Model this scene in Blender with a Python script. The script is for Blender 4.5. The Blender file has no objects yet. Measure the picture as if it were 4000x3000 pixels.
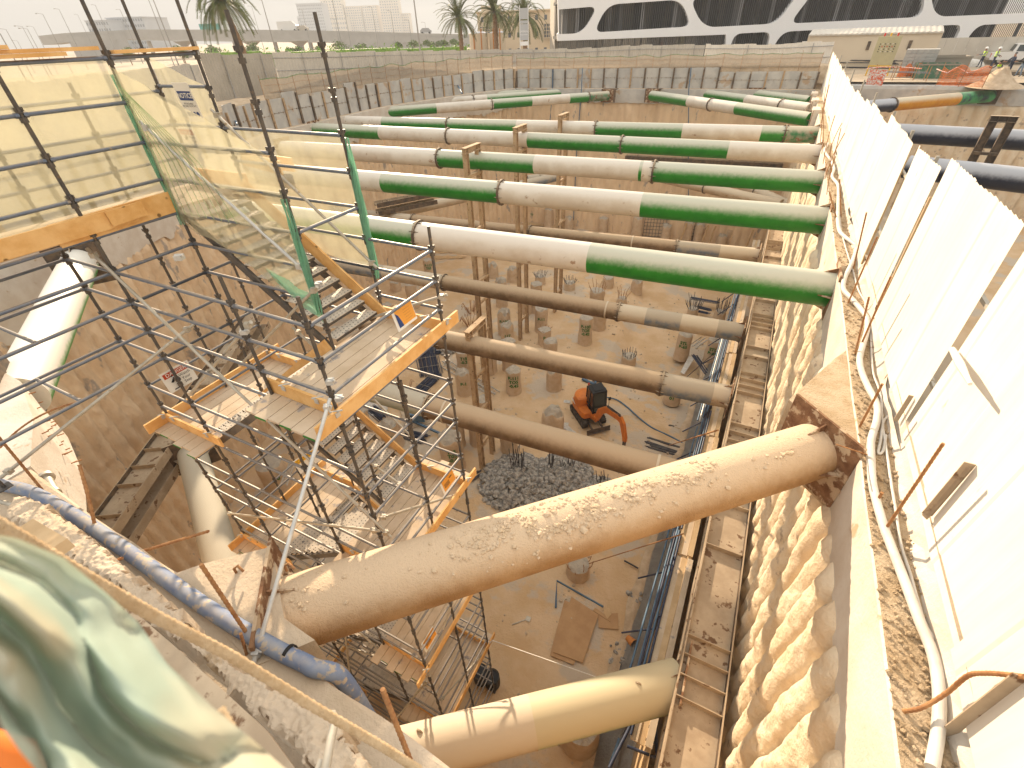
HAZE=.00055;SUN_EL=18;SKY=.10;HOR=2.2;ZEN=8.6;SUN=5;EXPO=.97
import bpy, math, random
from mathutils import Vector, Matrix, noise, geometry
random.seed(7)
R_=random.Random(11)
sc_=bpy.context.scene
COL=sc_.collection
V=Vector
pi=math.pi
# ---------------------------------------------------------------- camera model (16.2 mm lens looking down 52 deg into the pit)
F=1800.;CX,CY=2000.,1500.
TH=.4891
_d=V((92.4,2346.4,F)).normalized();_up=-_d
_fw=(V((0,0,1))-_up*_up.z).normalized();_rt=_fw.cross(_up)
if _rt.x<0:_rt=-_rt
def o2w(x,y,z):   # street frame -> pit frame (X across the pit, Y along the right wall, eye at the origin)
    return V((x*math.cos(TH)-y*math.sin(TH),x*math.sin(TH)+y*math.cos(TH),z))
def oray(px,py):
    c=V(((px-CX)/F,(py-CY)/F,1.));return V((c.dot(_rt),c.dot(_fw),c.dot(_up)))
def ray(px,py): return o2w(*oray(px,py))
def P(px,py,z): r=ray(px,py);return r*(z/r.z)
def PU(px,py,u): r=ray(px,py);return r*(u/r.x)
def PV(px,py,v): r=ray(px,py);return r*(v/r.y)
def PD(px,py,d): r=ray(px,py);return r*(d/math.hypot(r.x,r.y))
def PY(px,py,yo): r=ray(px,py);o=oray(px,py);return r*(yo/o.y)
def VZ(x,y,px,py): r=ray(px,py);return r.z*math.hypot(x,y)/math.hypot(r.x,r.y)
ZT=-5.13;ZS=-5.6;ZL=-11.7;ZF=-20.;ZG=-4.7;UW=2.31
# ---------------------------------------------------------------- materials
MATS={}
def hexc(s):
    s=s.lstrip('#');c=[int(s[i:i+2],16)/255 for i in(0,2,4)]
    return tuple((x/12.92 if x<=.04045 else((x+.055)/1.055)**2.4) for x in c)
def M(name,c,c2=None,sc=2.,rough=.85,metal=0,bump=0,bs=20,dust=None,dlo=-.1,dhi=.5,stain=None,ssc=1.2,sth=.62,stretch=None,spec=.3,knots=False,detail=6):
    m=bpy.data.materials.new(name);m.use_nodes=True;nt=m.node_tree;N=nt.nodes;L=nt.links
    b=N['Principled BSDF'];b.inputs['Roughness'].default_value=rough;b.inputs['Metallic'].default_value=metal
    b.inputs['Specular IOR Level'].default_value=spec
    tc=N.new('ShaderNodeTexCoord');src=tc.outputs['Object']
    g=N.new('ShaderNodeNewGeometry');src=g.outputs['Position']
    if stretch:
        mp=N.new('ShaderNodeMapping');mp.inputs['Scale'].default_value=stretch;L.new(src,mp.inputs[0]);src=mp.outputs[0]
    def mix(f,a,bb):
        x=N.new('ShaderNodeMix');x.data_type='RGBA'
        if hasattr(f,'links'):L.new(f,x.inputs[0])
        else:x.inputs[0].default_value=f
        for i,q in((6,a),(7,bb)):
            if hasattr(q,'links'):L.new(q,x.inputs[i])
            else:x.inputs[i].default_value=(*q,1)
        return x.outputs[2]
    def nz(s,d=detail,r=.6):
        n=N.new('ShaderNodeTexNoise');n.inputs['Scale'].default_value=s;n.inputs['Detail'].default_value=d;n.inputs['Roughness'].default_value=r
        L.new(src,n.inputs['Vector']);return n.outputs['Fac']
    def ramp(f,a,bb):
        r=N.new('ShaderNodeMapRange');r.inputs[1].default_value=a;r.inputs[2].default_value=bb;r.interpolation_type='SMOOTHSTEP';L.new(f,r.inputs[0]);return r.outputs[0]
    col=c
    if c2: col=mix(ramp(nz(sc),.35,.65),c,c2)
    if stain: col=mix(ramp(nz(ssc),sth,sth+.07),col,stain)
    if knots:
        vo=N.new('ShaderNodeTexVoronoi');vo.inputs['Scale'].default_value=3.2;L.new(src,vo.inputs['Vector'])
        col=mix(ramp(vo.outputs['Distance'],.055,.12),tuple(q*.3 for q in c),col)
    if dust:
        s=N.new('ShaderNodeSeparateXYZ');L.new(g.outputs['Normal'],s.inputs[0])
        a=N.new('ShaderNodeMath');a.operation='MULTIPLY_ADD';L.new(nz(7,8,.7),a.inputs[0]);a.inputs[1].default_value=.5;L.new(s.outputs[2],a.inputs[2])
        col=mix(ramp(a.outputs[0],dlo+.25,dhi+.25),col,dust)
    if hasattr(col,'links'):L.new(col,b.inputs['Base Color'])
    else:b.inputs['Base Color'].default_value=(*col,1)
    if bump:
        bp=N.new('ShaderNodeBump');bp.inputs['Strength'].default_value=min(1,bump);bp.inputs['Distance'].default_value=.02*max(1,bump)
        L.new(nz(bs,8,.65),bp.inputs['Height']);L.new(bp.outputs[0],b.inputs['Normal'])
    MATS[name]=m;return m
def Mnet(name,c,alpha,wrinkle=6,tl=.55,c2=None):
    m=bpy.data.materials.new(name);m.use_nodes=True;nt=m.node_tree;N=nt.nodes;L=nt.links
    N.remove(N['Principled BSDF']);o=N['Material Output']
    d=N.new('ShaderNodeBsdfDiffuse');t=N.new('ShaderNodeBsdfTranslucent');tr=N.new('ShaderNodeBsdfTransparent')
    g=N.new('ShaderNodeNewGeometry');n=N.new('ShaderNodeTexNoise');n.inputs['Scale'].default_value=wrinkle;n.inputs['Detail'].default_value=5;L.new(g.outputs['Position'],n.inputs['Vector'])
    for s in(d,t): s.inputs['Color'].default_value=(*c,1)
    if c2:
        n2=N.new('ShaderNodeTexNoise');n2.inputs['Scale'].default_value=4.5;L.new(g.outputs['Position'],n2.inputs['Vector'])
        rr=N.new('ShaderNodeMapRange');rr.inputs[1].default_value=.42;rr.inputs[2].default_value=.6;L.new(n2.outputs['Fac'],rr.inputs[0])
        x=N.new('ShaderNodeMix');x.data_type='RGBA';L.new(rr.outputs[0],x.inputs[0]);x.inputs[6].default_value=(*c,1);x.inputs[7].default_value=(*c2,1)
        for s in(d,t): L.new(x.outputs[2],s.inputs['Color'])
    a=N.new('ShaderNodeMixShader');a.inputs[0].default_value=tl;L.new(d.outputs[0],a.inputs[1]);L.new(t.outputs[0],a.inputs[2])
    r=N.new('ShaderNodeMapRange');r.inputs[1].default_value=.25;r.inputs[2].default_value=.75;r.inputs[3].default_value=alpha-.12;r.inputs[4].default_value=alpha+.12;L.new(n.outputs['Fac'],r.inputs[0])
    b=N.new('ShaderNodeMixShader');L.new(r.outputs[0],b.inputs[0]);L.new(tr.outputs[0],b.inputs[1]);L.new(a.outputs[0],b.inputs[2]);L.new(b.outputs[0],o.inputs[0])
    MATS[name]=m;return m
SAND=(.50,.35,.21);DUST=(.50,.40,.29)
M('floor_sand',(.54,.37,.21),(.62,.46,.30),.5,.95,bump=2.5,bs=7,stain=(.50,.42,.33),ssc=.35,sth=.52,detail=12)
M('street',(.46,.37,.27),(.36,.29,.21),.5,.95,bump=1,bs=8)
M('pile_rock',(.74,.59,.41),(.80,.68,.51),1.6,.95,bump=2,bs=11,stain=(.46,.37,.28),ssc=2.2,sth=.6,detail=12)
M('pile_wall_gray',(.78,.60,.41),(.68,.51,.34),1.1,.95,bump=2.5,bs=7,stain=(.40,.34,.29),ssc=1.5,sth=.6,stretch=(1,1,.5),detail=12)
M('beam_conc',(.62,.51,.39),(.54,.43,.31),1.1,.9,bump=1,bs=18,stain=(.44,.32,.2),ssc=1.3,sth=.6,detail=8)
M('beam_white',(.66,.61,.54),(.58,.51,.43),1.4,.9,bump=.6,bs=16,stain=(.46,.34,.22),ssc=2.1,sth=.63,detail=8)
M('gray_conc',(.44,.43,.41),(.54,.52,.48),1.2,.9,bump=.6,bs=10,stain=(.46,.35,.25),ssc=.8,sth=.58,detail=8)
M('gritty',(.50,.37,.23),(.62,.49,.34),3,.98,bump=3,bs=28,detail=12)
M('soil',(.44,.33,.22),(.56,.44,.31),2,.98,bump=2.5,bs=12,detail=12)
M('pile_conc',(.54,.40,.27),(.60,.47,.34),3,.95,bump=1.5,bs=14,detail=8)
M('pile_top',(.40,.36,.31),(.5,.44,.36),5,.95,bump=3,bs=20,detail=8)
M('rust',(.15,.07,.035),(.27,.15,.08),5,.85,bump=.8,bs=40,stain=(.50,.38,.26),ssc=4,sth=.5)
M('rebar',(.28,.13,.055),(.40,.21,.09),12,.8)
M('rebar_dark',(.045,.045,.055),(.09,.08,.08),5,.6)
M('blue_bars',(.025,.035,.07),(.05,.06,.10),5,.45)
M('pipe_white',(.66,.61,.53),(.56,.49,.40),.9,.6,stain=(.36,.25,.17),ssc=2.4,sth=.63,dust=(.66,.61,.54),dlo=.2,dhi=.8,detail=8)
M('pipe_green',(.012,.17,.015),(.02,.21,.02),2,.4,stain=(.35,.34,.25),ssc=5.5,sth=.73,dust=(.50,.50,.41),dlo=-.05,dhi=.72,detail=8)
M('pipe_rustgreen',(.03,.16,.06),(.25,.25,.18),3,.6,stain=(.22,.09,.05),ssc=3.5,sth=.55,dust=(.5,.46,.36),dlo=.2,dhi=.9)
M('pipe_brown',(.13,.08,.042),(.21,.135,.075),2,.75,dust=(.44,.33,.22),dlo=.0,dhi=.95,bump=.3,bs=60)
M('pipe_near',(.30,.165,.065),(.42,.26,.125),1.3,.85,stain=(.50,.36,.22),ssc=3.2,sth=.66,dust=(.64,.49,.34),dlo=.0,dhi=.9,bump=1.2,bs=38,detail=12)
M('pipe_left',(.05,.26,.05),(.10,.32,.08),3,.5,dust=(.72,.70,.64),dlo=-.45,dhi=.05)
M('pipe_blue',(.13,.17,.23),(.3,.27,.22),2.2,.7,dust=(.42,.36,.28),dlo=-.1,dhi=.6,stain=(.33,.16,.07),ssc=4,sth=.66)
M('pipe_sand',(.52,.42,.30),(.44,.33,.22),1.5,.75,dust=(.56,.48,.37),stain=(.38,.2,.09),ssc=3,sth=.62)
M('mud',(.72,.57,.41),(.64,.49,.33),6,.95,bump=2,bs=30)
M('pipe_cream',(.50,.45,.30),(.44,.38,.25),1,.6,dust=(.58,.50,.36),dlo=-.4,dhi=.3)
M('pipe_cgreen',(.10,.20,.06),(.3,.33,.17),1,.6,dust=(.52,.45,.30),dlo=-.45,dhi=.35)
M('pipe_shade_green',(.30,.33,.26),(.36,.36,.29),2.5,.8,dust=(.46,.42,.34),dlo=-.3,dhi=.5,stain=(.15,.25,.14),ssc=1.3,sth=.6,bump=.6,bs=50)
M('pipe_navy',(.018,.024,.045),(.03,.035,.055),2,.4,dust=(.42,.43,.46),dlo=-.1,dhi=.55)
M('pipe_orange',(.62,.28,.02),(.55,.22,.015),2,.5,dust=(.60,.52,.38),dlo=0,dhi=.8,stain=(.03,.04,.06),ssc=2,sth=.7)
M('pipe_navygreen',(.02,.03,.06),(.06,.34,.12),1.6,.5,dust=(.18,.40,.22),dlo=.3,dhi=1.2)
M('steel_dark',(.07,.055,.045),(.16,.11,.07),4,.7,dust=(.42,.33,.23),dlo=.3,dhi=.9)
M('steel_sand',(.34,.26,.18),(.44,.35,.25),2,.85,stain=(.16,.09,.05),ssc=4,sth=.58)
M('post_sand',(.50,.36,.22),(.40,.27,.16),3,.85,stain=(.15,.09,.05),ssc=5,sth=.6)
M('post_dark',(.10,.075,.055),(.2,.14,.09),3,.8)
M('scaf_blue',(.12,.15,.21),(.17,.19,.23),6,.42,metal=.35,stain=(.3,.25,.2),ssc=9,sth=.62,dust=(.30,.27,.24),dlo=.35,dhi=1.0,spec=.5)
M('scaf_dark',(.085,.078,.075),(.13,.11,.09),8,.5,metal=.3,stain=(.2,.14,.09),ssc=11,sth=.62)
M('galv',(.42,.38,.31),(.52,.48,.41),6,.5,metal=.4,stain=(.35,.26,.16),ssc=6,sth=.62)
M('galv_bright',(.5,.5,.49),(.6,.59,.56),6,.45,metal=.35)
M('wood_toe',(.68,.37,.12),(.80,.50,.21),3,.65,knots=True,stretch=(1,1,1),bump=.3,bs=25)
M('wood_plank',(.54,.42,.29),(.62,.50,.37),2.2,.85,stain=(.30,.27,.26),ssc=2.4,sth=.6,bump=.4,bs=30)
M('wood_pale',(.60,.43,.25),(.52,.36,.2),3,.8,bump=.3,bs=20)
M('ply',(.40,.24,.12),(.46,.29,.15),2,.8)
M('tread',(.62,.55,.46),(.50,.45,.38),7,.7,metal=.1,stain=(.12,.12,.14),ssc=3,sth=.63)
M('tread_hole',(.03,.03,.035),None)
M('sheet_white',(.80,.76,.69),(.74,.69,.61),.7,.55,stain=(.60,.47,.33),ssc=2.6,sth=.66,stretch=(1,1,.4),spec=.4)
M('sheet_beige',(.60,.56,.49),(.52,.48,.42),.5,.6,stain=(.42,.33,.24),ssc=1.5,sth=.66)
M('sheet_back',(.46,.42,.36),(.40,.36,.30),.5,.6)
M('conduit',(.62,.60,.56),(.55,.52,.47),4,.5)
M('hose_blue',(.14,.19,.32),(.24,.28,.36),3,.7,stain=(.42,.35,.27),ssc=9,sth=.54,dust=(.42,.38,.33),dlo=.75,dhi=1.3,detail=10)
M('tube_blue',(.07,.13,.21),(.10,.17,.25),3,.5)
M('black',(.012,.012,.014),None,rough=.5)
M('rubber',(.03,.027,.025),(.08,.065,.05),4,.9)
M('exc_orange',(.66,.20,.03),(.56,.16,.03),3,.5,stain=(.4,.22,.12),ssc=6,sth=.66)
M('exc_dark',(.06,.05,.045),(.12,.09,.07),4,.7)
M('glass_dark',(.02,.03,.03),None,rough=.08,spec=.8)
M('rubble',(.17,.165,.16),(.46,.43,.39),5,.95,bump=2,bs=18)
M('boulder',(.42,.33,.24),(.52,.42,.31),3,.95,bump=2,bs=14)
M('white_paint',(.84,.85,.87),(.80,.81,.83),.1,.5)
M('bldg_cream',(.66,.57,.44),(.62,.53,.41),.2,.8)
M('bldg_gray',(.45,.47,.50),(.42,.44,.47),.1,.8)
M('bldg_tan',(.50,.45,.38),None)
M('bldg_window',(.12,.14,.17),None,rough=.3)
M('fin',(.10,.10,.105),None,rough=.5)
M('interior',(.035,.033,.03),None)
M('col_gray',(.33,.33,.34),None,rough=.6)
M('glass_refl',(.05,.055,.06),None,rough=.06,spec=1)
M('road_conc',(.46,.44,.41),(.42,.40,.37),.3,.9)
M('trunk',(.24,.15,.09),(.33,.22,.13),14,.95,bump=3,bs=20)
M('palm_leaf',(.09,.12,.035),(.17,.17,.06),1.5,.6)
M('hedge_leaf',(.16,.32,.04),(.26,.42,.06),1.2,.6)
M('tree_leaf',(.10,.16,.04),(.17,.22,.06),1,.6)
M('pole',(.35,.34,.33),None,rough=.5,metal=.3)
M('orange_net',(.85,.22,.04),None,rough=.6)
M('red_white',(.75,.12,.04),(.8,.78,.74),9,.6,detail=1)
M('panel_beige',(.50,.46,.28),(.46,.42,.26),2,.5)
M('yellow',(.75,.45,.03),None,rough=.5)
M('block_gray',(.40,.39,.37),(.46,.45,.42),4,.9)
M('bin_green',(.06,.17,.10),(.12,.2,.14),3,.7,stain=(.3,.25,.18),ssc=3,sth=.55)
M('bin_gray',(.30,.27,.22),None)
M('car_white',(.75,.74,.72),None,rough=.3,spec=.6)
M('tyre',(.02,.02,.02),None)
M('lamp_red',(.6,.03,.02),None,rough=.3)
M('skin',(.35,.19,.12),None,rough=.6)
M('hair',(.015,.012,.01),None)
M('cloth_navy',(.03,.04,.07),None,rough=.9)
M('cloth_gray',(.19,.19,.21),None,rough=.9)
M('cloth_jean',(.16,.22,.30),None,rough=.9)
M('cloth_khaki',(.33,.27,.19),None,rough=.9)
M('vest',(.55,.85,.03),None,rough=.6)
M('reflective',(.7,.7,.68),None,rough=.4)
M('helmet',(.85,.85,.83),None,rough=.35)
M('sign_white',(.75,.72,.66),None,rough=.5)
M('sign_blue',(.02,.05,.18),None,rough=.5)
M('sign_red',(.45,.05,.015),None,rough=.5)
M('sign_orange',(.75,.33,.05),None,rough=.5)
M('sign_yellow',(.8,.45,.03),None,rough=.5)
M('ink',(.02,.02,.025),None)
M('green_paint',(.01,.16,.03),None,rough=.7)
M('bag_white',(.62,.60,.57),(.52,.5,.46),4,.8)
M('green_end',(.05,.2,.04),None,rough=.8)
M('led_panel',(.5,.5,.48),None)
M('teal_sheet',(.10,.35,.33),(.13,.4,.37),2,.6)
M('net_weave',(.47,.56,.47),(.62,.58,.44),3,.95)
M('geotextile',(.40,.38,.35),(.34,.31,.28),3,.9,bump=2,bs=12)
M('clay_pot',(.55,.22,.06),None)
M('rope_blur',(.60,.42,.24),(.72,.54,.34),20,.9,bump=1,bs=60)
Mnet('net_beige',(.60,.56,.39),.50,3)
Mnet('net_fence',(.36,.30,.23),.66,6,.3)
Mnet('net_green',(.30,.58,.42),.8)
Mnet('net_green_thin',(.45,.55,.34),.52,3)
Mnet('net_near',(.42,.52,.45),.94,2,.3,(.55,.52,.40))
# ---------------------------------------------------------------- mesh builder
class MB:
    def __init__(s): s.v=[];s.f=[];s.m=[];s.sm=[]
    def add(s,vs,fs,mi=0,smooth=False):
        o=len(s.v);s.v+=[tuple(v) for v in vs];s.f+=[tuple(i+o for i in f) for f in fs];s.m+=[mi]*len(fs);s.sm+=[smooth]*len(fs);return s
    def hexa(s,p,mi=0): return s.add(p,[(0,3,2,1),(4,5,6,7),(0,1,5,4),(1,2,6,5),(2,3,7,6),(3,0,4,7)],mi)
    def box(s,c,d,rot=None,mi=0):
        c=V(c);x,y,z=[q/2 for q in d];pts=[V(q) for q in((-x,-y,-z),(x,-y,-z),(x,y,-z),(-x,y,-z),(-x,-y,z),(x,-y,z),(x,y,z),(-x,y,z))]
        if rot is not None:
            if not isinstance(rot,Matrix): rot=Matrix.Rotation(rot,3,'Z')
            pts=[rot@q for q in pts]
        return s.hexa([c+q for q in pts],mi)
    def beam(s,a,b,w,h,up=(0,0,1),mi=0,off=0):   # w across, h along 'up'
        a,b=V(a),V(b);d=(b-a).normalized();x=d.cross(V(up))
        if x.length<1e-4:x=d.cross(V((1,0,0)))
        x.normalize();z=x.cross(d);o=z*off;x=x*w/2;z=z*h/2
        return s.hexa([a-x-z+o,a+x-z+o,b+x-z+o,b-x-z+o,a-x+z+o,a+x+z+o,b+x+z+o,b-x+z+o],mi)
    def tube(s,pts,r,seg=8,mi=0,caps=True,smooth=True,r2=None):
        pts=[V(p) for p in pts];n=len(pts);rr=r if isinstance(r,(list,tuple)) else [r]*n
        if r2 is not None: rr=[r+(r2-r)*i/(n-1) for i in range(n)]
        prev=None;vs=[]
        for i,p in enumerate(pts):
            t=((pts[min(i+1,n-1)]-pts[max(i-1,0)]).normalized())
            if prev is None:
                x=t.orthogonal().normalized()
            else:
                x=prev-t*prev.dot(t)
                x=x.normalized() if x.length>1e-6 else t.orthogonal().normalized()
            prev=x;y=t.cross(x)
            vs+=[p+(x*math.cos(2*pi*k/seg)+y*math.sin(2*pi*k/seg))*rr[i] for k in range(seg)]
        fs=[(i*seg+k,i*seg+(k+1)%seg,(i+1)*seg+(k+1)%seg,(i+1)*seg+k) for i in range(n-1) for k in range(seg)]
        s.add(vs,fs,mi,smooth)
        if caps:
            s.add(vs[:seg],[tuple(range(seg))[::-1]],mi);s.add(vs[-seg:],[tuple(range(seg))],mi)
        return s
    def ring(s,a,b,r0,r1,seg=32,mi=0):  # annular disc between two points on its axis
        a,b=V(a),V(b);t=(b-a).normalized();x=t.orthogonal().normalized();y=t.cross(x);vs=[]
        for p in(a,b):
            for r in(r0,r1): vs+=[p+(x*math.cos(2*pi*k/seg)+y*math.sin(2*pi*k/seg))*r for k in range(seg)]
        q=lambda A,B:[(A*seg+k,A*seg+(k+1)%seg,B*seg+(k+1)%seg,B*seg+k) for k in range(seg)]
        return s.add(vs,q(0,1)+q(1,3)+q(3,2)+q(2,0),mi)
    def prism(s,poly,n,t,mi=0):
        n=V(n)*t;k=len(poly);a=[V(p) for p in poly];b=[p+n for p in a]
        return s.add(a+b,[tuple(range(k))[::-1],tuple(range(k,2*k))]+[(i,(i+1)%k,k+(i+1)%k,k+i) for i in range(k)],mi)
    def grid(s,fn,nu,nv,mi=0,smooth=True):
        vs=[fn(i/nu,j/nv) for j in range(nv+1) for i in range(nu+1)]
        fs=[(j*(nu+1)+i,j*(nu+1)+i+1,(j+1)*(nu+1)+i+1,(j+1)*(nu+1)+i) for j in range(nv) for i in range(nu)]
        return s.add(vs,fs,mi,smooth)
    def rock(s,c,r,mi=0,sq=(1,1,1),rnd=R_):
        c=V(c);vs=[];t=(1+5**.5)/2;ico=[(-1,t,0),(1,t,0),(-1,-t,0),(1,-t,0),(0,-1,t),(0,1,t),(0,-1,-t),(0,1,-t),(t,0,-1),(t,0,1),(-t,0,-1),(-t,0,1)]
        M3=Matrix.Rotation(rnd.uniform(0,6.3),3,V((rnd.uniform(-1,1),rnd.uniform(-1,1),rnd.uniform(-1,1))).normalized())
        for q in ico:
            w=M3@(V(q).normalized()*r*rnd.uniform(.65,1.25));vs.append(c+V((w.x*sq[0],w.y*sq[1],w.z*sq[2])))
        fs=[(0,11,5),(0,5,1),(0,1,7),(0,7,10),(0,10,11),(1,5,9),(5,11,4),(11,10,2),(10,7,6),(7,1,8),(3,9,4),(3,4,2),(3,2,6),(3,6,8),(3,8,9),(4,9,5),(2,4,11),(6,2,10),(8,6,7),(9,8,1)]
        return s.add(vs,fs,mi)
    def build(s,name,mats,parent=None,origin=None):
        if isinstance(mats,str):mats=[mats]
        o=V(origin) if origin is not None else V((0,0,0))
        me=bpy.data.meshes.new(name);me.from_pydata([(v[0]-o.x,v[1]-o.y,v[2]-o.z) for v in s.v],[],s.f)
        for m in mats: me.materials.append(MATS[m] if isinstance(m,str) else m)
        me.polygons.foreach_set('material_index',s.m);me.polygons.foreach_set('use_smooth',s.sm);me.update()
        ob=bpy.data.objects.new(name,me);COL.objects.link(ob)
        if parent is not None:
            ob.parent=parent;w=pworld(parent);ob.location=o-w if origin is not None else -w
            ob['_w']=list(o)
        else: ob.location=o;ob['_w']=list(o)
        return ob
def pworld(o):
    return V(o['_w'])
def tag(o,label,cat,group=None,kind=None):
    if label:o['label']=label
    if cat:o['category']=cat
    if group:o['group']=group
    if kind:o['kind']=kind
    return o
def thing(name,label,cat,loc,group=None):
    o=bpy.data.objects.new(name,None);COL.objects.link(o);o.location=V(loc);o['_w']=list(V(loc));o.empty_display_size=.2
    return tag(o,label,cat,group)
def copy_tree(o,parent=None,loc=None,rz=0,label=None):
    c=o.copy();COL.objects.link(c)
    if parent is not None:c.parent=parent
    if loc is not None:c.location=V(loc);c.rotation_euler=(0,0,rz)
    if label:c['label']=label
    for ch in list(o.children):
        if ch is not c: copy_tree(ch,c)
    return c
def nz(x,y,z=0,s=1.): return noise.noise(V((x*s,y*s,z*s)))
def text_mesh(s,size,bold=0):
    cu=bpy.data.curves.new('t','FONT');cu.body=s;cu.size=size;cu.align_x='CENTER';cu.align_y='CENTER';cu.offset=bold;cu.resolution_u=2;cu.space_line=.95
    ob=bpy.data.objects.new('t',cu);COL.objects.link(ob);dg=bpy.context.evaluated_depsgraph_get();dg.update()
    me=bpy.data.meshes.new_from_object(ob.evaluated_get(dg));vs=[v.co.copy() for v in me.vertices];fs=[tuple(p.vertices) for p in me.polygons]
    bpy.data.objects.remove(ob);bpy.data.curves.remove(cu);bpy.data.meshes.remove(me);return vs,fs
def put_text(mb,s,size,c,x,y,mi=0,bold=0):   # flat text centred at c, x to the right, y up
    vs,fs=text_mesh(s,size,bold);c,x,y=V(c),V(x).normalized(),V(y).normalized()
    mb.add([c+x*v.x+y*v.y for v in vs],fs,mi)
# ================================================================ pit outline, travelled anticlockwise: the pit is on the left
RW=[(UW,.6),(UW,56.5)];BW=[(UW,56.5),(-27.2,54.6)]
LW=[(-27.2,54.6),(-29.9,48.4),(-32.2,38.),(-31.6,24.5),(-17.15,-.2)];NW=[(-17.6,1.0),(UW,1.0)]
def resample(path,step):
    out=[]
    for a,b in zip(path[:-1],path[1:]):
        a,b=V((*a,0)),V((*b,0));n=max(1,round((b-a).length/step));t=(b-a).normalized();nn=V((-t.y,t.x,0))
        for i in range(n): out.append((a+(b-a)*i/n,nn))
    out.append((b,nn));return out
def offp(path,d):
    res=[];n=len(path)
    for i in range(n):
        ns=[]
        for a,b in((i-1,i),(i,i+1)):
            if a>=0 and b<n:
                t=V((path[b][0]-path[a][0],path[b][1]-path[a][1])).normalized();ns.append(V((-t.y,t.x)))
        m=sum(ns,V((0,0))).normalized();k=d/max(.4,m.dot(ns[0]));res.append((path[i][0]+m.x*k,path[i][1]+m.y*k))
    return res
def pile_wall(path,z0,z1,sp,dep,ds,dz,rough,mat,label):
    rs=resample(path,ds);nv=int((z1-z0)/dz);mb=MB();vs=[];n=len(rs);L=[0]
    for i in range(1,n):L.append(L[-1]+(rs[i][0]-rs[i-1][0]).length)
    for j in range(nv+1):
        z=z0+(z1-z0)*j/nv
        for i,(p,nn) in enumerate(rs):
            w=.10*nz(L[i]*.3,z*.5,3);k=math.floor(L[i]/sp+w);t=(L[i]/sp+w-k)*2-1
            d=dep*math.sqrt(max(0,1-t*t))*(1+.35*nz(k*3.3,z*.35,5))
            d+=rough*(nz(p.x*1.1,p.y*1.1,z*.5)*.5+.5*nz(p.x*3,p.y*3,z*1.1)+.45*nz(p.x*7,p.y*7,z*3)+.25*nz(p.x*15,p.y*15,z*9))+rough*.3*max(0,nz(k*5.7,z*.8,9))
            e=(z1-z)/.4
            if e<1: d*=math.sqrt(max(0,1-(1-e)**2))
            vs.append(p+nn*d+V((0,0,z)))
    mb.add(vs,[(j*n+i,j*n+i+1,(j+1)*n+i+1,(j+1)*n+i) for j in range(nv) for i in range(n-1)],0,True)
    return tag(mb.build('pile_wall',mat),label,'wall')
ZB=-6.3
pile_wall([(UW+.12,17.),(UW+.12,57.)],ZF-.5,ZB+.12,.78,.26,.13,.22,.07,'pile_rock','rough bored pile wall under the far half of the white hoarding, catching low sun')
pile_wall([(UW+.12,-.6),(UW+.12,17.)],ZF-.5,ZB+.12,.60,.23,.05,.07,.085,'pile_rock','sunlit lumpy bored pile wall running down under the near white hoarding')
pile_wall([(UW+.4,56.7),(-27.3,54.8)],ZF-.5,ZB+.12,.8,.16,.13,.3,.06,'pile_wall_gray','striped grey brown pile wall across the far end of the pit')
pile_wall([(-27.3,54.8),(-30.2,48.6),(-32.5,38.),(-31.9,24.6),(-17.5,-.1)],ZF-.5,-6.75,.66,.27,.10,.12,.13,'pile_wall_gray','shaded ribbed pile wall behind the scaffold stair tower on the left')
pile_wall([(-18.2,.4),(UW+.3,.35)],ZF-.5,ZB+.12,.8,.15,.2,.3,.05,'pile_wall_gray','shaded pile wall directly below the near dusty capping beam')
def cap_beam(path,depth,z0,z1,mats,label,jag=.0,step=.5,bulge=.02):
    rs=resample(path,step);n=len(rs);mb=MB();vs=[]
    offs=[(0,z0),(0,z0+.35*(z1-z0)),(0,z1-.02),(-.02,z1),(-depth*.33,z1),(-depth*.66,z1),(-depth,z1),(-depth,z0)];K=len(offs)
    for i,(p,nn) in enumerate(rs):
        for k,(o,z) in enumerate(offs):
            b=nz(p.x*.8+k,p.y*.8,z*2)*bulge
            if k==0: z=z-jag*abs(nz(p.x*1.3,p.y*1.3,4))*2-jag*.7*abs(nz(p.x*5,p.y*5,4))
            if 3<=k<=5: z=z+b*.6
            vs.append(p+nn*(o+b)+V((0,0,z)))
    mb.add(vs,[(i*K+k+1,i*K+k,(i+1)*K+k,(i+1)*K+k+1) for i in range(n-1) for k in range(K-1)],0)
    mb.m=[(1 if (j%(K-1)) in(3,4,5) else 0) for j in range(len(mb.f))]
    mb.add(vs[:K],[tuple(range(K))],0);mb.add(vs[-K:],[tuple(range(K))[::-1]],0)
    return tag(mb.build('capping_beam',mats),label,'beam')
cap_beam([(UW,.9),(UW,57.)],.5,ZB,ZT,['beam_white','gritty'],'white concrete capping beam along the right pit edge with a gritty top',.14,.22)
cap_beam([(UW+.3,56.45),(-27.1,54.55)],.9,ZB,ZT,['gray_conc','soil'],'grey capping beam across the far end of the pit',.15,.4)
cap_beam([(-27.1,54.5),(-29.85,48.35),(-32.15,38.),(-31.55,24.5),(-17.15,-.2)],1.,-6.9,ZT,['beam_white','beam_conc'],'pale grey ragged capping beam along the left pit wall',.3,.3)
cap_beam([(-9.2,.9),(-.95,.72),(UW,.9)],1.3,ZB,ZT,['beam_conc','beam_conc'],'dusty concrete capping beam right below the viewer, crossed by a blue hose',.05,.2,.05)
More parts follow.
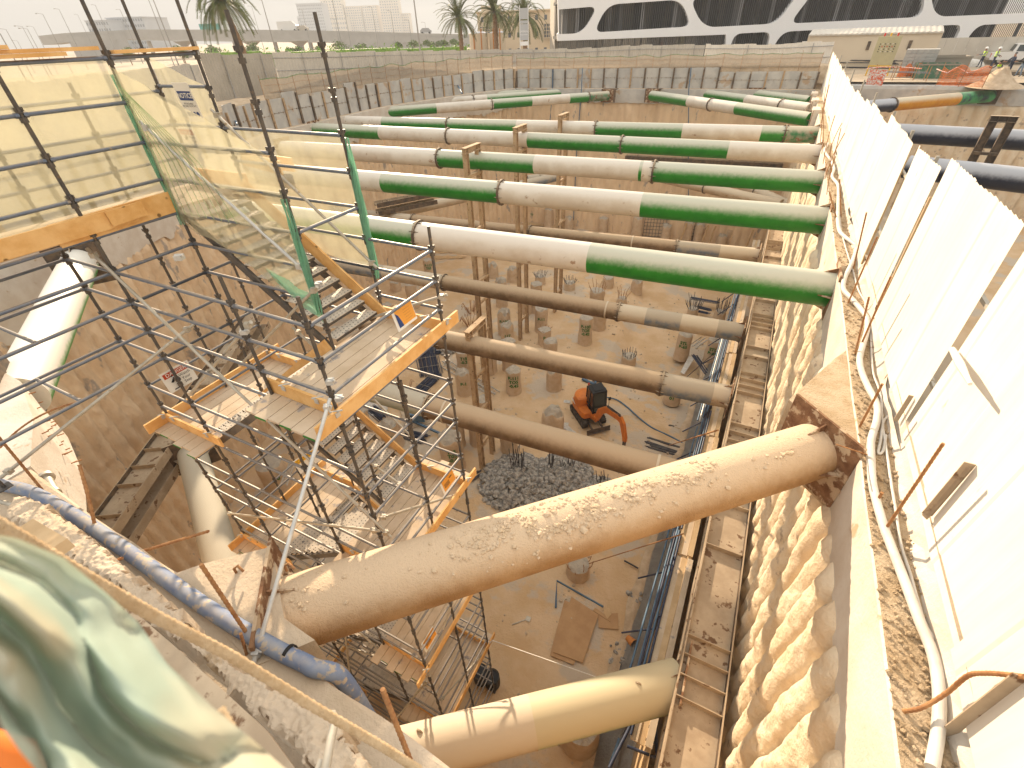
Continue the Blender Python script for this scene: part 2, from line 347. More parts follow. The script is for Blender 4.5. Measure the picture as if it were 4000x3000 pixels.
# bright beam block at the foot of the left strut
mb=MB();mb.prism([(-13.6,2.05,ZT+.02),(-11.9,2.02,ZT+.02),(-10.3,1.55,ZT+.02),(-9.0,.95,ZT+.02),(-9.0,-.6,ZT+.02),(-17.2,-.6,ZT+.02),(-16.9,1.0,ZT+.02)],(0,0,-1),1.5)
o=mb.build('capping_beam',['beam_white']);tag(o,'bright sunlit capping beam block under the lower end of the left white strut','beam')
o=MB()
for i in range(26):
    x=-12.9+i*.13+R_.uniform(-.05,.05);z=R_.uniform(-6.3,-5.3)
    y=2.02 if x<-11.9 else 2.02-(x+11.9)*.3 if x<-10.3 else 1.5
    o.tube([(x,y-.03,z),(x+R_.uniform(-.03,.03),y+R_.uniform(.05,.12),z-.02)],.012,5)
tag(o.build('tie_wire',['rebar']),'short rusty tie stubs poking from the face of the bright beam block','rebar stubs',kind='stuff')
# ================================================================ ground sheets
def sheet(name,poly,holes,z,mat,label=None,kind='structure'):
    loops=[[V((x,y,0)) for x,y in poly]]+[[V((x,y,0)) for x,y in h] for h in holes]
    tri=geometry.tessellate_polygon(loops);pts=[p for l in loops for p in l];mb=MB()
    mb.add([(p.x,p.y,z) for p in pts],[t if (pts[t[1]]-pts[t[0]]).cross(pts[t[2]]-pts[t[0]]).z>0 else t[::-1] for t in tri])
    o=mb.build(name,mat);o['kind']=kind
    if label:o['label']=label
    return o
NP=[(3.75,-.5),(40.,-.5),(40.,58.9),(3.75,58.9)]
pitpoly=[(UW+.45,.2),(UW+.45,57.3),(-28.1,55.5),(-30.8,48.7),(-33.1,38.),(-32.5,24.2),(-18.2,-.9),(-9,-.55)]
sheet('ground',[(-1800,-300),(1500,-300),(1500,2400),(-1800,2400)],[pitpoly,NP],ZG,'street')
# embankment behind the far and left panel walls (the hoarding stands on it)
ZE=-3.35
emb=[(UW+.8,57.0),(-27.6,55.3),(-30.4,48.6),(-32.75,38.),(-32.1,24.4),(-17.9,-.6)]
rs=resample(offp(emb,-.5),.8);mb=MB();n=len(rs);off=[(0,-5.3),(0,ZE-.05),(-.6,ZE),(-2.2,ZE+.05),(-4.,ZE-.1),(-8,ZG-.2)]
vs=[p+nn*o+V((0,0,z+(nz(p.x*.9,p.y*.9,o)*.16 if 1<k_<5 else 0))) for p,nn in rs for k_,(o,z) in enumerate(off)]
K=len(off);mb.add(vs,[(i*K+k+1,i*K+k,(i+1)*K+k,(i+1)*K+k+1) for i in range(n-1) for k in range(K-1)],0,True)
o=mb.build('embankment',['soil']);o['kind']='structure'
# pit floor with dips, tracks and a cut bank on the right
def floorz(x,y):
    z=ZF+.12*nz(x*.35,y*.35)+.06*nz(x*1.3,y*1.3,2)+.025*nz(x*4,y*4,5)
    d=min(1,max(0,(x+6.5+.12*(y-25))/1.2))*min(1,max(0,(y-24)/2.5))
    z-=.55*d*min(1,max(0,(46-y)/3))
    return z
mb=MB();NX,NY=210,300
mb.grid(lambda a,b:(-36+40*a,-1+59*b,floorz(-36+40*a,-1+59*b)),NX,NY)
o=mb.build('pit_floor',['floor_sand']);o['kind']='structure'
# pebbles and clods on the floor
mb=MB()
for i in range(2600):
    x=R_.uniform(-17,1.2);y=R_.uniform(3,42);s=R_.random()**3*.09+.018
    if nz(x*.5,y*.5,7)<-.05+.3*R_.random()-.15: continue
    mb.rock((x,y,floorz(x,y)+s*.3),s,0,(1,1,.7))
tag(mb.build('pebbles',['boulder']),'small stones and clods scattered over the sandy pit floor','stones',kind='stuff')
# ================================================================ soldier post and panel wall above the far and left beams
def panel_wall(path,label,sp,heights,blank=()):
    t=thing('panel_wall',label,'wall',(path[0][0],path[0][1],ZT));rs=resample(path,sp);n=len(rs)
    bay=0
    for i in range(n-1):
        a,nn=rs[i];b=rs[i+1][0];h=heights(i);tt=(b-a).normalized()
        A=a-nn*.28;B=b-nn*.28
        m=MB();hm=ZT+(h-ZT)*R_.uniform(.45,.55)
        for z0,z1 in((ZT,hm-.012),(hm+.012,h)):
            vs=[];q=4
            for r in range(q+1):
                for c in range(q+1):
                    p=A+(B-A)*(.07+.86*c/q)+V((0,0,z0+(z1-z0)*r/q));e=.0 if 0<r<q and 0<c<q else 1
                    vs.append(p+nn*(.03*nz(p.x*1.5,p.y*1.5,p.z*1.5))+V((0,0,(.035*nz(p.x*4,p.y*4) if r==q else 0))))
            m.add(vs,[(r*(q+1)+c,r*(q+1)+c+1,(r+1)*(q+1)+c+1,(r+1)*(q+1)+c) for r in range(q) for c in range(q)])
            m.prism([A+(B-A)*.05+V((0,0,z0)),A+(B-A)*.95+V((0,0,z0)),A+(B-A)*.95+V((0,0,z1-.04)),A+(B-A)*.05+V((0,0,z1-.04))],-nn,.12)
        for k in range(3):
            p=A+(B-A)*(.2+.3*k)+V((0,0,hm));m.box(p+nn*.03,(.03,.03,.09),mi=1)
        m.build('concrete_panel',['gray_conc','rust'],t)
    for i in range(n):
        a,nn=rs[i];m=MB();h=heights(min(i,n-2));tt=V((nn.y,-nn.x,0));top=max(h-.0,h)+R_.uniform(-.12,.12)-.05
        for o in(-.075,.075): m.beam(a-nn*.24+tt*o*.0+nn*(o-.0)+V((0,0,ZT+.01)),a-nn*.24+nn*o+V((0,0,top)),.15,.02,up=nn)
        m.beam(a-nn*.24+V((0,0,ZT+.01)),a-nn*.24+V((0,0,top)),.02,.12,up=nn)
        m.build('steel_post',['post_dark' if R_.random()<.6 else 'post_sand'],t)
    return t
hf=lambda i:-3.35+.1*nz(i*.31,0)+(.12 if i%7==3 else 0)
panel_wall([(UW-.1,56.9),(-27.25,55.0)],'grey concrete panel wall between dark soldier posts across the far end',1.38,lambda i:-3.42+(-.35 if i in(0,1,2,3,4,5) else 0)+.05*nz(i,1))
panel_wall([(-27.3,54.9),(-30.1,48.5),(-32.45,38.)],'stained panel wall with soldier posts on the angled far left side',1.28,hf)
panel_wall([(-32.45,37.9),(-31.85,24.5),(-17.4,-.1)],'tall pale panel wall seen through the scaffold netting on the left',1.35,lambda i:-3.3+(.3 if i%5==2 else 0)+.08*nz(i,3))
# ================================================================ net fence with bar posts on top of the panels
def net_fence(path,label,sp,h0,h1,mat,lampn,lab2):
    t=thing('net_fence',label,'fence',(path[0][0],path[0][1],h0));rs=resample(path,sp);L=0
    for i,(p,nn) in enumerate(rs):
        m=MB();m.tube([p-nn*.2+V((0,0,h0-.9)),p-nn*(.2+.04*nz(i,2))+V((.0,0,h1+R_.uniform(.05,.3)))],.016,5);m.build('fence_post',['rebar'],t)
    fine=resample(path,.3);m=MB();n=len(fine);vs=[]
    for i,(p,nn) in enumerate(fine):
        dip=.13*nz(i*.13,4)+.04*nz(i*.6,8)
        for k in range(5):
            f=k/4;vs.append(p-nn*(.22+.06*nz(i*.35,k*.9))+V((0,0,h0-.1+.14*nz(i*.2,9)+(h1+dip-h0+.1)*f)))
    m.add(vs,[(i*5+k,(i+1)*5+k,(i+1)*5+k+1,i*5+k+1) for i in range(n-1) for k in range(4)],0,True);m.build('netting',[mat],t)
    m=MB();m.tube([vs[i*5+4]+V((0,0,.01)) for i in range(n)],.018,5);m.build('top_rope',['green_end'],t)
    for f in(.35,.7):
        m=MB();m.tube([vs[i*5]+(vs[i*5+4]-vs[i*5])*f+V((0,0,.05*nz(i*.3,f*9))) for i in range(0,n,3)],.009,4);m.build('rail_wire',['rebar'],t)
    return t
net_fence([(UW-.2,57.15),(-27.4,55.35)],'thin beige net fence on bar posts above the far panel wall',1.6,-3.4,-2.45,'net_fence',0,'')
net_fence([(-27.6,55.2),(-30.5,48.6),(-32.8,38.),(-32.35,26.)],'sagging brown net fence above the angled far left panels',1.5,-3.3,-2.15,'net_fence',0,'')
for px,py in((194/2.212*1+1194-88,262),(1438,254),(1642,254),(1822,238),(1962,235),(2127,234),(2342,237),(2555,242),(2815,253),(3110,248)):
    p=PD(px,py,64) if px>1500 else PD(px,py,58)
    tt=thing('floodlight','small black floodlight on the far net fence, facing the pit','floodlight',p,'floodlights along the far fence')
    rt=V((math.cos(.1),-.1,0))
    m=MB();m.box(p,(.42,.1,.32),mi=0);m.build('housing',['black'],tt)
    m=MB();m.box(p+V((0,-.06,0)),(.32,.02,.22));m.build('lens',['led_panel'],tt)
    m=MB();m.tube([p+V((0,.05,-.15)),p+V((0,.1,-.5))],.02,5);m.build('bracket',['pole'],tt)
# ================================================================ corrugated hoarding behind the fence
def corr_hoarding(pxs,ztop,hgt,mat,label,step=.28):
    pts=[P(x,y,ztop) for x,y in pxs];t=thing('hoarding',label,'hoarding',(pts[0].x,pts[0].y,ztop-hgt))
    path=[(p.x,p.y) for p in pts][::-1];rs=resample(path,step/4)
    n=len(rs);m=MB();vs=[]
    for i,(p,nn) in enumerate(rs):
        o=(0,.03,.03,0)[i%4];st=int(i/28);j=.05*((st*7)%5-2)/2
        vs+=[p+nn*o+V((0,0,ztop-hgt)),p+nn*(o+.01*nz(st,1))+V((0,0,ztop+j))]
    m.add(vs,[(2*i,2*i+2,2*i+3,2*i+1) for i in range(n-1)]);m.build('corrugated_sheet',[mat],t)
    rs=resample(path,3.2)
    for z in(ztop-.35,ztop-1.25):
        m=MB();m.tube([p+nn*.1+V((0,0,z+.05*nz(i,z))) for i,(p,nn) in enumerate(rs)],.03,5);m.build('rail',['pole'],t)
    for i,(p,nn) in enumerate(rs):
        m=MB();m.tube([p+nn*.16+V((0,0,ztop-hgt)),p+nn*.16+V((0,0,ztop-.05))],.032,5);m.tube([p+nn*1.1+V((0,0,ztop-hgt)),p+nn*.18+V((0,0,ztop-1.2))],.025,5);m.build('support_post',['pole'],t)
    return t
def hq(px,py,v=None,u=None): return PV(px,py,v) if v else PU(px,py,u)
def hoard(pts,base,mat,label):
    t=thing('hoarding',label,'hoarding',(pts[0].x,pts[0].y,base));m=MB();vs=[]
    for a,b in zip(pts,pts[1:]):
        L=(b-a).length;n=int(L/.07);nn=V((-(b-a).y,(b-a).x,0)).normalized()
        for i in range(n+1):
            p=a+(b-a)*i/n+nn*(0,.03,.03,0)[i%4];st=int(i/15);vs+=[V((p.x,p.y,base)),V((p.x+.01*nz(st,1),p.y,p.z+.03*((st*7)%4-1.5)))]
    m.add(vs,[(2*i,2*i+2,2*i+3,2*i+1) for i in range(len(vs)//2-1)]);m.build('corrugated_sheet',[mat],t)
    for dz in(-.35,-1.2):
        m=MB();m.tube([p+V((0,-.1,dz+.04*nz(p.x,dz))) for a,b in zip(pts,pts[1:]) for p in [a+(b-a)*k/6 for k in range(7)]],.03,5);m.build('rail',['pole'],t)
    for a,b in zip(pts,pts[1:]):
        L=(b-a).length;n=max(1,int(L/3.1))
        for i in range(n):
            p=a+(b-a)*(i+.3)/n;w=V((-p.x,-p.y,0)).normalized();m=MB();m.tube([V((p.x,p.y,base))+w*.15,p+w*.15-V((0,0,.05))],.03,5);m.tube([V((p.x,p.y,base))+w*1.0,p+w*.17-V((0,0,1.1))],.024,5);m.build('support_post',['pole'],t)
    return t
hoard([hq(2755,174,v=60.2),hq(2500,176,v=60.),hq(2250,190,v=59.8),hq(1880,194,v=59.3)],-3.6,'sheet_beige','long pale corrugated hoarding behind the far fence, below the palms')
hoard([hq(3262,160,v=60.8),hq(3000,173,v=60.5),hq(2758,173,v=60.3)],-4.0,'sheet_white','whiter corrugated hoarding piece at the far right end of the back fence')
hoard([hq(1880,195,v=59.3),hq(1500,200,u=-34.8),hq(1060,206,u=-37.2)],-3.6,'sheet_beige','dustier corrugated hoarding along the angled far left side, under the hedge')
hoard([hq(1060,208,u=-37.2),hq(900,212,u=-36.6),hq(775,208,u=-35.8)],-3.6,'sheet_back','corrugated hoarding at the far left behind the heaps of scrap tubes')
hoard([V((-32.6,22.,-1.0)),V((-18.6,-1.0,-.9))],-3.7,'sheet_beige','pale panel hoarding behind the left panel wall, seen through the scaffold netting')
# ================================================================ tubular steel struts
def tparam(a,b,px,py0=None):   # parameter on segment whose projection has image x = px
    def pj(p):
        c=V((p.x*math.cos(TH)+p.y*math.sin(TH),-p.x*math.sin(TH)+p.y*math.cos(TH),p.z));q=V((c.x*_rt.x+c.y*_fw.x*0,0,0))
        return None
    lo,hi=0.,1.
    f=lambda t:projx(a+(b-a)*t)-px
    if f(lo)*f(hi)>0: return 0 if abs(f(lo))<abs(f(hi)) else 1
    s=f(lo)
    for _ in range(40):
        m=(lo+hi)/2
        if f(m)*s>0:lo=m
        else:hi=m
    return (lo+hi)/2
def project(p):
    o=V((p.x*math.cos(TH)+p.y*math.sin(TH),-p.x*math.sin(TH)+p.y*math.cos(TH),p.z))
    # rows of the camera frame in the street frame: street x=_rt, y=_fw, z=_up (camera coords)
    c=_rt*o.x+_fw*o.y+_up*o.z
    return (CX+F*c.x/c.z,CY+F*c.y/c.z)
def projx(p): return project(p)[0]
def strut(a,b,r,bands,flanges,label,group,ends=(1,1),plate='rust',rings=(),platesize=1.35,seg=40,debris=False,noise_amp=0):
    """bands: [(image x where the band ends, material)], last one open"""
    a,b=V(a),V(b);d=(b-a).normalized();t=thing('steel_strut',label,'strut',a,group)
    ts=[0]+[tparam(a,b,x) for x,_ in bands[:-1]]+[1];mats=[];m=MB()
    for i,(x,mt) in enumerate(bands):
        if mt not in mats:mats.append(mt)
        p,q=a+(b-a)*ts[i],a+(b-a)*ts[i+1];n=max(1,int((q-p).length/.8))
        m.tube([p+(q-p)*k/n for k in range(n+1)],r,seg,mats.index(mt),caps=(i==0 or i==len(bands)-1))
    m.build('pipe',mats,t)
    def flange(p,big=1.):
        m=MB();m.ring(p-d*.035,p-d*.004,r*.98,r*1.17,36);m.ring(p+d*.004,p+d*.035,r*.98,r*1.17,36)
        x=d.orthogonal().normalized();y=d.cross(x)
        for k in range(16):
            an=2*pi*k/16+.2;e=x*math.cos(an)+y*math.sin(an);c=p+e*r*1.09
            m.tube([c-d*.07,c+d*.07],.018,6)
            if k%2==0:
                s=e.cross(d)*.008
                for sg in(-1,1):
                    tri=[p+e*r*.99+d*sg*.035,p+e*r*1.16+d*sg*.035,p+e*r*.99+d*sg*.2];m.prism([q-s for q in tri],e.cross(d),.016)
        m.build('flange',['steel_sand' if big>1 else 'steel_dark'],t)
    for f in flanges: flange(a+(b-a)*tparam(a,b,f))
    for f in rings:
        p=a+(b-a)*tparam(a,b,f);m=MB();m.ring(p-d*.04,p+d*.04,r*.99,r*1.05,36);m.build('collar',['pipe_sand'],t)
    for en,p,sg in((ends[0],a,1),(ends[1],b,-1)):
        if not en: continue
        wn=V(en) if hasattr(en,'__len__') else d*sg;wn.z=0;wn.normalize();tt=V((-wn.y,wn.x,0));w=r*platesize
        m=MB();c=p+d*sg*.0
        m.prism([c-tt*w-V((0,0,w)),c+tt*w-V((0,0,w)),c+tt*w+V((0,0,w)),c-tt*w+V((0,0,w))],-wn,.04);m.build('end_plate',[plate],t)
        for e in(tt,-tt,V((0,0,1)),V((0,0,-1))):
            m=MB();s=e.cross(wn)*.012;q0=c+e*r*.96
            m.prism([q0-s,q0+e*r*.34-s,q0+d*sg*.34-s],e.cross(wn),.024)
            m.build('stiffener',[plate],t)
    return t
def seg_from(pxa,pxb,z,ubr=None):
    a=P(*pxa,z);b=P(*pxb,z)
    if ubr is not None:
        k=(ubr-a.x)/(b.x-a.x);b=a+(b-a)*k
    return a,b
W,G='pipe_white','pipe_green'
gt='upper row of painted pipe struts'
RN=(-1,0,0);LN=(1,0,0)
UE=UW+.0
a,b=seg_from((1300,475),(3198,527),ZS,UE)
strut(a,b,.45,[(1500,W),(2022,G),(2325,W),(2665,G),(2970,W),(3070,G),(0,'pipe_rustgreen')],[1753,2328,3063],'farthest of the full-width green and white struts, rust-flaked at its right end',gt,(LN,RN))
a,b=seg_from((1232,506),(3205,603),ZS,UE)
strut(a,b,.45,[(1490,G),(2067,W),(2845,G),(0,W)],[1753,2430],'second full-width strut from the back, all white over its right quarter',gt,(LN,RN))
a,b=seg_from((1110,580),(3212,712),ZS,UE)
strut(a,b,.46,[(1722,W),(2093,G),(2500,W),(2512,G),(2552,W),(0,G)],[1719,2554],'middle full-width strut with a thin green ring painted beside its right flange',gt,(LN,RN))
a,b=seg_from((1000,668),(3232,863),ZS,UE)
strut(a,b,.46,[(1505,W),(1958,G),(2508,W),(0,G)],[1960],'second nearest full-width strut, flange in the middle between green and white',gt,(LN,RN))
a,b=seg_from((905,822),(3262,1133),ZS,UE)
strut(a,b,.45,[(1640,G),(2305,W),(0,G)],[1642],'nearest full-width strut, white in the middle with a long green right end',gt,(LN,RN),seg=56)
# corner struts at the far end
a,b=P(1479,440,ZS),P(2375,374,ZS)
strut(a,b,.42,[(1703,G),(1925,W),(2075,G),(2222,W),(2298,G),(0,'pipe_rustgreen')],[1920,2298],'slanting corner strut with five green and white bands at the far left','corner struts at the far end',((.9,-.3,0),(0,-1,0)))
a,b=P(1662,404,ZS),P(2208,363,ZS)
strut(a,b,.40,[(1900,'pipe_white'),(0,G)],[1848],'pale half-hidden corner strut behind the banded far left one','corner struts at the far end',((.9,-.3,0),(0,-1,0)))
a,b=P(1818,381,ZS),P(2056,364,ZS)
strut(a,b,.38,[(0,G)],[],'shortest green corner strut, deepest in the far left corner','corner struts at the far end',((.9,-.3,0),(0,-1,0)))
a,b=seg_from((2547,374),(3140,463),ZS,UW-.35)
strut(a,b,.44,[(2694,G),(2882,W),(0,G)],[2778],'slanting corner strut, green white green, nearest of the far right trio','corner struts at the far end',((0,-1,0),RN))
a,b=seg_from((2742,367),(3140,423),ZS,UW-.35)
strut(a,b,.42,[(2918,G),(0,W)],[3055],'middle corner strut of the far right trio, white towards the hoarding','corner struts at the far end',((0,-1,0),RN))
a,b=seg_from((2952,371),(3140,394),ZS,UW-.35)
strut(a,b,.42,[(0,G)],[],'plain green corner strut, farthest of the far right trio','corner struts at the far end',((0,-1,0),RN))
for i,(px,py) in enumerate(((3140,463),(3140,423),(3140,394))):
    p=seg_from((2700,400),(px,py),ZS,UW)[1];m=MB();y=P(px,py,ZS).y
    m.prism([(UW-.36,y-.9,ZS-.8),(UW-.36,y+.8,ZS-.8),(UW+.1,y+.8,ZS-.8),(UW+.1,y-.9,ZS-.8)],(0,0,1),1.45)
    tag(m.build('bearing_block',['beam_white']),['concrete bearing block holding the nearest far right corner strut','concrete bearing block holding the middle far right corner strut','concrete bearing block holding the farthest right corner strut'][i],'concrete block','bearing blocks on the right beam')
for px,py,lab in((2375,374,'rusty bearing bracket where the long banded corner strut meets the far beam'),(2547,374,'rusty bearing bracket at the far end of the green white green corner strut'),(2742,367,'rusty bearing bracket on the far beam behind the white corner strut'),(2952,371,'rusty bearing bracket on the far beam nearest the hoarding')):
    p=P(px,py,ZS);m=MB();m.prism([p+V((-.75,.05,-.6)),p+V((.75,.05,-.6)),p+V((.75,.05,.55)),p+V((-.75,.05,.55))],(0,1,0),.08)
    m.prism([p+V((-.75,.05,.5)),p+V((.75,.05,.5)),p+V((.75,1.0,.5)),p+V((-.75,1.0,.5))],(0,0,1),.06)
    tag(m.build('bearing_bracket',['post_dark']),lab,'bracket','bearing brackets on the far beam')
# big dusty diagonal strut close to the camera
a=P(1105,2405,ZS);b=V((1.86,6.90,-5.62))
big=strut(a,b,.45,[(0,'pipe_near')],[],'large dusty brown strut crossing the foreground with dried mud lumps on top',None,((0.75,.66,0),(-.75,-.66,0)),plate='rust',platesize=1.5,seg=96)
d=(b-a).normalized();sd=V((d.y,-d.x,0));m=MB()
for c0,n,w in((.03,60,.03),(.44,420,.07),(.36,420,.06),(.58,240,.045),(.70,170,.035),(.52,160,.1),(.9,60,.03)):
    for i in range(n):
        t=c0+R_.gauss(0,w);an=R_.gauss(-.25,.32);s=abs(R_.gauss(0,1))*.017+.007
        if nz(t*25,an*3,3)<-.08: continue
        e=V((0,0,1))*math.cos(an)+sd*math.sin(-an)
        m.rock(a+(b-a)*t+e*(.452),s,0,(1,1,.6))
m.build('mud_crust',['mud'],big)
# lower strut of the foreground (cream and green)
a=P(1500,2968,ZL);b=P(2655,2668,ZL);a=a+(a-b)*.25
strut(a,b,.5,[(2080,'pipe_sand'),(0,'pipe_cgreen')],[],'lower foreground strut, sand coloured left half and pale green right half',None,((.7,.7,0),RN),seg=72)
for px,py in((2492,2675),(1638,2860)):
    p=P(px,py,ZL+.46);tag(MB().ring(p,p+V((0,.03,0)),.02,.075,14).build('lifting_lug',['steel_sand']),'small welded lifting lug on the %s'%('pale green part of the lower strut' if px>2000 else 'sand coloured part of the lower strut'),'lug')
# left struts
a=P(312,1030,ZS);b=P(75,1555,ZS)
strut(a,b,.47,[(0,'pipe_left')],[],'bright white strut at the left edge behind the scaffold tubes',None,((.87,-.5,0),(.5,.87,0)),plate='steel_dark',platesize=1.6,seg=64)
a=P(752,1775,ZL);b=P(905,2330,ZL);b=b+(b-a)*.6
tt=strut(a,b,.46,[(0,'pipe_shade_green')],[],'shaded grey green strut sloping down below the left scaffold platforms',None,((.87,-.5,0),0),plate='steel_dark',platesize=1.5,seg=56)
tt2=P(850,2100,ZL)
# lower level full-width struts
gl='lower row of brown pipe struts'
UL=1.06*ZL/-12.5
def low(pa,pb,r,bands,fl,label,rings=()):
    a,b=seg_from(pa,pb,ZL,UL);return strut(a,b,r,bands,fl,label,gl,(0,RN),rings=rings)
low((1200,818),(2960,998),.44,[(1534,'pipe_blue'),(1615,'pipe_sand'),(2642,'pipe_brown'),(2810,'pipe_blue'),(0,'pipe_sand')],[1615,2072,2642],'farthest lower brown strut, partly hidden by the painted struts',(2470,))
low((1150,1005),(2913,1302),.44,[(1506,'pipe_blue'),(1737,'pipe_sand'),(2418,'pipe_brown'),(2524,'pipe_sand'),(2660,'pipe_blue'),(2800,'pipe_sand'),(0,'pipe_blue')],[1737,2418],'second lower brown strut with a patchy blue and sand right end',(2370,))
low((1420,1262),(2854,1552),.46,[(2585,'pipe_brown'),(2782,'pipe_blue'),(0,'pipe_sand')],[1719,2585],'third lower brown strut passing behind the excavator, blue near its right end')
low((1380,1506),(2700,1868),.47,[(1678,'pipe_shade_green'),(0,'pipe_brown')],[1678],'nearest lower brown strut passing in front of the rubble heap',(1745,2565))
# cross struts seen under the painted ones at the far end
for pa,pb,r,mt,lab in(((2560,690),(3050,800),.42,'pipe_sand','sand coloured diagonal lower strut beyond the painted struts'),((2850,700),(3120,820),.4,'pipe_sand','rusty lower corner strut in the far right corner'),((2180,690),(1560,830),.4,'pipe_blue','dark bluish lower corner strut at the far left'),((2060,700),(2180,688),.38,'pipe_blue','stub of a dark blue lower strut behind the post')):
    a=P(*pa,ZL);b=P(*pb,ZL);strut(a,b,r,[((pa[0]+pb[0])/2,mt),(0,'pipe_sand')],[(pa[0]*.6+pb[0]*.4)],lab,'lower corner struts',(0,0))
# ================================================================ king posts (twin steel channels)
def king(pxt,pyt,label,ztop,zbot,cap=True,gap=.62,along=(1,0,0),mats=('post_sand',),base_px=None,wd=.26):
    t=thing('king_post',label,'steel post',base_px,'king posts carrying the struts');x,y=base_px.x,base_px.y
    al=V(along).normalized();pr=V((-al.y,al.x,0))
    for s in(-1,1):
        c=V((x,y,0))+pr*s*gap;m=MB()
        m.beam(c+V((0,0,zbot)),c+V((0,0,ztop)),.02,wd,up=pr)
        for q in(-1,1): m.beam(c+pr*q*wd/2*.0+al*0+pr*q*(wd/2)+V((0,0,zbot)),c+pr*q*(wd/2)+V((0,0,ztop)),wd*.9,.022,up=pr)
        m.build('column',list(mats),t)
        m=MB();z=ZL+1.6
        m=MB()
    z=zbot+2
    while z<ztop-.6:
        if abs(z-ZS)>.6 and abs(z-ZL)>.6:
            m=MB();m.beam(V((x,y,z))-pr*(gap+.1),V((x,y,z))+pr*(gap+.1),.12,.16);m.build('batten',list(mats),t)
        z+=2.3
    for zz in(ZS-.52,ZL-.52):
        if zbot<zz<ztop:
            m=MB();m.beam(V((x,y,zz))-pr*(gap+.15),V((x,y,zz))+pr*(gap+.15),.26,.14);m.build('seat_beam',list(mats),t)
    if cap:
        m=MB();m.beam(V((x,y,ztop))-pr*(gap+.2),V((x,y,ztop))+pr*(gap+.2),.28,.03);m.beam(V((x,y,ztop-.26))-pr*(gap+.2),V((x,y,ztop-.26))+pr*(gap+.2),.28,.03);m.beam(V((x,y,ztop-.13))-pr*(gap+.2),V((x,y,ztop-.13))+pr*(gap+.2),.03,.24);m.build('cap_beam',list(mats),t)
    return t
sdir=V((.999,-.05,0))
king(0,0,'left king post of the upper row, capped just above the middle strut',-4.72,ZF-.3,base_px=P(1846,640,ZS))
king(0,0,'middle king post of the upper row, standing in front of the second strut',-4.72,ZF-.3,base_px=P(2032,553,ZS))
king(0,0,'right king post of the upper row, capped above the farthest full-width strut',-4.72,ZF-.3,base_px=P(2200,500,ZS))
king(0,0,'short king post carrying the third lower brown strut, left of the ladder',-10.85,ZF-.3,base_px=P(1862,1328,ZL))
# ================================================================ walers
def waler(a,b,w,depth,label,mats=('steel_sand','steel_dark'),nst=(0.1,),wall=1):
    """heavy twin-beam waler lying against the wall, seen from above as a dusty channel with stiffener plates"""
    a,b=V(a),V(b);d=(b-a).normalized();s=d.cross(V((0,0,1)));t=thing('waler_beam',label,'steel beam',a)
    for k,z in enumerate((depth/2,-depth/2)):
        c=V((0,0,z))
        m=MB();m.beam(a+c,b+c,w*.96,.02);m.build('web',[mats[0]],t)
        for q in(-1,1):
            m=MB();m.beam(a+c+s*q*w/2,b+c+s*q*w/2,.03,.34);m.build('flange_plate',[mats[0] if q<0 else mats[1]],t)
        if k==0:
            L=(b-a).length
            for f in nst:
                p=a+d*f+c;m=MB();m.beam(p-s*(w/2-.02)+V((0,0,.09)),p+s*(w/2-.02)+V((0,0,.09)),.02,.16);m.build('stiffener_plate',[mats[0]],t)
    return t
ws=[]
for cy in(5.2,13.1,16.4,21.6,27,32):
    ws+= [cy-.55,cy-.1,cy+.35,cy+.8]
ws+=[8.6,10.2,11.,11.8,18.5,19.3,24,25,30]
u0=1.06;u1=2.0
waler(((u0+u1)/2,2.6,ZL+.15),((u0+u1)/2+.25,40,ZL+.15),u1-u0,.75,'long dusty steel waler with stiffener plates along the sunlit right wall',nst=[w-2.6 for w in ws])
aa=P(700,1715,ZL);bb=P(450,2085,ZL);dd=(bb-aa).normalized();aa=aa-dd*9;bb=bb+dd*1.5
waler(aa+V((0,0,.1)),bb+V((0,0,.1)),.85,.75,'dark dusty steel waler on the left wall under the scaffold platforms',nst=[9.3,10.1,10.9,11.7,12.9,8,6.5,5,3])
waler(V((-14,55.0,ZL)),V((1.5,55.9,ZL)),.6,.6,'distant waler along the foot of the far wall',nst=[2,4,6,8,10,12])
p0,p1=P(1470,815,ZL+1),P(1700,770,ZL+1)
waler(p0,p1,.7,.6,'rusty waler section on the far left wall below the netting',nst=[1,2.5,4,5.5])
# ================================================================ scaffold stair tower.  local grid: a to the left, b away from the viewer
SO=o2w(-2.3104,4.6433,0);A0,A1,A2,A3=0,1.293,3.88,5.173;B0,B1,B2,BM=0,1.245,2.49,-2.5
ZN=-2.615
def S(a,b,z): return V((SO.x-a,SO.y+b,z))
TR=.0245
tower=thing('scaffold_tower','tall blue tube scaffold stair tower with timber landings going down into the pit','scaffold',S(2.6,1.2,ZF))
STUFFP=[]   # parts beyond the first hundred
def std(a,b,ztop,zbot=ZF+.05):
    m=MB();m.tube([S(a,b,zbot),S(a,b,ztop)],TR,12)
    z=ZN+2.5
    while z>zbot+.1:
        if z<ztop-.05:
            seg=10 if z>-9 else 8
            m.tube([S(a,b,z-.085),S(a,b,z-.03)],.041,seg,smooth=False);m.tube([S(a,b,z+.015),S(a,b,z+.075)],.039,seg,smooth=False)
            if z>-8:
                for k in range(4):
                    an=k*pi/2+.6;m.box(S(a,b,z+.055)+V((math.cos(an)*.042,math.sin(an)*.042,0)),(.02,.02,.045),an)
        z-=.5
    m.box(S(a,b,zbot+.0),(.15,.15,.012))
    return m.build('standard',['scaf_dark'],tower)
ZHI=.27
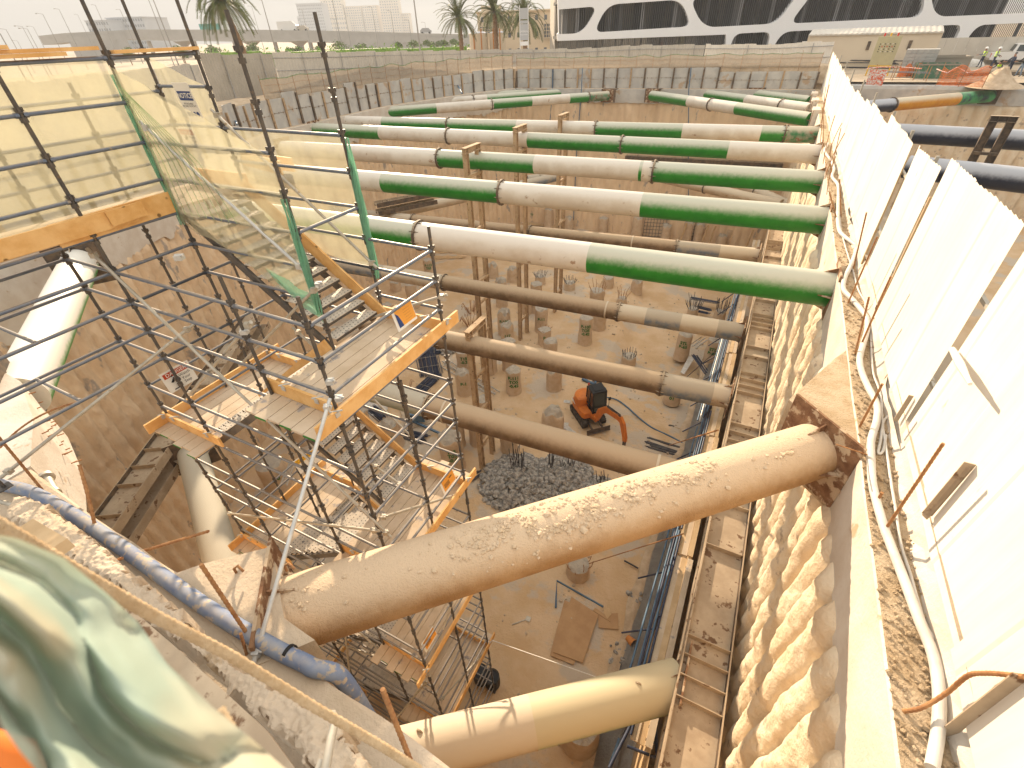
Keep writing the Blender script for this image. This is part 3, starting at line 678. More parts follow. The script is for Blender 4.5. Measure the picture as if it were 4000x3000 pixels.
for a,b,zt in((A0,B0,-2.24),(A0,B2,-2.25),(A1,B0,-2.22),(A1,B2,.26),(A1,B1,.27),(A2,B1,.75),(A2,B0,.75),(A3,B0,.6),(A2,B2,.7),(A3,B2,.9),(A3,B1,-.4),(A0,B1,-4.25),(A2,BM,.5),(A3,BM,.5)):
    std(a,b,zt,ZF+.05 if b!=BM else ZG+.02)
LEDS=[]
def led(p,q,kind='ledger',mat='scaf_blue',r=TR,force=False):
    LEDS.append(((V(p)+V(q)).length/2*(.8 if force else 1),V(p),V(q),kind,r))
lv=lambda k:ZN-.5*k
front=[k for k in range(0,35) if k%4 in(1,2,3) or k==0]
for k in front:
    z=lv(k)
    if z<ZF+.2: break
    led(S(A2,B0,z),S(A1,B0,z))
    if k%4!=3 or k<4: led(S(A1,B0,z),S(A0,B0,z))
    if k%4==3 or k in(0,): led(S(A1,B2,z),S(A0,B2,z))
    else: led(S(A1,B2,z),S(A0,B2,z))
    led(S(A0,B0,z),S(A0,B2,z))
for k in (5,6,7,9,10,11,13,14,15,17,18,19,21,22,23,25,26,27,29,30,31,33,34):
    z=lv(k)
    led(S(A3,B0,z),S(A2,B0,z))
    if k%2: led(S(A3,B0,z),S(A3,B2,z))
for k in (1,3,5,6,7,9,11,13,15,17,19,21,23,25,27,29,31,33):
    z=lv(k);led(S(A2,B2,z),S(A1,B2,z))
    if k%2==1: led(S(A2,B0,z),S(A2,B1,z));led(S(A2,B1,z),S(A2,B2,z))
for k in(5,9,13,17,21): led(S(A1,B0,lv(k)),S(A1,B1,lv(k)));led(S(A1,B1,lv(k)),S(A0,B1,lv(k)))
# guard rails around the upper walkway and first flight
for z in(-.12,-.62,-1.115,-1.615,-2.115):
    led(S(A2,BM,z),S(A2,B0,z),force=True);led(S(A2,B0,z),S(A2,B1,z),force=True)
    if z<-.5: led(S(A3,BM,z),S(A3,B2,z),force=True)
for z in(-1.115,-1.615,-2.115,-2.615,-3.115): led(S(A2,B1,z),S(A1,B1,z),force=True)
for z in(-1.115,-1.615,-2.115,-2.615,-3.115): led(S(A2,B2,z),S(A1,B2,z),force=True)
for z in(-.55,-1.115,-2.115): led(S(A3,B2,z),S(A2,B2,z),force=True)
led(S(A3,B1,-2.115),S(A2,B1,-2.115),force=True);led(S(A2,B1,-.12),S(A2,B2,-.12),force=True)
led(S(A1,B1,-2.115),S(A1,B2,-2.115),force=True)
# long front runs reaching back over the near bay with short truss ties
for z in(-2.615,-3.115,-3.615,-4.115):
    led(S(A2,BM,z),S(A2,B0,z),force=True);led(S(A3,BM,z),S(A3,B0,z),force=True)
    led(S(A2,B0,z),S(A2,B1,z),force=True);led(S(A3,B0,z),S(A2,B0,z),force=True)
for z in(-3.115,-4.115): led(S(A2,-1.25,z),S(A3,-1.25,z),'transom',force=True)
LEDS.sort(key=lambda e:e[0])
for dist,p,q,kind,r in LEDS[:98]:
    d=(q-p).normalized();m=MB();m.tube([p+d*.03,q-d*.03],r,10)
    for e in(p+d*.045,q-d*.045): m.tube([e-d*.025,e+d*.02],.032,6,smooth=False)
    m.build(kind,['scaf_blue'],tower)
m=MB()
for dist,p,q,kind,r in LEDS[98:]: m.tube([p,q],r,7)
o=m.build('ledger',['scaf_blue'],tower);o['kind']='stuff';o['label']='deeper ledgers and guard rails of the stair tower'
# galvanised braces and loose tubes
def brace(pts,label=None,r=.0245,mat='galv'):
    m=MB();m.tube(pts,r,12)
    for e in(pts[0],pts[-1]):
        d=(V(pts[1])-V(pts[0])).normalized();e=V(e)+d*(.12 if e is pts[0] else -.12)
        m.box(e,(.075,.075,.075),.4);m.tube([e+V((-.05,0,.03)),e+V((.07,.02,.03))],.012,6)
    return m.build('brace_tube',[mat],tower)
vb=lambda b:SO.y+b
def onb(px,py,b): return PV(px,py,vb(b))
brace([onb(547,475,B1-.05),onb(1193,1062,B1-.05)],mat='galv_bright')
brace([onb(825,428,B2-.05),onb(1472,1046,B2-.05)])
brace([onb(339,971,B0-.06),onb(1528,2099,B0-.06)])
brace([onb(980,1258,B0+.05),onb(740,1543,B0+.05)])
brace([onb(1239,1120,B1-.08),onb(936,1428,B1-.08)])
brace([onb(756,1267,.3),P(2,1866,-4.7)])
brace([onb(890,2005,-.08),onb(1480,2074,-.08)])
brace([S(0,-.08,-3.9)+V((.06,0,.3)),P(988,2600,-5.1)],r=.0245,mat='galv_bright')
brace([onb(1440,1540,B2+.05),onb(1622,1720,B2+.05)])
brace([onb(1143,1279,B1+.3),onb(1272,1396,B1+.3)])
brace([PV(1747,1151,vb(B2+.02)),PV(1290,1290,vb(B2-.4))])
brace([onb(1449,1809,B1),onb(1580,1905,B1)])
brace([onb(1337,2560,-.9),onb(1440,2745,-.5)] if False else [S(0,-.1,-12.5),P(1530,2830,-14.5)])
brace([S(2.2,-.1,-11),P(1378,2745,-15)])
brace([onb(1230,2480,-.1),onb(1680,2640,-.1)])
brace([S(3.9,0-.1,-10.2),S(.2,-.1,-13.2)]);brace([S(0,.1,-6.3),S(0,2.4,-8.2)]);brace([S(0,2.4,-10.3),S(0,.1,-12.2)]);brace([S(0,.1,-14.3),S(0,2.4,-16.2)])
# landings
def planks(a0,a1,b0,b1,z,n,endgreen=True,jit=.12,mat='wood_plank'):
    t_=MB();w=(a1-a0)/n
    for i in range(n):
        j0=R_.uniform(-jit,jit*.3);j1=R_.uniform(-jit*.4,jit)
        c=S(a0+w*(i+.5),(b0+b1)/2,z);m=t_
        p=S(a0+w*(i+.5),b0+j0,z);q=S(a0+w*(i+.5),b1+j1,z)
        m.beam(p,q,w-.012,.038)
        if i%2==0: m.beam(p-V((0,.004,0)),p-V((0,.0005,0)),w-.014,.036,mi=1)
    return t_
def landing(a0,a1,b0,b1,z,toes,n=5):
    m=planks(a0,a1,b0,b1,z-.02,n);m.build('deck_boards',['wood_plank','green_end'],tower)
    for (p,q) in toes:
        mm=MB();d=(V(q)-V(p)).normalized();mm.beam(p,q,.038,.225);mm.build('toe_board',['wood_toe'],tower)
        for e in(V(p)+d*.35,V(q)-d*.35):
            mm=MB();mm.box(e+V((0,0,.06)),(.07,.07,.07));mm.tube([e+V((-.06,-.04,.1)),e+V((.08,.05,.12))],.012,6);mm.build('board_clip',['galv_bright'],tower)
zl=-4.03
for i in range(4):
    z=zl-4*i
    landing(A0-.0,A1+.06,-.33,B2+.33,z,[(S(A0-.06,-.42,z+.1),S(A0-.06,B2+.38,z+.1)),(S(A1+.05,.05,z+.12),S(A0,.02,z+.12)),(S(A1-.05,B2-.02,z+.1),S(A0,B2-.02,z+.1))],n=6)
    z=zl-2-4*i
    if z>ZF: landing(A2-.1,A3+.12,-.35,B2+.3,z,[(S(A3+.06,-.42,z+.1),S(A3+.06,B2+.3,z+.1)),(S(A3+.1,-.02,z+.12),S(A2-.35,-.04,z+.12)),(S(A3,B2-.02,z+.1),S(A2,B2-.02,z+.1))],n=6)
# upper walkway at street level
z=-2.06
m=planks(A2+.02,A3,BM-.3,B2+.1,z,6);m.build('deck_boards',['wood_plank','green_end'],tower)
m=MB();m.beam(S(A2-.05,-2.9,z+.14),S(A2-.05,.62,z+.13),.038,.235);m.build('toe_board',['wood_toe'],tower)
m=MB();m.beam(S(A2-.01,-.4,z+.1),S(A2-.01,1.22,z+.12),.038,.3);m.build('toe_board',['wood_toe'],tower)
m=MB();m.beam(S(A2-.09,.25,z+.14),S(A2-.09,.75,z+.16),.02,.2);m.build('toe_board',['wood_toe'],tower)
for k,(p,q,zz) in enumerate(((S(A2+.02,-2.6,0),S(A2+.02,.75,0),-.055),(S(A2+.04,-2.6,0),S(A2+.04,1.15,0),-.012),(S(A2+.0,-2.6,0),S(A2+.0,.2,0),.03),(S(A2,B1+.05,0),S(A2,B2,0),-.06))):
    m=MB();m.beam(p+V((0,0,zz)),q+V((0,0,zz)),.225,.04);m.build('spare_board',['wood_toe'],tower)
m=MB();m.beam(S(A3,B2+.03,z+.12),S(A2-.1,B2+.03,z+.12),.038,.24);m.build('toe_board',['wood_toe'],tower)
for s in(0,.25):
    m=MB();m.beam(S(A2,B2+.15+s,-1.6-s*.3),S(A2-.9,B2+.15+s,-1.7),.04,.22);m.build('toe_board',['wood_toe'],tower)
# stair flights with perforated steel treads
def flight(a0,z0,a1,z1,b0,b1,sideboard,top=9):
    fl=MB();o=S((a0+a1)/2,b0,(z0+z1)/2)
    n=11
    fe=MB()
    for s in(b0+.03,b1-.03): fe.beam(S(a0,s,z0-.16),S(a1,s,z1-.1),.05,.12)
    f=fe.build('stair_flight',['scaf_dark'],tower,origin=o)
    for i in range(n):
        t=(i+.7)/n;a=a0+(a1-a0)*t;zz=z0+(z1-z0)*(i+1)/(n+1)
        m=MB();w=.24;ba,bb=b0+.05,b1-.05
        m.box(S(a,(ba+bb)/2,zz),(w,bb-ba,.012))
        for q in(-1,1): m.box(S(a+q*(w/2-.004),(ba+bb)/2,zz-.028),(.006,bb-ba,.05),mi=1)
        nb=int((bb-ba)/.075)
        if zz>-13:
            for r in range(3):
                for c in range(nb):
                    p=S(a+(r-1)*.075,ba+.04+c*.075+(.037 if r==1 else 0),zz+.0066)
                    if p.y>S(0,bb-.02,0).y: continue
                    k=5;m.add([p+V((math.cos(2*pi*h/k)*.013,math.sin(2*pi*h/k)*.013,0)) for h in range(k)],[tuple(range(k))],2)
        m.build('tread',['tread','scaf_dark','tread_hole'],f,origin=S(a,(ba+bb)/2,zz))
    if sideboard is not None:
        d=.24
        m=MB();m.beam(S(a0+(a1-a0)*.02,sideboard,z0+.06),S(a1+(a1-a0)*.05,sideboard,z1+.06),.038,.235,up=(0,0,1));m.build('side_board',['wood_toe'],f,origin=S(a0,sideboard,z0))
zz=-2.03
for i in range(9):
    if i%2==0: flight(A2-.0,zz,A1+.02,zz-2,B1+.03,B2-.12,B2-.06)
    else: flight(A1+.05,zz,A2-.02,zz-2,B0+.05,B1-.05,(B1-.0 if i<3 else None))
    zz-=2
# coupler clamps on some nodes
for px,py,b in((1290,1490,0),(1325,1555,0),(700,1005,0),(955,1295,0),(1245,1110,B1)):
    p=onb(px,py,b);m=MB();m.box(p,(.09,.09,.06),.5);m.tube([p+V((-.07,0,.02)),p+V((.08,.01,.03))],.014,6);m.build('coupler',['galv_bright'],tower)
# ================================================================ debris netting
def net(name,pts,nu,nv,label,mat,wr=.05,seed=0,sag=.0,edge=None):
    """bilinear patch with wrinkles"""
    a,b,c,d=[V(q) for q in pts];m=MB();n=(b-a).cross(d-a).normalized()
    def fn(s,t):
        p=(a*(1-s)+b*s)*(1-t)+(d*(1-s)+c*s)*t
        w=wr*(nz(s*4+seed,t*2.3,seed)+.5*nz(s*11+seed,t*3,2))+sag*math.sin(pi*s)*math.sin(pi*t)
        e=min(s,1-s)*6;e=min(1,e)
        q=V((0,0,0))
        if edge: q=V((0,0,-edge*math.sin(pi*s*3+seed)**2*(1-t)*.5))
        return p+n*w*e+q
    m.grid(fn,nu,nv);return tag(m.build(name,[mat]),label,'netting')
net('debris_net',[S(A2+.03,-2.5,-1.85),S(A2+.03,B1,-1.80),S(A2+.03,B1,-.1),S(A2+.03,-2.5,-.1)],50,24,'beige debris net stretched over the scaffold left of the corner post','net_beige',.05,1)
net('debris_net',[S(A2,B1-.04,-2.2),S(A1,B1-.04,-3.3),S(A1,B1-.04,-1.15),S(A2,B1-.04,-.2)],60,40,'big beige debris net in front of the upper stair flight, its lower hem hanging loose','net_beige',.06,4,edge=.12)
net('debris_net',[S(A2,B2+.03,-2.9),S(A1,B2+.03,-3.15),S(A1,B2+.03,-1.1),S(A2,B2+.03,-1.1)],60,40,'beige debris net behind the stair flight, ending at the bunched green edge','net_beige',.05,8)
net('debris_net',[S(A3+.03,-2.5,-1.95),S(A3+.03,B2,-1.95),S(A3+.03,B2,-.3),S(A3+.03,-2.5,-.3)],50,24,'beige debris net on the far side of the upper walkway','net_beige',.05,12)
net('debris_net',[S(A3,B2+.04,-2.2),S(A2,B2+.04,-2.2),S(A2,B2+.04,-.6),S(A3,B2+.04,-.15)],30,30,'beige debris net behind the notice sign on the upper walkway','net_beige',.05,15)
def bunch(a,b,z0,z1,label,r=.05):
    m=MB()
    for k in range(5):
        pts=[];rr=[]
        for i in range(16):
            t=i/15;z=z0+(z1-z0)*t
            pts.append(S(a,b,z)+V((.035*math.cos(k*1.3+t*4)+.03*nz(t*4,k),.035*math.sin(k*1.3+t*4),0)));rr.append(r*(.35+.65*math.sin(pi*min(1,t*1.15)))*(.8+.4*nz(t*7,k,3)))
        m.tube(pts,rr,9)
    return tag(m.build('bunched_net',['net_green']),label,'netting')
bunch(A1-.03,B2+.02,-3.3,-1.15,'thick green net edge bunched and tied round the right rear standard',.045)
bunch(A1,B1-.04,-3.35,-1.65,'green net hem gathered round the front standard beside the stairs',.032)
bunch(A2,B1-.03,-2.3,-.3,'thin green hem of netting tied down the corner standard',.022)
m=MB()
for k in range(9):
    m.tube([S(A2-.02-k*.03,B1-.06,-.35-.03*k),S(A2-.2-k*.12,B1-.08,-1.3),S(A2-.1-k*.17,B1-.07,-2.1)],.006,5)
tag(m.build('net_folds',['net_green_thin']),'fan of green pleats in the netting beside the corner standard','netting',kind='stuff')
net('torn_net',[S(A1+.75,B1-.05,-2.95),S(A1-.02,B1-.05,-3.5),S(A1-.02,B1-.05,-3.05),S(A1+.9,B1-.05,-2.75)],20,10,'torn green net corner dangling from the front standard above the treads','net_green',.06,20)
# ================================================================ signs on the scaffold
def board(c,x,y,w,h,label,cat='sign',back='sign_white',name='sign',t=.006):
    x,y=V(x).normalized(),V(y).normalized();n=x.cross(y);c=V(c);m=MB()
    m.prism([c-x*w/2-y*h/2,c+x*w/2-y*h/2,c+x*w/2+y*h/2,c-x*w/2+y*h/2],-n,t);th=tag(m.build(name,[back],origin=c),label,cat)
    return th,c+n*.002,x,y,n
def panel(th,c,x,y,ox,oy,w,h,mat,nm='print_panel',lift=.0012):
    m=MB();n=x.cross(y);q=c+x*ox+y*oy+n*lift;m.add([q-x*w/2-y*h/2,q+x*w/2-y*h/2,q+x*w/2+y*h/2,q-x*w/2+y*h/2],[(0,1,2,3)]);return m.build(nm,[mat],th)
def letter(th,c,x,y,ox,oy,s,size,mat,nm='lettering',bold=0,lift=.0026):
    m=MB();n=x.cross(y);put_text(m,s,size,c+x*ox+y*oy+n*lift,x,y,0,bold);return m.build(nm,[mat],th)
X=(1,0,0)
p=PV(736,402,vb(B2-.06));th,c,x,y,n=board(p,X,(0,-.1,1),.40,.56,'white and blue notice sign tied to the upper scaffold, above the danger sign')
panel(th,c,x,y,0,.10,.34,.13,'sign_blue');letter(th,c,x,y,0,.10,'NOTICE',.10,'sign_white',bold=.002);letter(th,c,x,y,0,-.03,'PPE REQUIRED\nBEYOND THIS POINT',.036,'ink')
for k in range(4):
    m=MB();q=c+x*(-.12+.08*k)+y*-.16+n*.0014;m.add([q+x*math.cos(2*pi*i/14)*.036+y*math.sin(2*pi*i/14)*.036 for i in range(14)],[tuple(range(14))]);m.build('pictogram',['sign_blue'],th)
def danger(px,py,b,label,ang,tilt,w=.42,h=.34,side=None):
    p=PV(px,py,vb(b)) if side is None else PU(px,py,side);x=V((math.cos(ang),0,-math.sin(ang)));y=V((math.sin(ang),-.25,math.cos(ang)));y=(y-x*y.dot(x))
    if side is not None: x=V((0,1,0));y=V((-.15,0,1)).normalized()
    th,c,x,y,n=board(p,x,y,w,h,label);panel(th,c,x,y,0,h*.3,w*.86,h*.24,'sign_red');letter(th,c,x,y,0,h*.3,'DANGER',h*.23,'sign_white',bold=.001)
    letter(th,c,x,y,w*.2,-h*.13,'Watch\nYour\nStep',h*.19,'ink')
    m=MB();q=c+x*(-w*.2)+y*(-h*.1)+n*.002
    for pts in([(0,.11),(.025,.13),(.0,.15),(-.025,.13)],[(-.06,.02),(.02,.1),(.05,.05),(-.02,0)],[(-.02,0),(.05,-.04),(.07,-.1),(.03,-.03)],[(-.07,-.12),(.02,-.12),(.02,-.08),(.09,-.08),(.09,-.14),(-.07,-.14)]):
        m.add([q+x*u*.9+y*v_*.9 for u,v_ in pts],[tuple(range(len(pts)))])
    m.build('pictogram',['ink'],th)
danger(742,540,B2-.05,'danger watch your step sign seen through the netting, below the notice sign',0,0)
danger(700,1472,B0-.09,'danger watch your step sign hung on the left front scaffold tubes',.42,0,.5,.38,side=SO.x-A2-.07)
p=PU(1200,1801,SO.x-A1-.6);th,c,x,y,n=board(p,(.2,1,0),(-.2,0,.9),.42,.3,'yellow and white caution sign inside the middle of the stair tower');panel(th,c,x,y,0,.09,.38,.09,'sign_yellow');letter(th,c,x,y,0,.09,'CAUTION',.075,'ink')
# printed notices on the guard rails (seen from behind, text mirrored by the photo's see-through paper)
def paper(pc,label,flip,kind):
    x=V((0,1,0));y=V((-.25,0,1)).normalized();c=pc
    th,c,x,y,n=board(c,x,y,.46,.34,label,back='sign_white',name='notice_paper')
    n=x.cross(y)
    if n.dot(-c)<0: pass
    cc=c
    for off in(.0,):
        panel(th,cc,x,y,.02,.01,.40,.28,'sign_orange')
        if kind==0:
            m=MB();q=cc+n*.003
            pts=[(-.18,-.13),(-.08,-.13),(-.1,-.04),(-.13,.05),(-.18,.1)];m.add([q+x*u+y*v_ for u,v_ in pts],[tuple(range(5))]);m.build('print_panel',['sign_blue'],th)
            for k in range(5): 
                m=MB();q=cc+x*(.07)+y*(-.08+.04*k)+n*.003;m.add([q-x*.08-y*.001,q+x*.08-y*.001,q+x*.08+y*.001,q-x*.08+y*.001],[(0,1,2,3)]);m.build('table_line',['ink'],th)
        else:
            for k in range(7):
                m=MB();q=cc+x*(-.13+.025*k)+y*(-.02)+n*.003;m.add([q-x*.006-y*.05,q+x*.006-y*.05,q+x*.006+y*.05,q-x*.006+y*.05],[(0,1,2,3)]);m.build('printed_bar',['ink'],th)
            m=MB();q=cc+x*.1+y*.05+n*.003;m.add([q-x*.05-y*.012,q+x*.05-y*.012,q+x*.05+y*.012,q-x*.05+y*.012],[(0,1,2,3)]);m.build('printed_bar',['ink'],th)
    return th
paper(PU(1588,1232,SO.x+.0)+V((-.04,0,0)),'orange and blue inspection notice hanging from the rail of the top landing',1,0)
paper(PU(1755,1882,SO.x)+V((-.03,0,0)),'orange notice with black bars hanging from the rail of the third landing',1,1)
paper(PU(1682,2500,SO.x)+V((-.03,0,0)),'narrow orange notice on the rail of a deep landing below the big strut',1,1)
# ================================================================ right edge: hoarding, upstand, conduit, bars
UH=2.76
mb=MB();rs=resample([(2.78,.4),(2.78,57.)],.25);n=len(rs);vs=[]
for i,(p,nn) in enumerate(rs):
    for k,(o,z) in enumerate(((0.05,ZT-.03),(0,ZT+.12),(-.03,ZT+.30),(-.35,ZT+.33),(-.9,ZT+.34))):
        vs.append(p+nn*(o+.03*nz(p.y*2,k)+(.05*nz(p.y*7,k) if k<2 else 0))+V((0,0,z+.04*nz(p.y*1.4,k,5)+(-.25 if (k==2 and int(p.y/1.7)%6==4) else 0))))
mb.add(vs,[(i*5+k+1,i*5+k,(i+1)*5+k,(i+1)*5+k+1) for i in range(n-1) for k in range(4)])
tag(mb.build('upstand_kerb',['beam_white']),'low whitish concrete upstand at the foot of the tall white hoarding','kerb')
mb=MB()
for i in range(5200):
    y=.8+R_.random()**1.6*26;x=UW+.02+.5*R_.random();s=.004+R_.random()**4*.03
    mb.rock((x,y,ZT+s*.4),s)
tag(mb.build('gravel',['gritty']),'grit and crumbled stones along the top of the right capping beam','gravel',kind='stuff')
wh=thing('white_hoarding','very bright white corrugated hoarding with a jagged top along the right pit edge','hoarding',(UH,10,ZT))
# sheet groups: (v0,v1,height,lean at the bottom,offset)
def hsheet(v0,v1,zt0,zt1,off,tilt=0,zb=-4.86,rib=.2,jag=.04,bshift=0):
    m=MB();n=max(2,int((v1-v0)/rib)*5);vs=[];prof=(0,0,.0015,.0015,0)
    for i in range(n+1):
        y=v0+(v1-v0)*i/n;st=int((y-v0)/1.02);o=off+prof[i%5]*-1+.012*nz(st*3,1)
        o-=.012*(st%2);z1=zt0+(zt1-zt0)*i/n+jag*(((st*5)%4)-1.5)+.005*(i%5)
        b=zb+.05*nz(st*2.7,3)
        vs+=[V((UH+o+.0+.02*nz(y,0),y+bshift,b)),V((UH+o+.01*nz(y*2,5),y+bshift*.5+tilt*.5,(b+z1)/2)),V((UH+o+.03*nz(y*.7,9),y+tilt,z1))]
    m.add(vs,[(3*i+k,3*i+3+k,3*i+4+k,3*i+1+k) for i in range(n) for k in(0,1)]);return m.build('hoarding_sheet',['sheet_white'],wh)
def vat(px,py): return PU(px,py,UH)
for (t0,t1) in (((3262,215),(3300,300)),((3302,300),(3340,345)),((3342,348),(3405,372)),((3407,380),(3480,428)),((3482,430),(3575,520)),((3575,548),(3592,580))):
    pass
pts=[((3258,175),(3262,240)),]
# (v range, top z at each end) measured along the top edge
prof=[(57,44,-2.35,-2.45),(44,31,-2.5,-2.62),(31,24,-2.66,-2.5),(23.9,17.8,-2.42,-2.36)]
for a,b,za,zb_ in prof: hsheet(b,a,zb_,za,0)
tops=[((3410,385),(3442,420)),((3442,400),(3500,520)),((3500,500),(3574,545))]
q1=vat(3420,388);q2=vat(3575,550);q3=vat(3595,585);q4=vat(3695,660);q5=vat(3725,640);q6=vat(3990,850)
hsheet(q2.y,min(17.75,q1.y),q2.z,q1.z,.0,0)
hsheet(q4.y+.02,q3.y-.05,q4.z,q3.z,.02,.35,bshift=.12)
hsheet(6.9,q5.y-.05,-1.88,q5.z,.01,.3,bshift=.1,jag=.02)
hsheet(3.6,6.88,-1.85,-1.88,.03,.0);hsheet(.3,3.58,-1.8,-1.85,.0,.0)
for v_,lab in((q2.y-.05,0),(q4.y-.1,0)):
    m=MB();m.beam((UH+.03,v_,-4.95),(UH+.03,v_+.25,-2.6),.05,.05,up=(1,0,0));m.build('batten',['wood_pale'],wh)
for v_ in(9.4,12.2,15.1,18.3,23,28,34,40,47):
    m=MB();m.tube([(UH+.15,v_,-4.8),(UH+.13,v_,-2.15)],.035,8);m.build('support_pole',['galv'],wh)
for z in(-2.85,-4.1):
    m=MB();m.beam((UH+.09,1.,z),(UH+.09,56,z),.05,.05);m.build('back_rail',['galv'],wh)
# torn flap standing off the near sheet
m=MB();q=PU(3690,1990,UH-.06);m.add([PU(3625,1900,UH-.03),PU(3700,1765,UH-.28),PU(3850,1680,UH-.02),PU(3830,1670,UH-.02)],[(0,1,2)]);
# wooden / steel stubs leaning against the hoarding foot
for (a,b,w,mt,lab) in ((((3620,2010)),((3790,1810)),.10,'steel_sand','long gritty angle iron wedged under the near hoarding sheet'),(((3500,1640)),((3560,1545)),.06,'steel_sand','short rusty angle iron at the foot of the hoarding beside the conduit'),(((3690,2870)),((3990,2640)),.1,'steel_sand','mud caked angle iron under the hoarding in the bottom right corner')):
    p=PU(a[0],a[1],UH-.05);q=PU(b[0],b[1],UH-.04);m=MB();m.beam(p,q,.012,w,up=(1,0,0));m.beam(p+V((-.0,0,-w/2)),q+V((0,0,-w/2)),w*.7,.012);tag(m.build('angle_iron',[mt]),lab,'steel angle')
m=MB();p=PU(3720,1365,UH-.05);q=PU(3790,1500,UH-.22);m.tube([p,(p+q)/2+V((0,.02,0)),q],[.035,.045,.02],8);tag(m.build('bent_flap',['sheet_white']),'peeling strip sticking out of the middle of the white hoarding','flap')
# debris of timber planks leaning: sheets separated
# conduit hoses on the beam
def hose(px,z,r,mat,label,seg=14,cat='hose',name='conduit_hose',wob=.0):
    pts=[];base=[P(x,y,z if not isinstance(z,(list,tuple)) else z[i]) for i,(x,y) in enumerate(px)]
    n=len(base)
    for i in range(n-1):
        p0,p1,p2,p3=base[max(0,i-1)],base[i],base[i+1],base[min(n-1,i+2)]
        for k in range(6):
            t=k/6;pts.append(.5*((2*p1)+(-p0+p2)*t+(2*p0-5*p1+4*p2-p3)*t*t+(-p0+3*p1-3*p2+p3)*t**3))
    pts.append(base[-1]);m=MB();m.tube(pts,r,seg);return tag(m.build(name,[mat]),label,cat)
zc=ZT+.07
hose([(3235,560),(3222,590),(3245,625),(3258,660),(3250,690),(3272,720),(3275,760),(3272,830),(3277,895),(3300,925),(3345,960),(3345,980),(3322,1040),(3300,1085),(3295,1130),(3330,1170),(3360,1205),(3385,1240),(3388,1285),(3370,1350),(3358,1400),(3365,1450),(3390,1510),(3425,1580),(3425,1640),(3403,1720),(3403,1800),(3410,1900),(3450,2050),(3480,2130),(3530,2260),(3590,2420),(3645,2560),(3668,2700),(3665,2850),(3640,3000)],zc,.052,'conduit','thick pale conduit snaking along the right capping beam from the far end')
hose([(3275,760),(3285,890),(3310,990),(3330,1050),(3352,1130),(3380,1180),(3400,1240),(3402,1330),(3410,1450),(3430,1510),(3442,1560),(3448,1660),(3460,1740),(3480,1880),(3500,2000),(3520,2130),(3555,2240),(3580,2330),(3620,2450),(3690,2560),(3730,2690),(3800,2830),(3920,3000)],ZT+.03,.018,'conduit','thin pale cable winding beside the thick conduit on the right beam',8,'cable','cable')
hose([(3460,1590),(3470,1620),(3450,1650),(3440,1720),(3430,1770),(3450,1760),(3460,1700)],ZT+.03,.02,'conduit','short curl of cable under the thick conduit',8,'cable','cable')
m=MB()
for k in range(3):
    c=P(3395+k*3,2690-1000+k*2,ZT+.03) if False else P(3388,1345,ZT+.03)
for k in range(3):
    c=P(3392,1342,ZT+.03+.01*k);m.tube([c+V((math.cos(t*.5+k)*.13,math.sin(t*.5+k)*.13,0)) for t in range(13)],.004,5)
tag(m.build('wire_coil',['rebar']),'small coil of tie wire lying on the beam beside the conduit','wire')
# ribbed reinforcing bars
def rebar(p,q,label,r=.02,mid=None,group=None,mat='rebar'):
    p,q=V(p),V(q);pts=[];rr=[]
    L=(q-p).length;n=max(6,int(L/.03));
    if n>90:n=90
    for i in range(n+1):
        t=i/n;x=p+(q-p)*t
        if mid is not None: x=x+V(mid)*4*t*(1-t)
        pts.append(x);rr.append(r*(1.16 if i%2 else .93))
    m=MB();m.tube(pts,rr,9,smooth=False);return tag(m.build('rebar',[mat]),label,'rebar',group)
def up_bar(pb,pt,zb,label,h=None,lean_u=None,**k):
    b=P(pb[0],pb[1],zb);r=ray(*pt)
    if lean_u is None: s=math.hypot(b.x,b.y)/math.hypot(r.x,r.y)
    else: s=lean_u/r.x
    return rebar(b,r*s,label,**k)
gr='bent rusty bars sticking up from the right beam'
for pb,pt,lab in (((3332,1055),(3385,830),'rusty bar on the right beam just below the torn white conduit bend'),((3285,850),(3280,700),'rusty bar crossing the conduit at the end of the second nearest green strut'),((3270,860),(3240,750),'leaning rusty bar left of the conduit near the second nearest strut'),((3312,1185),(3427,925),'rusty bar rising in front of the narrow hoarding gap'),((3360,1355),(3480,1080),'long rusty bar at the S bend of the conduit'),((3335,1385)if 0 else (3340,1385),(3482,1082) if 0 else (3395,1160),'rusty bar beside the nearest green strut plate'),((3445,1500),(3550,1345),'rusty bar leaning to the hoarding above the short angle iron'),((3358,1667),(3447,1500),'rusty bar on the beam behind the big brown strut plate'),((3450,2080),(3685,1732),'long straight rusty bar leaning over the conduit in the right foreground'),((3420,1968),(3446,1924),'short rusty stub beside the conduit in the right foreground')):
    up_bar(pb,pt,ZT,lab,r=.017,group=gr)
for i,(pb,pt) in enumerate((((3215,640),(3262,450)),((3222,700),(3300,520)),((3205,560),(3240,330)),((3210,600),(3212,420)),((3240,700),(3285,500)),((3208,480),(3225,340)),((3212,440),(3245,290)),((3230,760),(3265,610)),((3248,680),(3250,560)),((3236,620),(3290,480)))):
    up_bar(pb,pt,ZT,'thin bent rusty bar in the tangle along the far part of the right beam',r=.014,group='tangled thin bars on the far right beam',mid=(R_.uniform(-.1,.1),0,0))
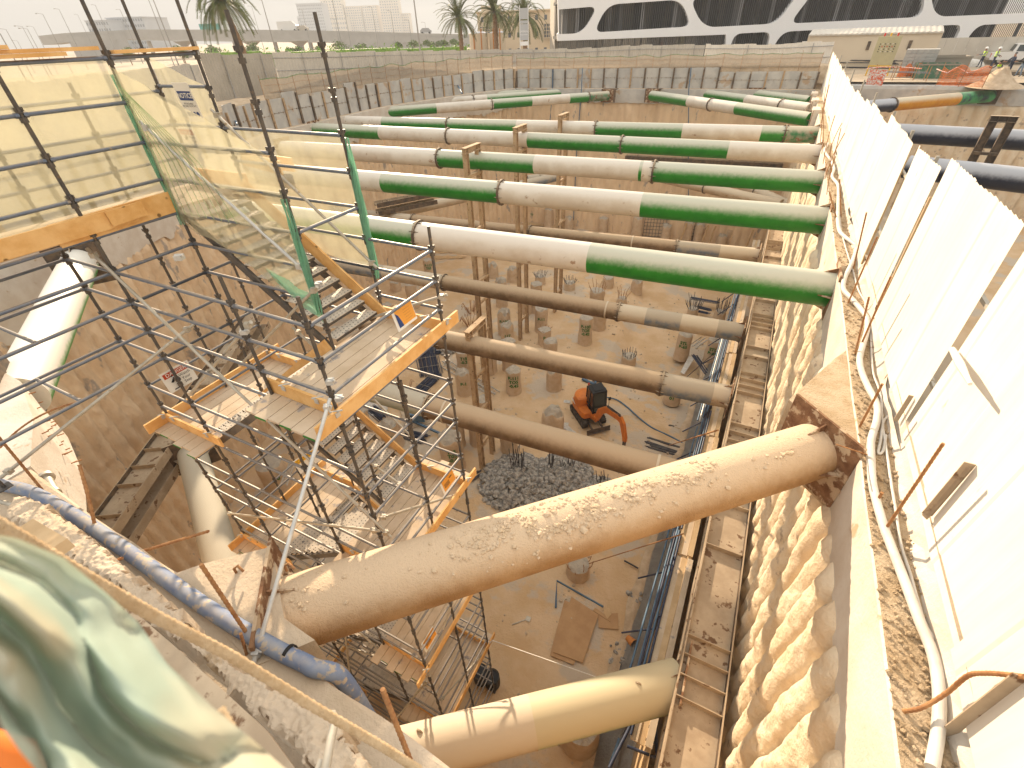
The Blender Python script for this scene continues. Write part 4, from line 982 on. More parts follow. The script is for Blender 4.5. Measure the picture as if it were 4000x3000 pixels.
# thick bent bar bottom right
pp=[P(3528,2778,ZT+.0),P(3600,2765,-5.0),P(3700,2705,-4.85),PU(3780,2640,UH-.12),PU(3850,2630,UH-.07),PU(3930,2635,UH-.05),PU(4010,2645,UH-.04)]
m=MB();pts=[];n=len(pp)
for i in range(n-1):
    p0,p1,p2,p3=pp[max(0,i-1)],pp[i],pp[i+1],pp[min(n-1,i+2)]
    for k in range(10):
        t=k/10;pts.append(.5*((2*p1)+(-p0+p2)*t+(2*p0-5*p1+4*p2-p3)*t*t+(-p0+3*p1-3*p2+p3)*t**3))
m.tube(pts,[.019*(1.12 if i%2 else .95) for i in range(len(pts))],10,smooth=False);tag(m.build('rebar',['rebar']),'thick S shaped rusty bar bent towards the hoarding in the bottom right corner','rebar')
rebar(P(3255,1820,-5.2)+V((-.1,0,.4)),P(3400,1780,ZT+.05),'thin rusty bar lying from the big strut plate to the conduit',.009)
# rusty bearing block behind big strut plate
m=MB();p=P(3260,1640,ZT);m.prism([(1.36,7.5,ZT-.03),(2.30,6.52,ZT-.03),(2.36,7.4,ZT-.03),(2.36,9.7,ZT-.03),(2.1,9.2,ZT-.04)],(0,0,-1),1.25);tag(m.build('bearing_block',['gritty']),'gritty concrete haunch behind the rusty end plate of the big brown strut','concrete block')
# ================================================================ neighbouring pit behind the hoarding
pile_wall([(40,59.2),(3.6,58.5)],-15,-6.2,.9,.36,.14,.25,.1,'pile_rock','ribbed pile wall of the neighbouring pit behind the hoarding')
pile_wall([(3.75,54.),(3.75,0.)][::-1][::-1],-15,-5,.9,.2,.4,.5,.08,'pile_wall_gray','hidden side of the dividing pile wall facing the neighbouring pit') if False else None
sheet('pit_floor',[(3,-.5),(40,-.5),(40,59.5),(3,59.5)],[],-15,'floor_sand')
mb=MB();rs=resample([(40,59.0),(3.5,58.3)],.4);n=len(rs);offs=[(0,-6.3),(0,-5.2),(-.1,-4.95),(-.8,-4.85),(-2,-4.72)];K=5
vs=[p+nn*(o+.04*nz(p.x*2,k_))+V((0,0,z-(.12*abs(nz(p.x*1.5,2)) if k_==0 else 0))) for p,nn in rs for k_,(o,z) in enumerate(offs)]
mb.add(vs,[(i*K+k+1,i*K+k,(i+1)*K+k,(i+1)*K+k+1) for i in range(n-1) for k in range(K-1)]);tag(mb.build('capping_beam',['gray_conc']),'grey capping beam of the neighbouring pit behind the white hoarding','beam')
gp='struts of the neighbouring pit'
a=P(3425,415,ZS)-V((2.2,2.0,0));b=P(3868,375,ZS)
strut(a,b,.45,[(3490,'pipe_navy'),(3735,'pipe_orange'),(0,'pipe_navygreen')],[3483],'orange and navy strut sloping up to the beam below the workers',gp,(0,(0,-1,0)),plate='steel_dark')
a=P(3470,518,ZS);b=P(4000,548,ZS);dd=b-a
strut(a-dd*.2,b+dd*.8,.5,[(0,'pipe_navy')],[],'dark navy strut behind the hoarding, the farther of two',gp,(0,0))
a=P(3700,670,ZS);b=P(4000,705,ZS);dd=b-a
strut(a-dd*.6,b+dd*2,.48,[(0,'pipe_navy')],[],'dark navy strut behind the hoarding, the nearer of two',gp,(0,0))
t=king(0,0,'dark twin steel column in front of the neighbouring pit wall',-4.35,-15,base_px=P(3858,556,ZS)+V((.1,-.1,0)),mats=('steel_dark',),gap=.36,along=(.15,1,0),wd=.34)
t.pop('group',None)
# sand heap, steel on the street
def heap(c,r,h,mat,label,name='sand_heap',n=26,cat='heap'):
    m=MB();vs=[V((c[0],c[1],c[2]+h))];
    for j in range(1,9):
        for i in range(n):
            a_=2*pi*i/n;rr=r*j/8;z=h*math.exp(-(j/8*1.9)**2)*(1+.25*nz(math.cos(a_)*2,math.sin(a_)*2,j*.4));vs.append(V((c[0]+rr*math.cos(a_)*(1+.15*nz(a_,j)),c[1]+rr*math.sin(a_),c[2]+z-.12*(j==8))))
    fs=[(0,1+i,1+(i+1)%n) for i in range(n)]+[(1+(j-1)*n+i,1+j*n+i,1+j*n+(i+1)%n,1+(j-1)*n+(i+1)%n) for j in range(1,8) for i in range(n)]
    m.add(vs,fs,0,True);return tag(m.build(name,[mat]),label,cat)
p=P(3880,350,-4.9);heap((p.x+.6,p.y+2.2,-4.85),1.9,1.25,'soil','pale sand heap spilling onto the beam above the orange strut end')
# steel bar stacks on the street
def barstack(px,py,L,ang,n,w,label,mat='rebar_dark',z=ZG,name='steel_bars',r=.03,hh=.25,cat='steel bars'):
    c=P(px,py,z);m=MB();d=V((math.cos(ang),math.sin(ang),0));s=V((-d.y,d.x,0))
    for i in range(n):
        o=R_.uniform(-w,w);l=L*R_.uniform(.85,1.05);e=d*R_.uniform(-.3,.3);h=R_.uniform(.02,hh)
        m.tube([c+s*o-d*l/2+e+V((0,0,h)),c+s*(o+R_.uniform(-.1,.1))+d*l/2+e+V((0,0,h))],r,5)
    return tag(m.build(name,[mat]),label,cat)
barstack(3850,292,13,.32,60,1.1,'long stack of dark reinforcing bars on the ground behind the orange mesh','steel_dark',r=.04)
barstack(3370,262,7,-.25,50,2.2,'tangled heap of scrap bars and timber left of the control panel','rebar_dark',r=.05,hh=.8)
barstack(3330,250,6,.5,22,1.8,'brown timber scraps and bars lying against the back hoarding','wood_pale',r=.05,hh=.6)
# white boundary hoarding behind the street
def flat_wall(pa,pb,zb,zt,mat,label,name='hoarding',rib=1.,cat='hoarding'):
    t=thing(name,label,cat,pa);m=MB();a,b=V(pa),V(pb);L=(b-a).length;n=int(L/rib);d=(b-a)/n;nn=V((-(b-a).y,(b-a).x,0)).normalized()
    for i in range(n):
        o=nn*(.02*(i%2));z1=zt+.06*nz(i*1.7,3);m.add([a+d*i+o+V((0,0,zb)),a+d*(i+.985)+o+V((0,0,zb)),a+d*(i+.985)+o+V((0,0,z1)),a+d*i+o+V((0,0,z1))],[(0,1,2,3)])
    m.build('panelling',[mat],t);return t
A=PD(3262,168,84);B=PD(4150,110,84);A.z=B.z=0
flat_wall(A,B,ZG,-2.25,'sheet_beige','tall pale panel hoarding behind the workers and the white pickup')
A.z=B.z=0
# electrical control panel on yellow legs
def U3(p): return V((p.x,p.y,0))
c=PD(3445,235,66);c.z=ZG
dirv=V((-c.x,-c.y,0)).normalized();sx=V((-dirv.y,dirv.x,0))
if sx.x<0:sx=-sx
t=thing('control_panel','beige electrical control panel with rows of switches on yellow legs','control panel',c)
lean=V((0,0,1))
def cbox(m,o,x0,x1,y0,y1,z0,z1,mi=0): m.hexa([o+sx*x+dirv*y+V((0,0,z)) for z in(z0,z1) for x,y in((x0,y0),(x1,y0),(x1,y1),(x0,y1))],mi)
m=MB();cbox(m,c,-.95,.95,-.25,.25,.85,3.15);m.build('cabinet',['panel_beige'],t)
for s in(-.9,.9):
    for yy in(-.3,.3):
        m=MB();cbox(m,c,s-.05,s+.05,yy-.05,yy+.05,0,.85);m.build('leg',['yellow'],t)
m=MB();cbox(m,c,-.95,.95,-.3,.3,.76,.85);m.build('frame',['yellow'],t)
for s,mt in((-.5,'lamp_red'),(0,'yellow'),(.55,'lamp_red')):
    m=MB();m.tube([c+sx*s+V((0,0,3.15)),c+sx*s+V((0,0,3.4))],.07,8);m.build('beacon',[mt],t)
for r in range(4):
    m=MB()
    for k in range(7): q=c+sx*(-.6+.2*k)+dirv*.27+V((0,0,2.55-.2*r));m.tube([q-dirv*.03,q+dirv*.02],.045,8,mi=k%2)
    m.build('switch_row',['ink','lamp_red' if r==1 else 'sign_white'],t)
m=MB();put_text(m,'CONTROL',.2,c+dirv*.262+V((0,0,2.95)),sx,V((0,0,1)),0);m.build('lettering',['sign_blue'],t) if False else None
# concrete block pallet
def blocks(px,py,label,nx,ny,nz_,sz,d=66,mat='block_gray'):
    c=PD(px,py,d);c.z=ZG;m=MB();fx=(c.normalized());fx.z=0;fx.normalize();s=V((fx.y,-fx.x,0))
    for i in range(nx):
        for j in range(ny):
            for k in range(nz_): m.box(c+s*(i-nx/2)*sz[0]+fx*j*sz[1]+V((0,0,sz[2]*(k+.5))),(sz[0]*.96,sz[1]*.96,sz[2]*.95),math.atan2(s.y,s.x)+R_.uniform(-.02,.02))
    return tag(m.build('block_stack',[mat]),label,'blocks')
blocks(3590,262,'stack of grey concrete blocks behind the orange mesh, left of the open bin',6,4,7,(.42,.42,.3))
# open steel bins
def bin_(px,py,label,d,w,dep,h,mat,rot=0):
    c=PD(px,py,d);c.z=ZG;fx=V((c.x,c.y,0)).normalized();s=V((fx.y,-fx.x,0));t=thing('steel_bin',label,'bin',c)
    R3=Matrix.Rotation(rot,3,'Z');s=R3@s;fx=R3@fx
    def bx(m,x0,x1,y0,y1,z0,z1,mi=0): m.hexa([c+s*x+fx*y+V((0,0,z)) for z in(z0,z1) for x,y in((x0,y0),(x1,y0),(x1,y1),(x0,y1))],mi)
    m=MB();bx(m,-w/2,w/2,0,dep,0,.08)
    for a_ in((-w/2,w/2,0,.06),(-w/2,w/2,dep-.06,dep)): bx(m,a_[0],a_[1],a_[2],a_[3],.08,h)
    for q in(-w/2,w/2-.06): bx(m,q,q+.06,.06,dep-.06,.08,h)
    m.build('body',[mat],t);m=MB();bx(m,-w/2-.05,w/2+.05,-.05,.0,h-.1,h+.02);bx(m,-w/2-.05,w/2+.05,dep,dep+.05,h-.1,h+.02);m.build('rim',['bin_gray'],t)
bin_(3665,275,'dirty green open steel bin standing in front of the grey one',63.5,3.2,2.2,1.1,'bin_green',.15)
bin_(3690,258,'grey open bin behind the green one, beside the block stack',66.5,3.6,2.4,1.5,'bin_gray',.2)
# orange mesh barriers
def mesh_barrier(pa,pb,h,label,sagv=.25,z=ZG):
    a=P(*pa,z);b=P(*pb,z);t=thing('mesh_barrier',label,'barrier',a,'orange mesh barriers along the neighbouring pit');n=46;m=MB();L=(b-a)
    def pt(s,q): return a+L*s+V((0,0,.08+(h-(sagv*math.sin(pi*s*2+.6)**2))*q+.05*nz(s*9,q*3)))+V((.05*nz(s*12,q*2,4),.12*nz(s*8,q*2,1),0))
    for j in range(8):
        m.tube([pt(i/n,j/7) for i in range(n+1)],.012,4)
    for i in range(0,n*2+1): m.tube([pt(i/(2*n),j/4) for j in range(5)],.009,4)
    m.build('mesh',['orange_net'],t)
    for s in(0,.5,1):
        m=MB();q=a+L*s;m.tube([q,q+V((0,0,h+.25))],.02,6);m.build('stake',['rebar'],t)
mesh_barrier((3655,335),(3835,345),1.35,'orange plastic mesh barrier sagging in front of the workers',.35)
mesh_barrier((3500,305),(3580,300),1.0,'orange plastic mesh stretched behind the bar frames',.3)
m=MB();a=P(3380,330,ZG);b=P(3445,335,ZG);m.add([a,b,b+V((0,0,1.1)),a+V((0,0,1.1))],[(0,1,2,3)]);tag(m.build('warning_sheet',['red_white']),'red and white checked warning mesh beside the bar frames','barrier')
def tape(pts,label):
    m=MB();w=[P(x,y,ZG+1.0) for x,y in pts];m.tube(w,.035,5);tag(m.build('warning_tape',['red_white']),label,'tape')
tape([(3385,268),(3440,262),(3520,262),(3600,268)],'red and white warning tape strung from the control panel to the bins')
tape([(3660,270),(3700,285),(3740,262),(3780,285),(3850,263)],'red and white warning tape draped over the orange mesh')
# access scaffold frame at the neighbouring pit
t=thing('bar_rack','rusty tube frame standing in the neighbouring pit edge, holding dark bars','scaffold',P(3560,330,-6))
for px,py in((3400,340),(3470,345),(3550,345),(3600,350)):
    c=P(px,py,-5.3)
    for dy in(0,1.2):
        m=MB();m.tube([c+V((0,dy,-3)),c+V((.05,dy,1.7))],.03,6);m.build('standard',['rebar'],t)
a=P(3395,340,-5.3);b=P(3610,350,-5.3)
for z in(-.9,-.2,.5,1.2):
    for dy in(0,1.2):
        m=MB();m.tube([a+V((0,dy,z)),b+V((0,dy,z))],.028,6);m.build('ledger',['scaf_blue'],t)
for k in range(4):
    m=MB()
    for i in range(7): m.tube([a+V((.3,.15*i,.25-.7*k+.05)),a+(b-a)*.9+V((0,.15*i,.25-.7*k+.05))],.02,5)
    m.build('bar_layer',['blue_bars'],t)
m=MB();m.beam(a+V((.2,.3,.62)),a+V((3.2,.3,.62)),1.0,.05);m.beam(a+V((.1,.2,-.4)),a+V((2.6,.2,-.4)),1.,.05);m.build('platform',['wood_plank'],t)
m=MB();m.beam(a+V((1.2,.3,.6)),a+V((3.8,.3,-1.6)),.7,.1);m.build('ladder_stair',['steel_dark'],t)
# ================================================================ people
def person(pf,label,h,face,top,trous,pose='stand',vest=False,helmet=False,d=None,arms=((.25,.1),( .25,.1)),legs=.12):
    """pf: ground point, face: heading angle"""
    f=V((math.cos(face),math.sin(face),0));s=V((f.y,-f.x,0));u=V((0,0,1));k=h/1.75
    th=thing('person',label,'person',pf);o=V(pf)
    bm=bpy.data.meshes.new('body');vs=[];es=[];rad=[]
    def vtx(x,y,z,r): vs.append(o+(s*x+f*y+u*z)*k);rad.append(r*k);return len(vs)-1
    crouch=.33 if pose=='crouch' else 0
    pel=vtx(0,-crouch*.4,.93-crouch*1.3,.145);wa=vtx(0,-crouch*.1,1.1-crouch*1.3,.135);ch=vtx(0,.02+crouch*.6,1.33-crouch*1.5,.165);nk=vtx(0,.04+crouch*.8,1.49-crouch*1.6,.06);hd=vtx(0,.07+crouch*.9,1.60-crouch*1.65,.085);ht=vtx(0,.06+crouch*.9,1.70-crouch*1.65,.085)
    nose=vtx(0,.165+crouch*.9,1.60-crouch*1.65,.018);es.append((hd,nose))
    es+=[(pel,wa),(wa,ch),(ch,nk),(nk,hd),(hd,ht)]
    hands=[]
    for q,(fy,out) in zip((-1,1),arms):
        sh=vtx(.18*q,.02+crouch*.6,1.42-crouch*1.55,.065);el=vtx((.23+out*.4)*q,.0+fy*.35+crouch*.8,1.15-crouch*1.4,.045);wr=vtx((.2+out*.2)*q*(.5 if fy>.5 else 1),.1+fy*.8+crouch*.9,.98+fy*.28-crouch*1.2,.032);pm=vtx((.19+out*.2)*q*(.45 if fy>.5 else 1),.14+fy*.9+crouch*.9,.92+fy*.34-crouch*1.2,.038)
        es+=[(ch,sh),(sh,el),(el,wr),(wr,pm)];hands.append(pm)
        b0=(vs[pm]-vs[wr]).normalized()
        for g in range(4):
            e=vtx(0,0,0,.01);vs[e]=vs[pm]+(b0*(.085-.008*abs(g-1.5))+s*(.018*(g-1.5))-u*.02)*k;es.append((pm,e))
        e=vtx(0,0,0,.011);vs[e]=vs[wr]+(b0*.06+s*(-.045*q)+f*.02)*k;es.append((wr,e))
    for q in(-1,1):
        hp=vtx(.1*q,-crouch*.4,.88-crouch*1.3,.095);kn=vtx((.11+legs*.3)*q,.03+crouch*.9+(.05*q*legs*5),.5-crouch*.25,.065);an=vtx((.1+legs)*q,-.02+(.12*q*legs*4)-crouch*.1,.1,.045);to=vtx((.11+legs)*q,.13+(.12*q*legs*4)-crouch*.1,.045,.045)
        es+=[(pel,hp),(hp,kn),(kn,an),(an,to)]
    bm.from_pydata([tuple(v-o) for v in vs],es,[]);ob=bpy.data.objects.new('tmp',bm);COL.objects.link(ob)
    md=ob.modifiers.new('s','SKIN');bm.update()
    if not bm.skin_vertices: 
        bpy.context.view_layer.objects.active=ob
    lay=bm.skin_vertices[0] if bm.skin_vertices else None
    if lay:
        for i,r in enumerate(rad): lay.data[i].radius=(r,r)
        lay.data[0].use_root=True
    ob.modifiers.new('b','SUBSURF').levels=1
    dg=bpy.context.evaluated_depsgraph_get();dg.update();me=bpy.data.meshes.new_from_object(ob.evaluated_get(dg));bpy.data.objects.remove(ob)
    me.name='body';body=bpy.data.objects.new('body',me);COL.objects.link(body);body.parent=th;body['_w']=list(o)
    me.materials.clear()
    for mt in('skin',top,trous,'black'): me.materials.append(MATS[mt])
    for pl in me.polygons:
        c=pl.center;z=c.dot(u)/k;z=c.z/k;pl.use_smooth=True
        lat=abs(c.dot(s))/k;fr=c.dot(f)/k
        zn=1.47-crouch*1.6;zw=1.0-crouch*1.32
        pl.material_index=0 if z>zn else 1 if (z>zw or (lat>.2 and z>.95-crouch)) else 3 if z<.12 else 2
        if min((V(c)+o-vs[h_]).length for h_ in hands)<.11*k: pl.material_index=0
    hc=vs[ht]
    if helmet:
        m=MB();m.grid(lambda a,b:hc+(V((math.cos(a*2*pi)*math.cos(b*pi/2),math.sin(a*2*pi)*math.cos(b*pi/2),math.sin(b*pi/2)))*.135-u*.03)*k,14,6);m.ring(hc-u*.03*k,hc-u*.045*k,.12*k,.165*k,16);m.build('helmet',['helmet'],th)
    else:
        m=MB();m.grid(lambda a,b:hc-f*.02+(V((math.cos(a*2*pi)*math.cos(b*pi/2),math.sin(a*2*pi)*math.cos(b*pi/2),math.sin(b*pi/2)))*.105-u*.01)*k,12,6);m.build('hair',['hair'],th)
    if vest:
        m=MB();cen=[(vs[wa]-u*.08*k,.165),(vs[wa],.16),((vs[wa]+vs[ch])/2,.185),(vs[ch]+u*.02,.19),(vs[ch]+u*.1*k,.15)]
        vv=[];N=14
        for c,r in cen: vv+=[c+(s*math.cos(2*pi*i/N)*1.12+f*math.sin(2*pi*i/N)*.8)*r*k for i in range(N)]
        m.add(vv,[(j*N+i,j*N+(i+1)%N,(j+1)*N+(i+1)%N,(j+1)*N+i) for j in range(4) for i in range(N)],0,True);m.build('vest',['vest'],th)
        m=MB();c,r=cen[1]
        for c,r in(cen[1],cen[2]): vv=[c+u*dz*k+(s*math.cos(2*pi*i/N)*1.14+f*math.sin(2*pi*i/N)*.82)*r*k*1.03 for dz in(-.025,.025) for i in range(N)];m.add(vv,[(i,(i+1)%N,N+(i+1)%N,N+i) for i in range(N)])
        m.build('reflective_band',['reflective'],th)
    return th
def g(px,py,z=ZG): return P(px,py,z)
tocam=lambda p:math.atan2(-p.y,-p.x)
p=g(3822,264);person(p,'leftmost worker in yellow vest, grey sleeves and white helmet behind the pickup tail',1.76,tocam(p)-1.2,'cloth_gray','cloth_navy',vest=True,helmet=True,arms=((.55,.1),(.5,.1)))
p=g(3866,268);person(p,'worker in yellow vest and white helmet beside the pickup rear light',1.8,tocam(p)+1.6,'cloth_gray','cloth_navy',vest=True,helmet=True,arms=((.3,.1),(.2,.1)))
p=g(3888,300);person(p,'crouching bareheaded worker in yellow vest with khaki trousers',1.74,tocam(p)-.4,'cloth_navy','cloth_khaki',pose='crouch',vest=True,arms=((.4,.2),(.5,.2)))
p=g(3926,299);person(p,'bearded man in dark shirt and trousers looking at his hands, near the right edge',1.76,tocam(p)-.9,'cloth_navy','cloth_navy',arms=((.6,.1),(.65,.1)),legs=.15)
p=g(3972,300);person(p,'man in black shirt and pale jeans, rightmost of those fully in view',1.74,tocam(p)-1.,'black','cloth_jean',arms=((.65,.1),(.65,.1)),legs=.13)
p=g(4008,300);person(p,'worker in yellow vest cut by the right edge of the photo',1.7,tocam(p)-.9,'cloth_gray','cloth_khaki',vest=True,arms=((.3,.1),(.3,.1)))
# ================================================================ white pickup
def pickup(c,ang,label):
    t=thing('pickup_truck',label,'pickup truck',c);d=V((math.cos(ang),math.sin(ang),0));s=V((-d.y,d.x,0));c=V(c)
    q=lambda x,y,z:c+d*x+s*y+V((0,0,z))
    def prof(pts,w0,w1,mat,name,inset=0):
        m=MB();a=[q(x,-w0 if z<1.2 else -w1,z) for x,z in pts];b=[q(x,w0 if z<1.2 else w1,z) for x,z in pts];k=len(pts)
        m.add(a+b,[tuple(range(k)),tuple(range(k,2*k))[::-1]]+[(i,k+i,k+(i+1)%k,(i+1)%k) for i in range(k)]);return m.build(name,[mat],t)
    prof([(0,.45),(.02,1.12),(2.0,1.15),(3.6,1.15),(4.9,1.08),(5.25,.9),(5.28,.45)],.93,.9,'car_white','body')
    prof([(1.75,1.16),(1.95,1.85),(2.3,1.9),(3.3,1.86),(4.0,1.16)],.88,.74,'car_white','cab')
    for y in(-.90,.90):
        m=MB();m.add([q(2.0,y*.99,1.2),q(2.08,y*.87,1.76),q(2.85,y*.86,1.78),q(2.88,y*.99,1.2)],[(0,1,2,3)]);m.add([q(2.95,y*.99,1.2),q(2.92,y*.86,1.78),q(3.25,y*.87,1.76),q(3.8,y*.99,1.2)],[(0,1,2,3)]);m.build('side_window',['glass_dark'],t)
    m=MB();m.add([q(1.74,-.7,1.22),q(1.74,.7,1.22),q(1.9,.62,1.8),q(1.9,-.62,1.8)],[(0,1,2,3)]);m.build('rear_window',['glass_dark'],t)
    for x in(.95,4.35):
        for y in(-.92,.72):
            w=MB();w.tube([q(x,y,.38),q(x,y+.2,.38)],.38,20);wo=w.build('wheel',['tyre'],t,origin=q(x,y,.38));r=MB();r.tube([q(x,y-.005,.38),q(x,y+.205,.38)],.2,14);r.build('rim',['galv'],wo,origin=q(x,y,.38))
    for y in(-.9,.72):
        m=MB();m.hexa([q(-.01,y,.7),q(-.01,y+.18,.7),q(.05,y+.18,.7),q(.05,y,.7),q(-.01,y,1.05),q(-.01,y+.18,1.05),q(.05,y+.18,1.05),q(.05,y,1.05)]);m.build('tail_light',['lamp_red'],t)
    m=MB();m.beam(q(-.1,-.85,.55),q(-.1,.85,.55),.15,.18);m.build('bumper',['galv'],t)
    m=MB();m.beam(q(.1,-.88,1.2),q(.1,.88,1.2),.05,.06);m.beam(q(.1,-.88,1.2),q(1.7,-.88,1.2),.05,.06);m.beam(q(.1,.88,1.2),q(1.7,.88,1.2),.05,.06);m.build('bed_rail',['galv'],t)
p=g(3842,255);pv=V((p.y,-p.x,0)).normalized();pickup(p+V((p.x,p.y,0)).normalized()*1.6,math.atan2(pv.y,pv.x)+.25,'white pickup truck parked behind the workers at the right edge')
m=MB();p=g(3785,260);m.grid(lambda a,b:p+V((math.cos(a*2*pi)*math.cos(b*pi/2)*1.3,math.sin(a*2*pi)*math.cos(b*pi/2)*.7,math.sin(b*pi/2)*.7)),14,6);tag(m.build('cement_bag',['bag_white']),'white covered bundle on the ground left of the workers','bundle')
# ================================================================ cream site cabin and the hoarding top items
def cabin():
    a=PD(3150,170,76);b=PD(3672,160,76);a.z=b.z=ZG;t=thing('site_cabin','long cream site cabin with a ribbed roof in front of the white building','cabin',a);d=(b-a);d.z=0;n=V((d.y,-d.x,0)).normalized()
    if n.dot(a)>0:n=-n
    m=MB();zt=-1.55;m.hexa([a,b,b-n*3,a-n*3]+[q+V((0,0,zt-ZG)) for q in(a,b,b-n*3,a-n*3)]);m.build('wall',['bldg_cream'],t)
    m=MB();L=d.length;k=int(L/.25);dd=d/k
    vs=[]
    for i in range(k+1):
        z=zt+(.05 if i%2 else 0);vs+=[a+dd*i+n*.15+V((0,0,z-ZG-.1)),a+dd*i+n*.15+V((0,0,z-ZG+.05)),a+dd*i-n*3+V((0,0,z-ZG+.5))]
    m.add(vs,[(3*i+j,3*i+3+j,3*i+4+j,3*i+1+j) for i in range(k) for j in(0,1)]);m.build('roof',['sheet_beige'],t)
    m=MB();q=a+n*.02-d.normalized()*.5;m.hexa([q+V((0,0,2)),q+d.normalized()*.5+V((0,0,2)),q+d.normalized()*.5-n*.6+V((0,0,2)),q-n*.6+V((0,0,2)),q+V((0,0,2.6)),q+d.normalized()*.5+V((0,0,2.6)),q+d.normalized()*.5-n*.6+V((0,0,2.6)),q-n*.6+V((0,0,2.6))]);m.build('air_conditioner',['sign_white'],t)
    for f in(.12,.5,.8):
        m=MB();q=a+d*f+n*.03;m.box(q+V((0,0,2.1)),(.3,.08,.8),math.atan2(d.y,d.x));m.build('wall_fixture',['steel_dark'],t)
cabin()
# ================================================================ concrete pile heads on the pit floor
def cpile(bx,by,ty,label,r=.52,text=None,bars=0,broken=.1,splay=.12,lean=0,boulder=False,mk=0,barl=.7,tx=None):
    b=P(bx,by,ZF);dirc=V((b.x,b.y,0)).normalized();c=b+dirc*r*.9;c.z=ZF
    zt=VZ(c.x-dirc.x*r*.3,c.y-dirc.y*r*.3,tx if tx else bx,ty);zt=max(ZF+.4,min(zt,ZF+5));h=zt-ZF
    t=thing('concrete_pile',label,'pile',c,'pile heads standing on the pit floor');m=MB();N=30;nv=max(4,int(h/.16));sd=bx*.37
    vs=[]
    for j in range(nv+1):
        z=ZF-.3+(h+.3)*j/nv
        for i in range(N):
            a=2*pi*i/N;rr=r*(1+.05*nz(math.cos(a)*2+sd,math.sin(a)*2,z*1.5)+.03*nz(math.cos(a)*6+sd,math.sin(a)*6,z*5)+.06*math.exp(-(z-ZF)*2.5)+(.10*nz(sd,z*1.2,4)))
            if boulder: rr*=1+.15*math.sin((j/nv)*pi)
            zz=z
            if j==nv: zz=z+broken*1.6*nz(math.cos(a)*1.5+sd,math.sin(a)*1.5,8)-broken*.3;rr*=.94
            vs.append(c+V((math.cos(a)*rr,math.sin(a)*rr,zz-ZF)))
    m.add(vs,[(j*N+i,j*N+(i+1)%N,(j+1)*N+(i+1)%N,(j+1)*N+i) for j in range(nv) for i in range(N)],0,True)
    top=vs[-N:];R2=[]
    rings=[.7,.4,.12];prev=len(vs)-N;allv=[];base=[V(v) for v in top]
    for q in rings: allv+=[V((c.x+(v.x-c.x)*q,c.y+(v.y-c.y)*q,zt+broken*(1.1 if boulder else .55)*(1-q)*1.2+broken*.9*nz(v.x*2*q+sd,v.y*2*q,3))) for v in base]
    tv=base+allv;fs=[(j*N+i,j*N+(i+1)%N,(j+1)*N+(i+1)%N,(j+1)*N+i) for j in range(3) for i in range(N)]+[tuple(3*N+i for i in range(N))]
    m.add(tv,fs,1);m.build('shaft',['pile_conc','pile_top'],t)
    if text:
        vsx,fsx=text_mesh(text,.34*(1 if not mk else mk),.012);a0=math.atan2(-c.y,-c.x);R_t=r*1.13;m=MB()
        m.add([c+V((math.cos(a0+v.x/R_t)*R_t,math.sin(a0+v.x/R_t)*R_t,h*.62+v.y)) for v in vsx],fsx);m.build('painted_number',['green_paint'],t)
    if bars:
        m=MB()
        for i in range(bars):
            a=2*pi*i/bars+R_.uniform(-.1,.1);q=c+V((math.cos(a)*r*.78,math.sin(a)*r*.78,h-.15));e=V((math.cos(a),math.sin(a),0));L=barl*R_.uniform(.6,1.15);b1=e*splay*R_.uniform(.2,1.6)
            m.tube([q,q+b1*.4+V((0,0,L*.55)),q+b1*(1.4 if splay<.3 else .6)+V((R_.uniform(-.08,.08),R_.uniform(-.08,.08),L))],.018,5)
        m.build('starter_bars',['rebar_dark' if bars>14 else 'rebar'],t)
    return t
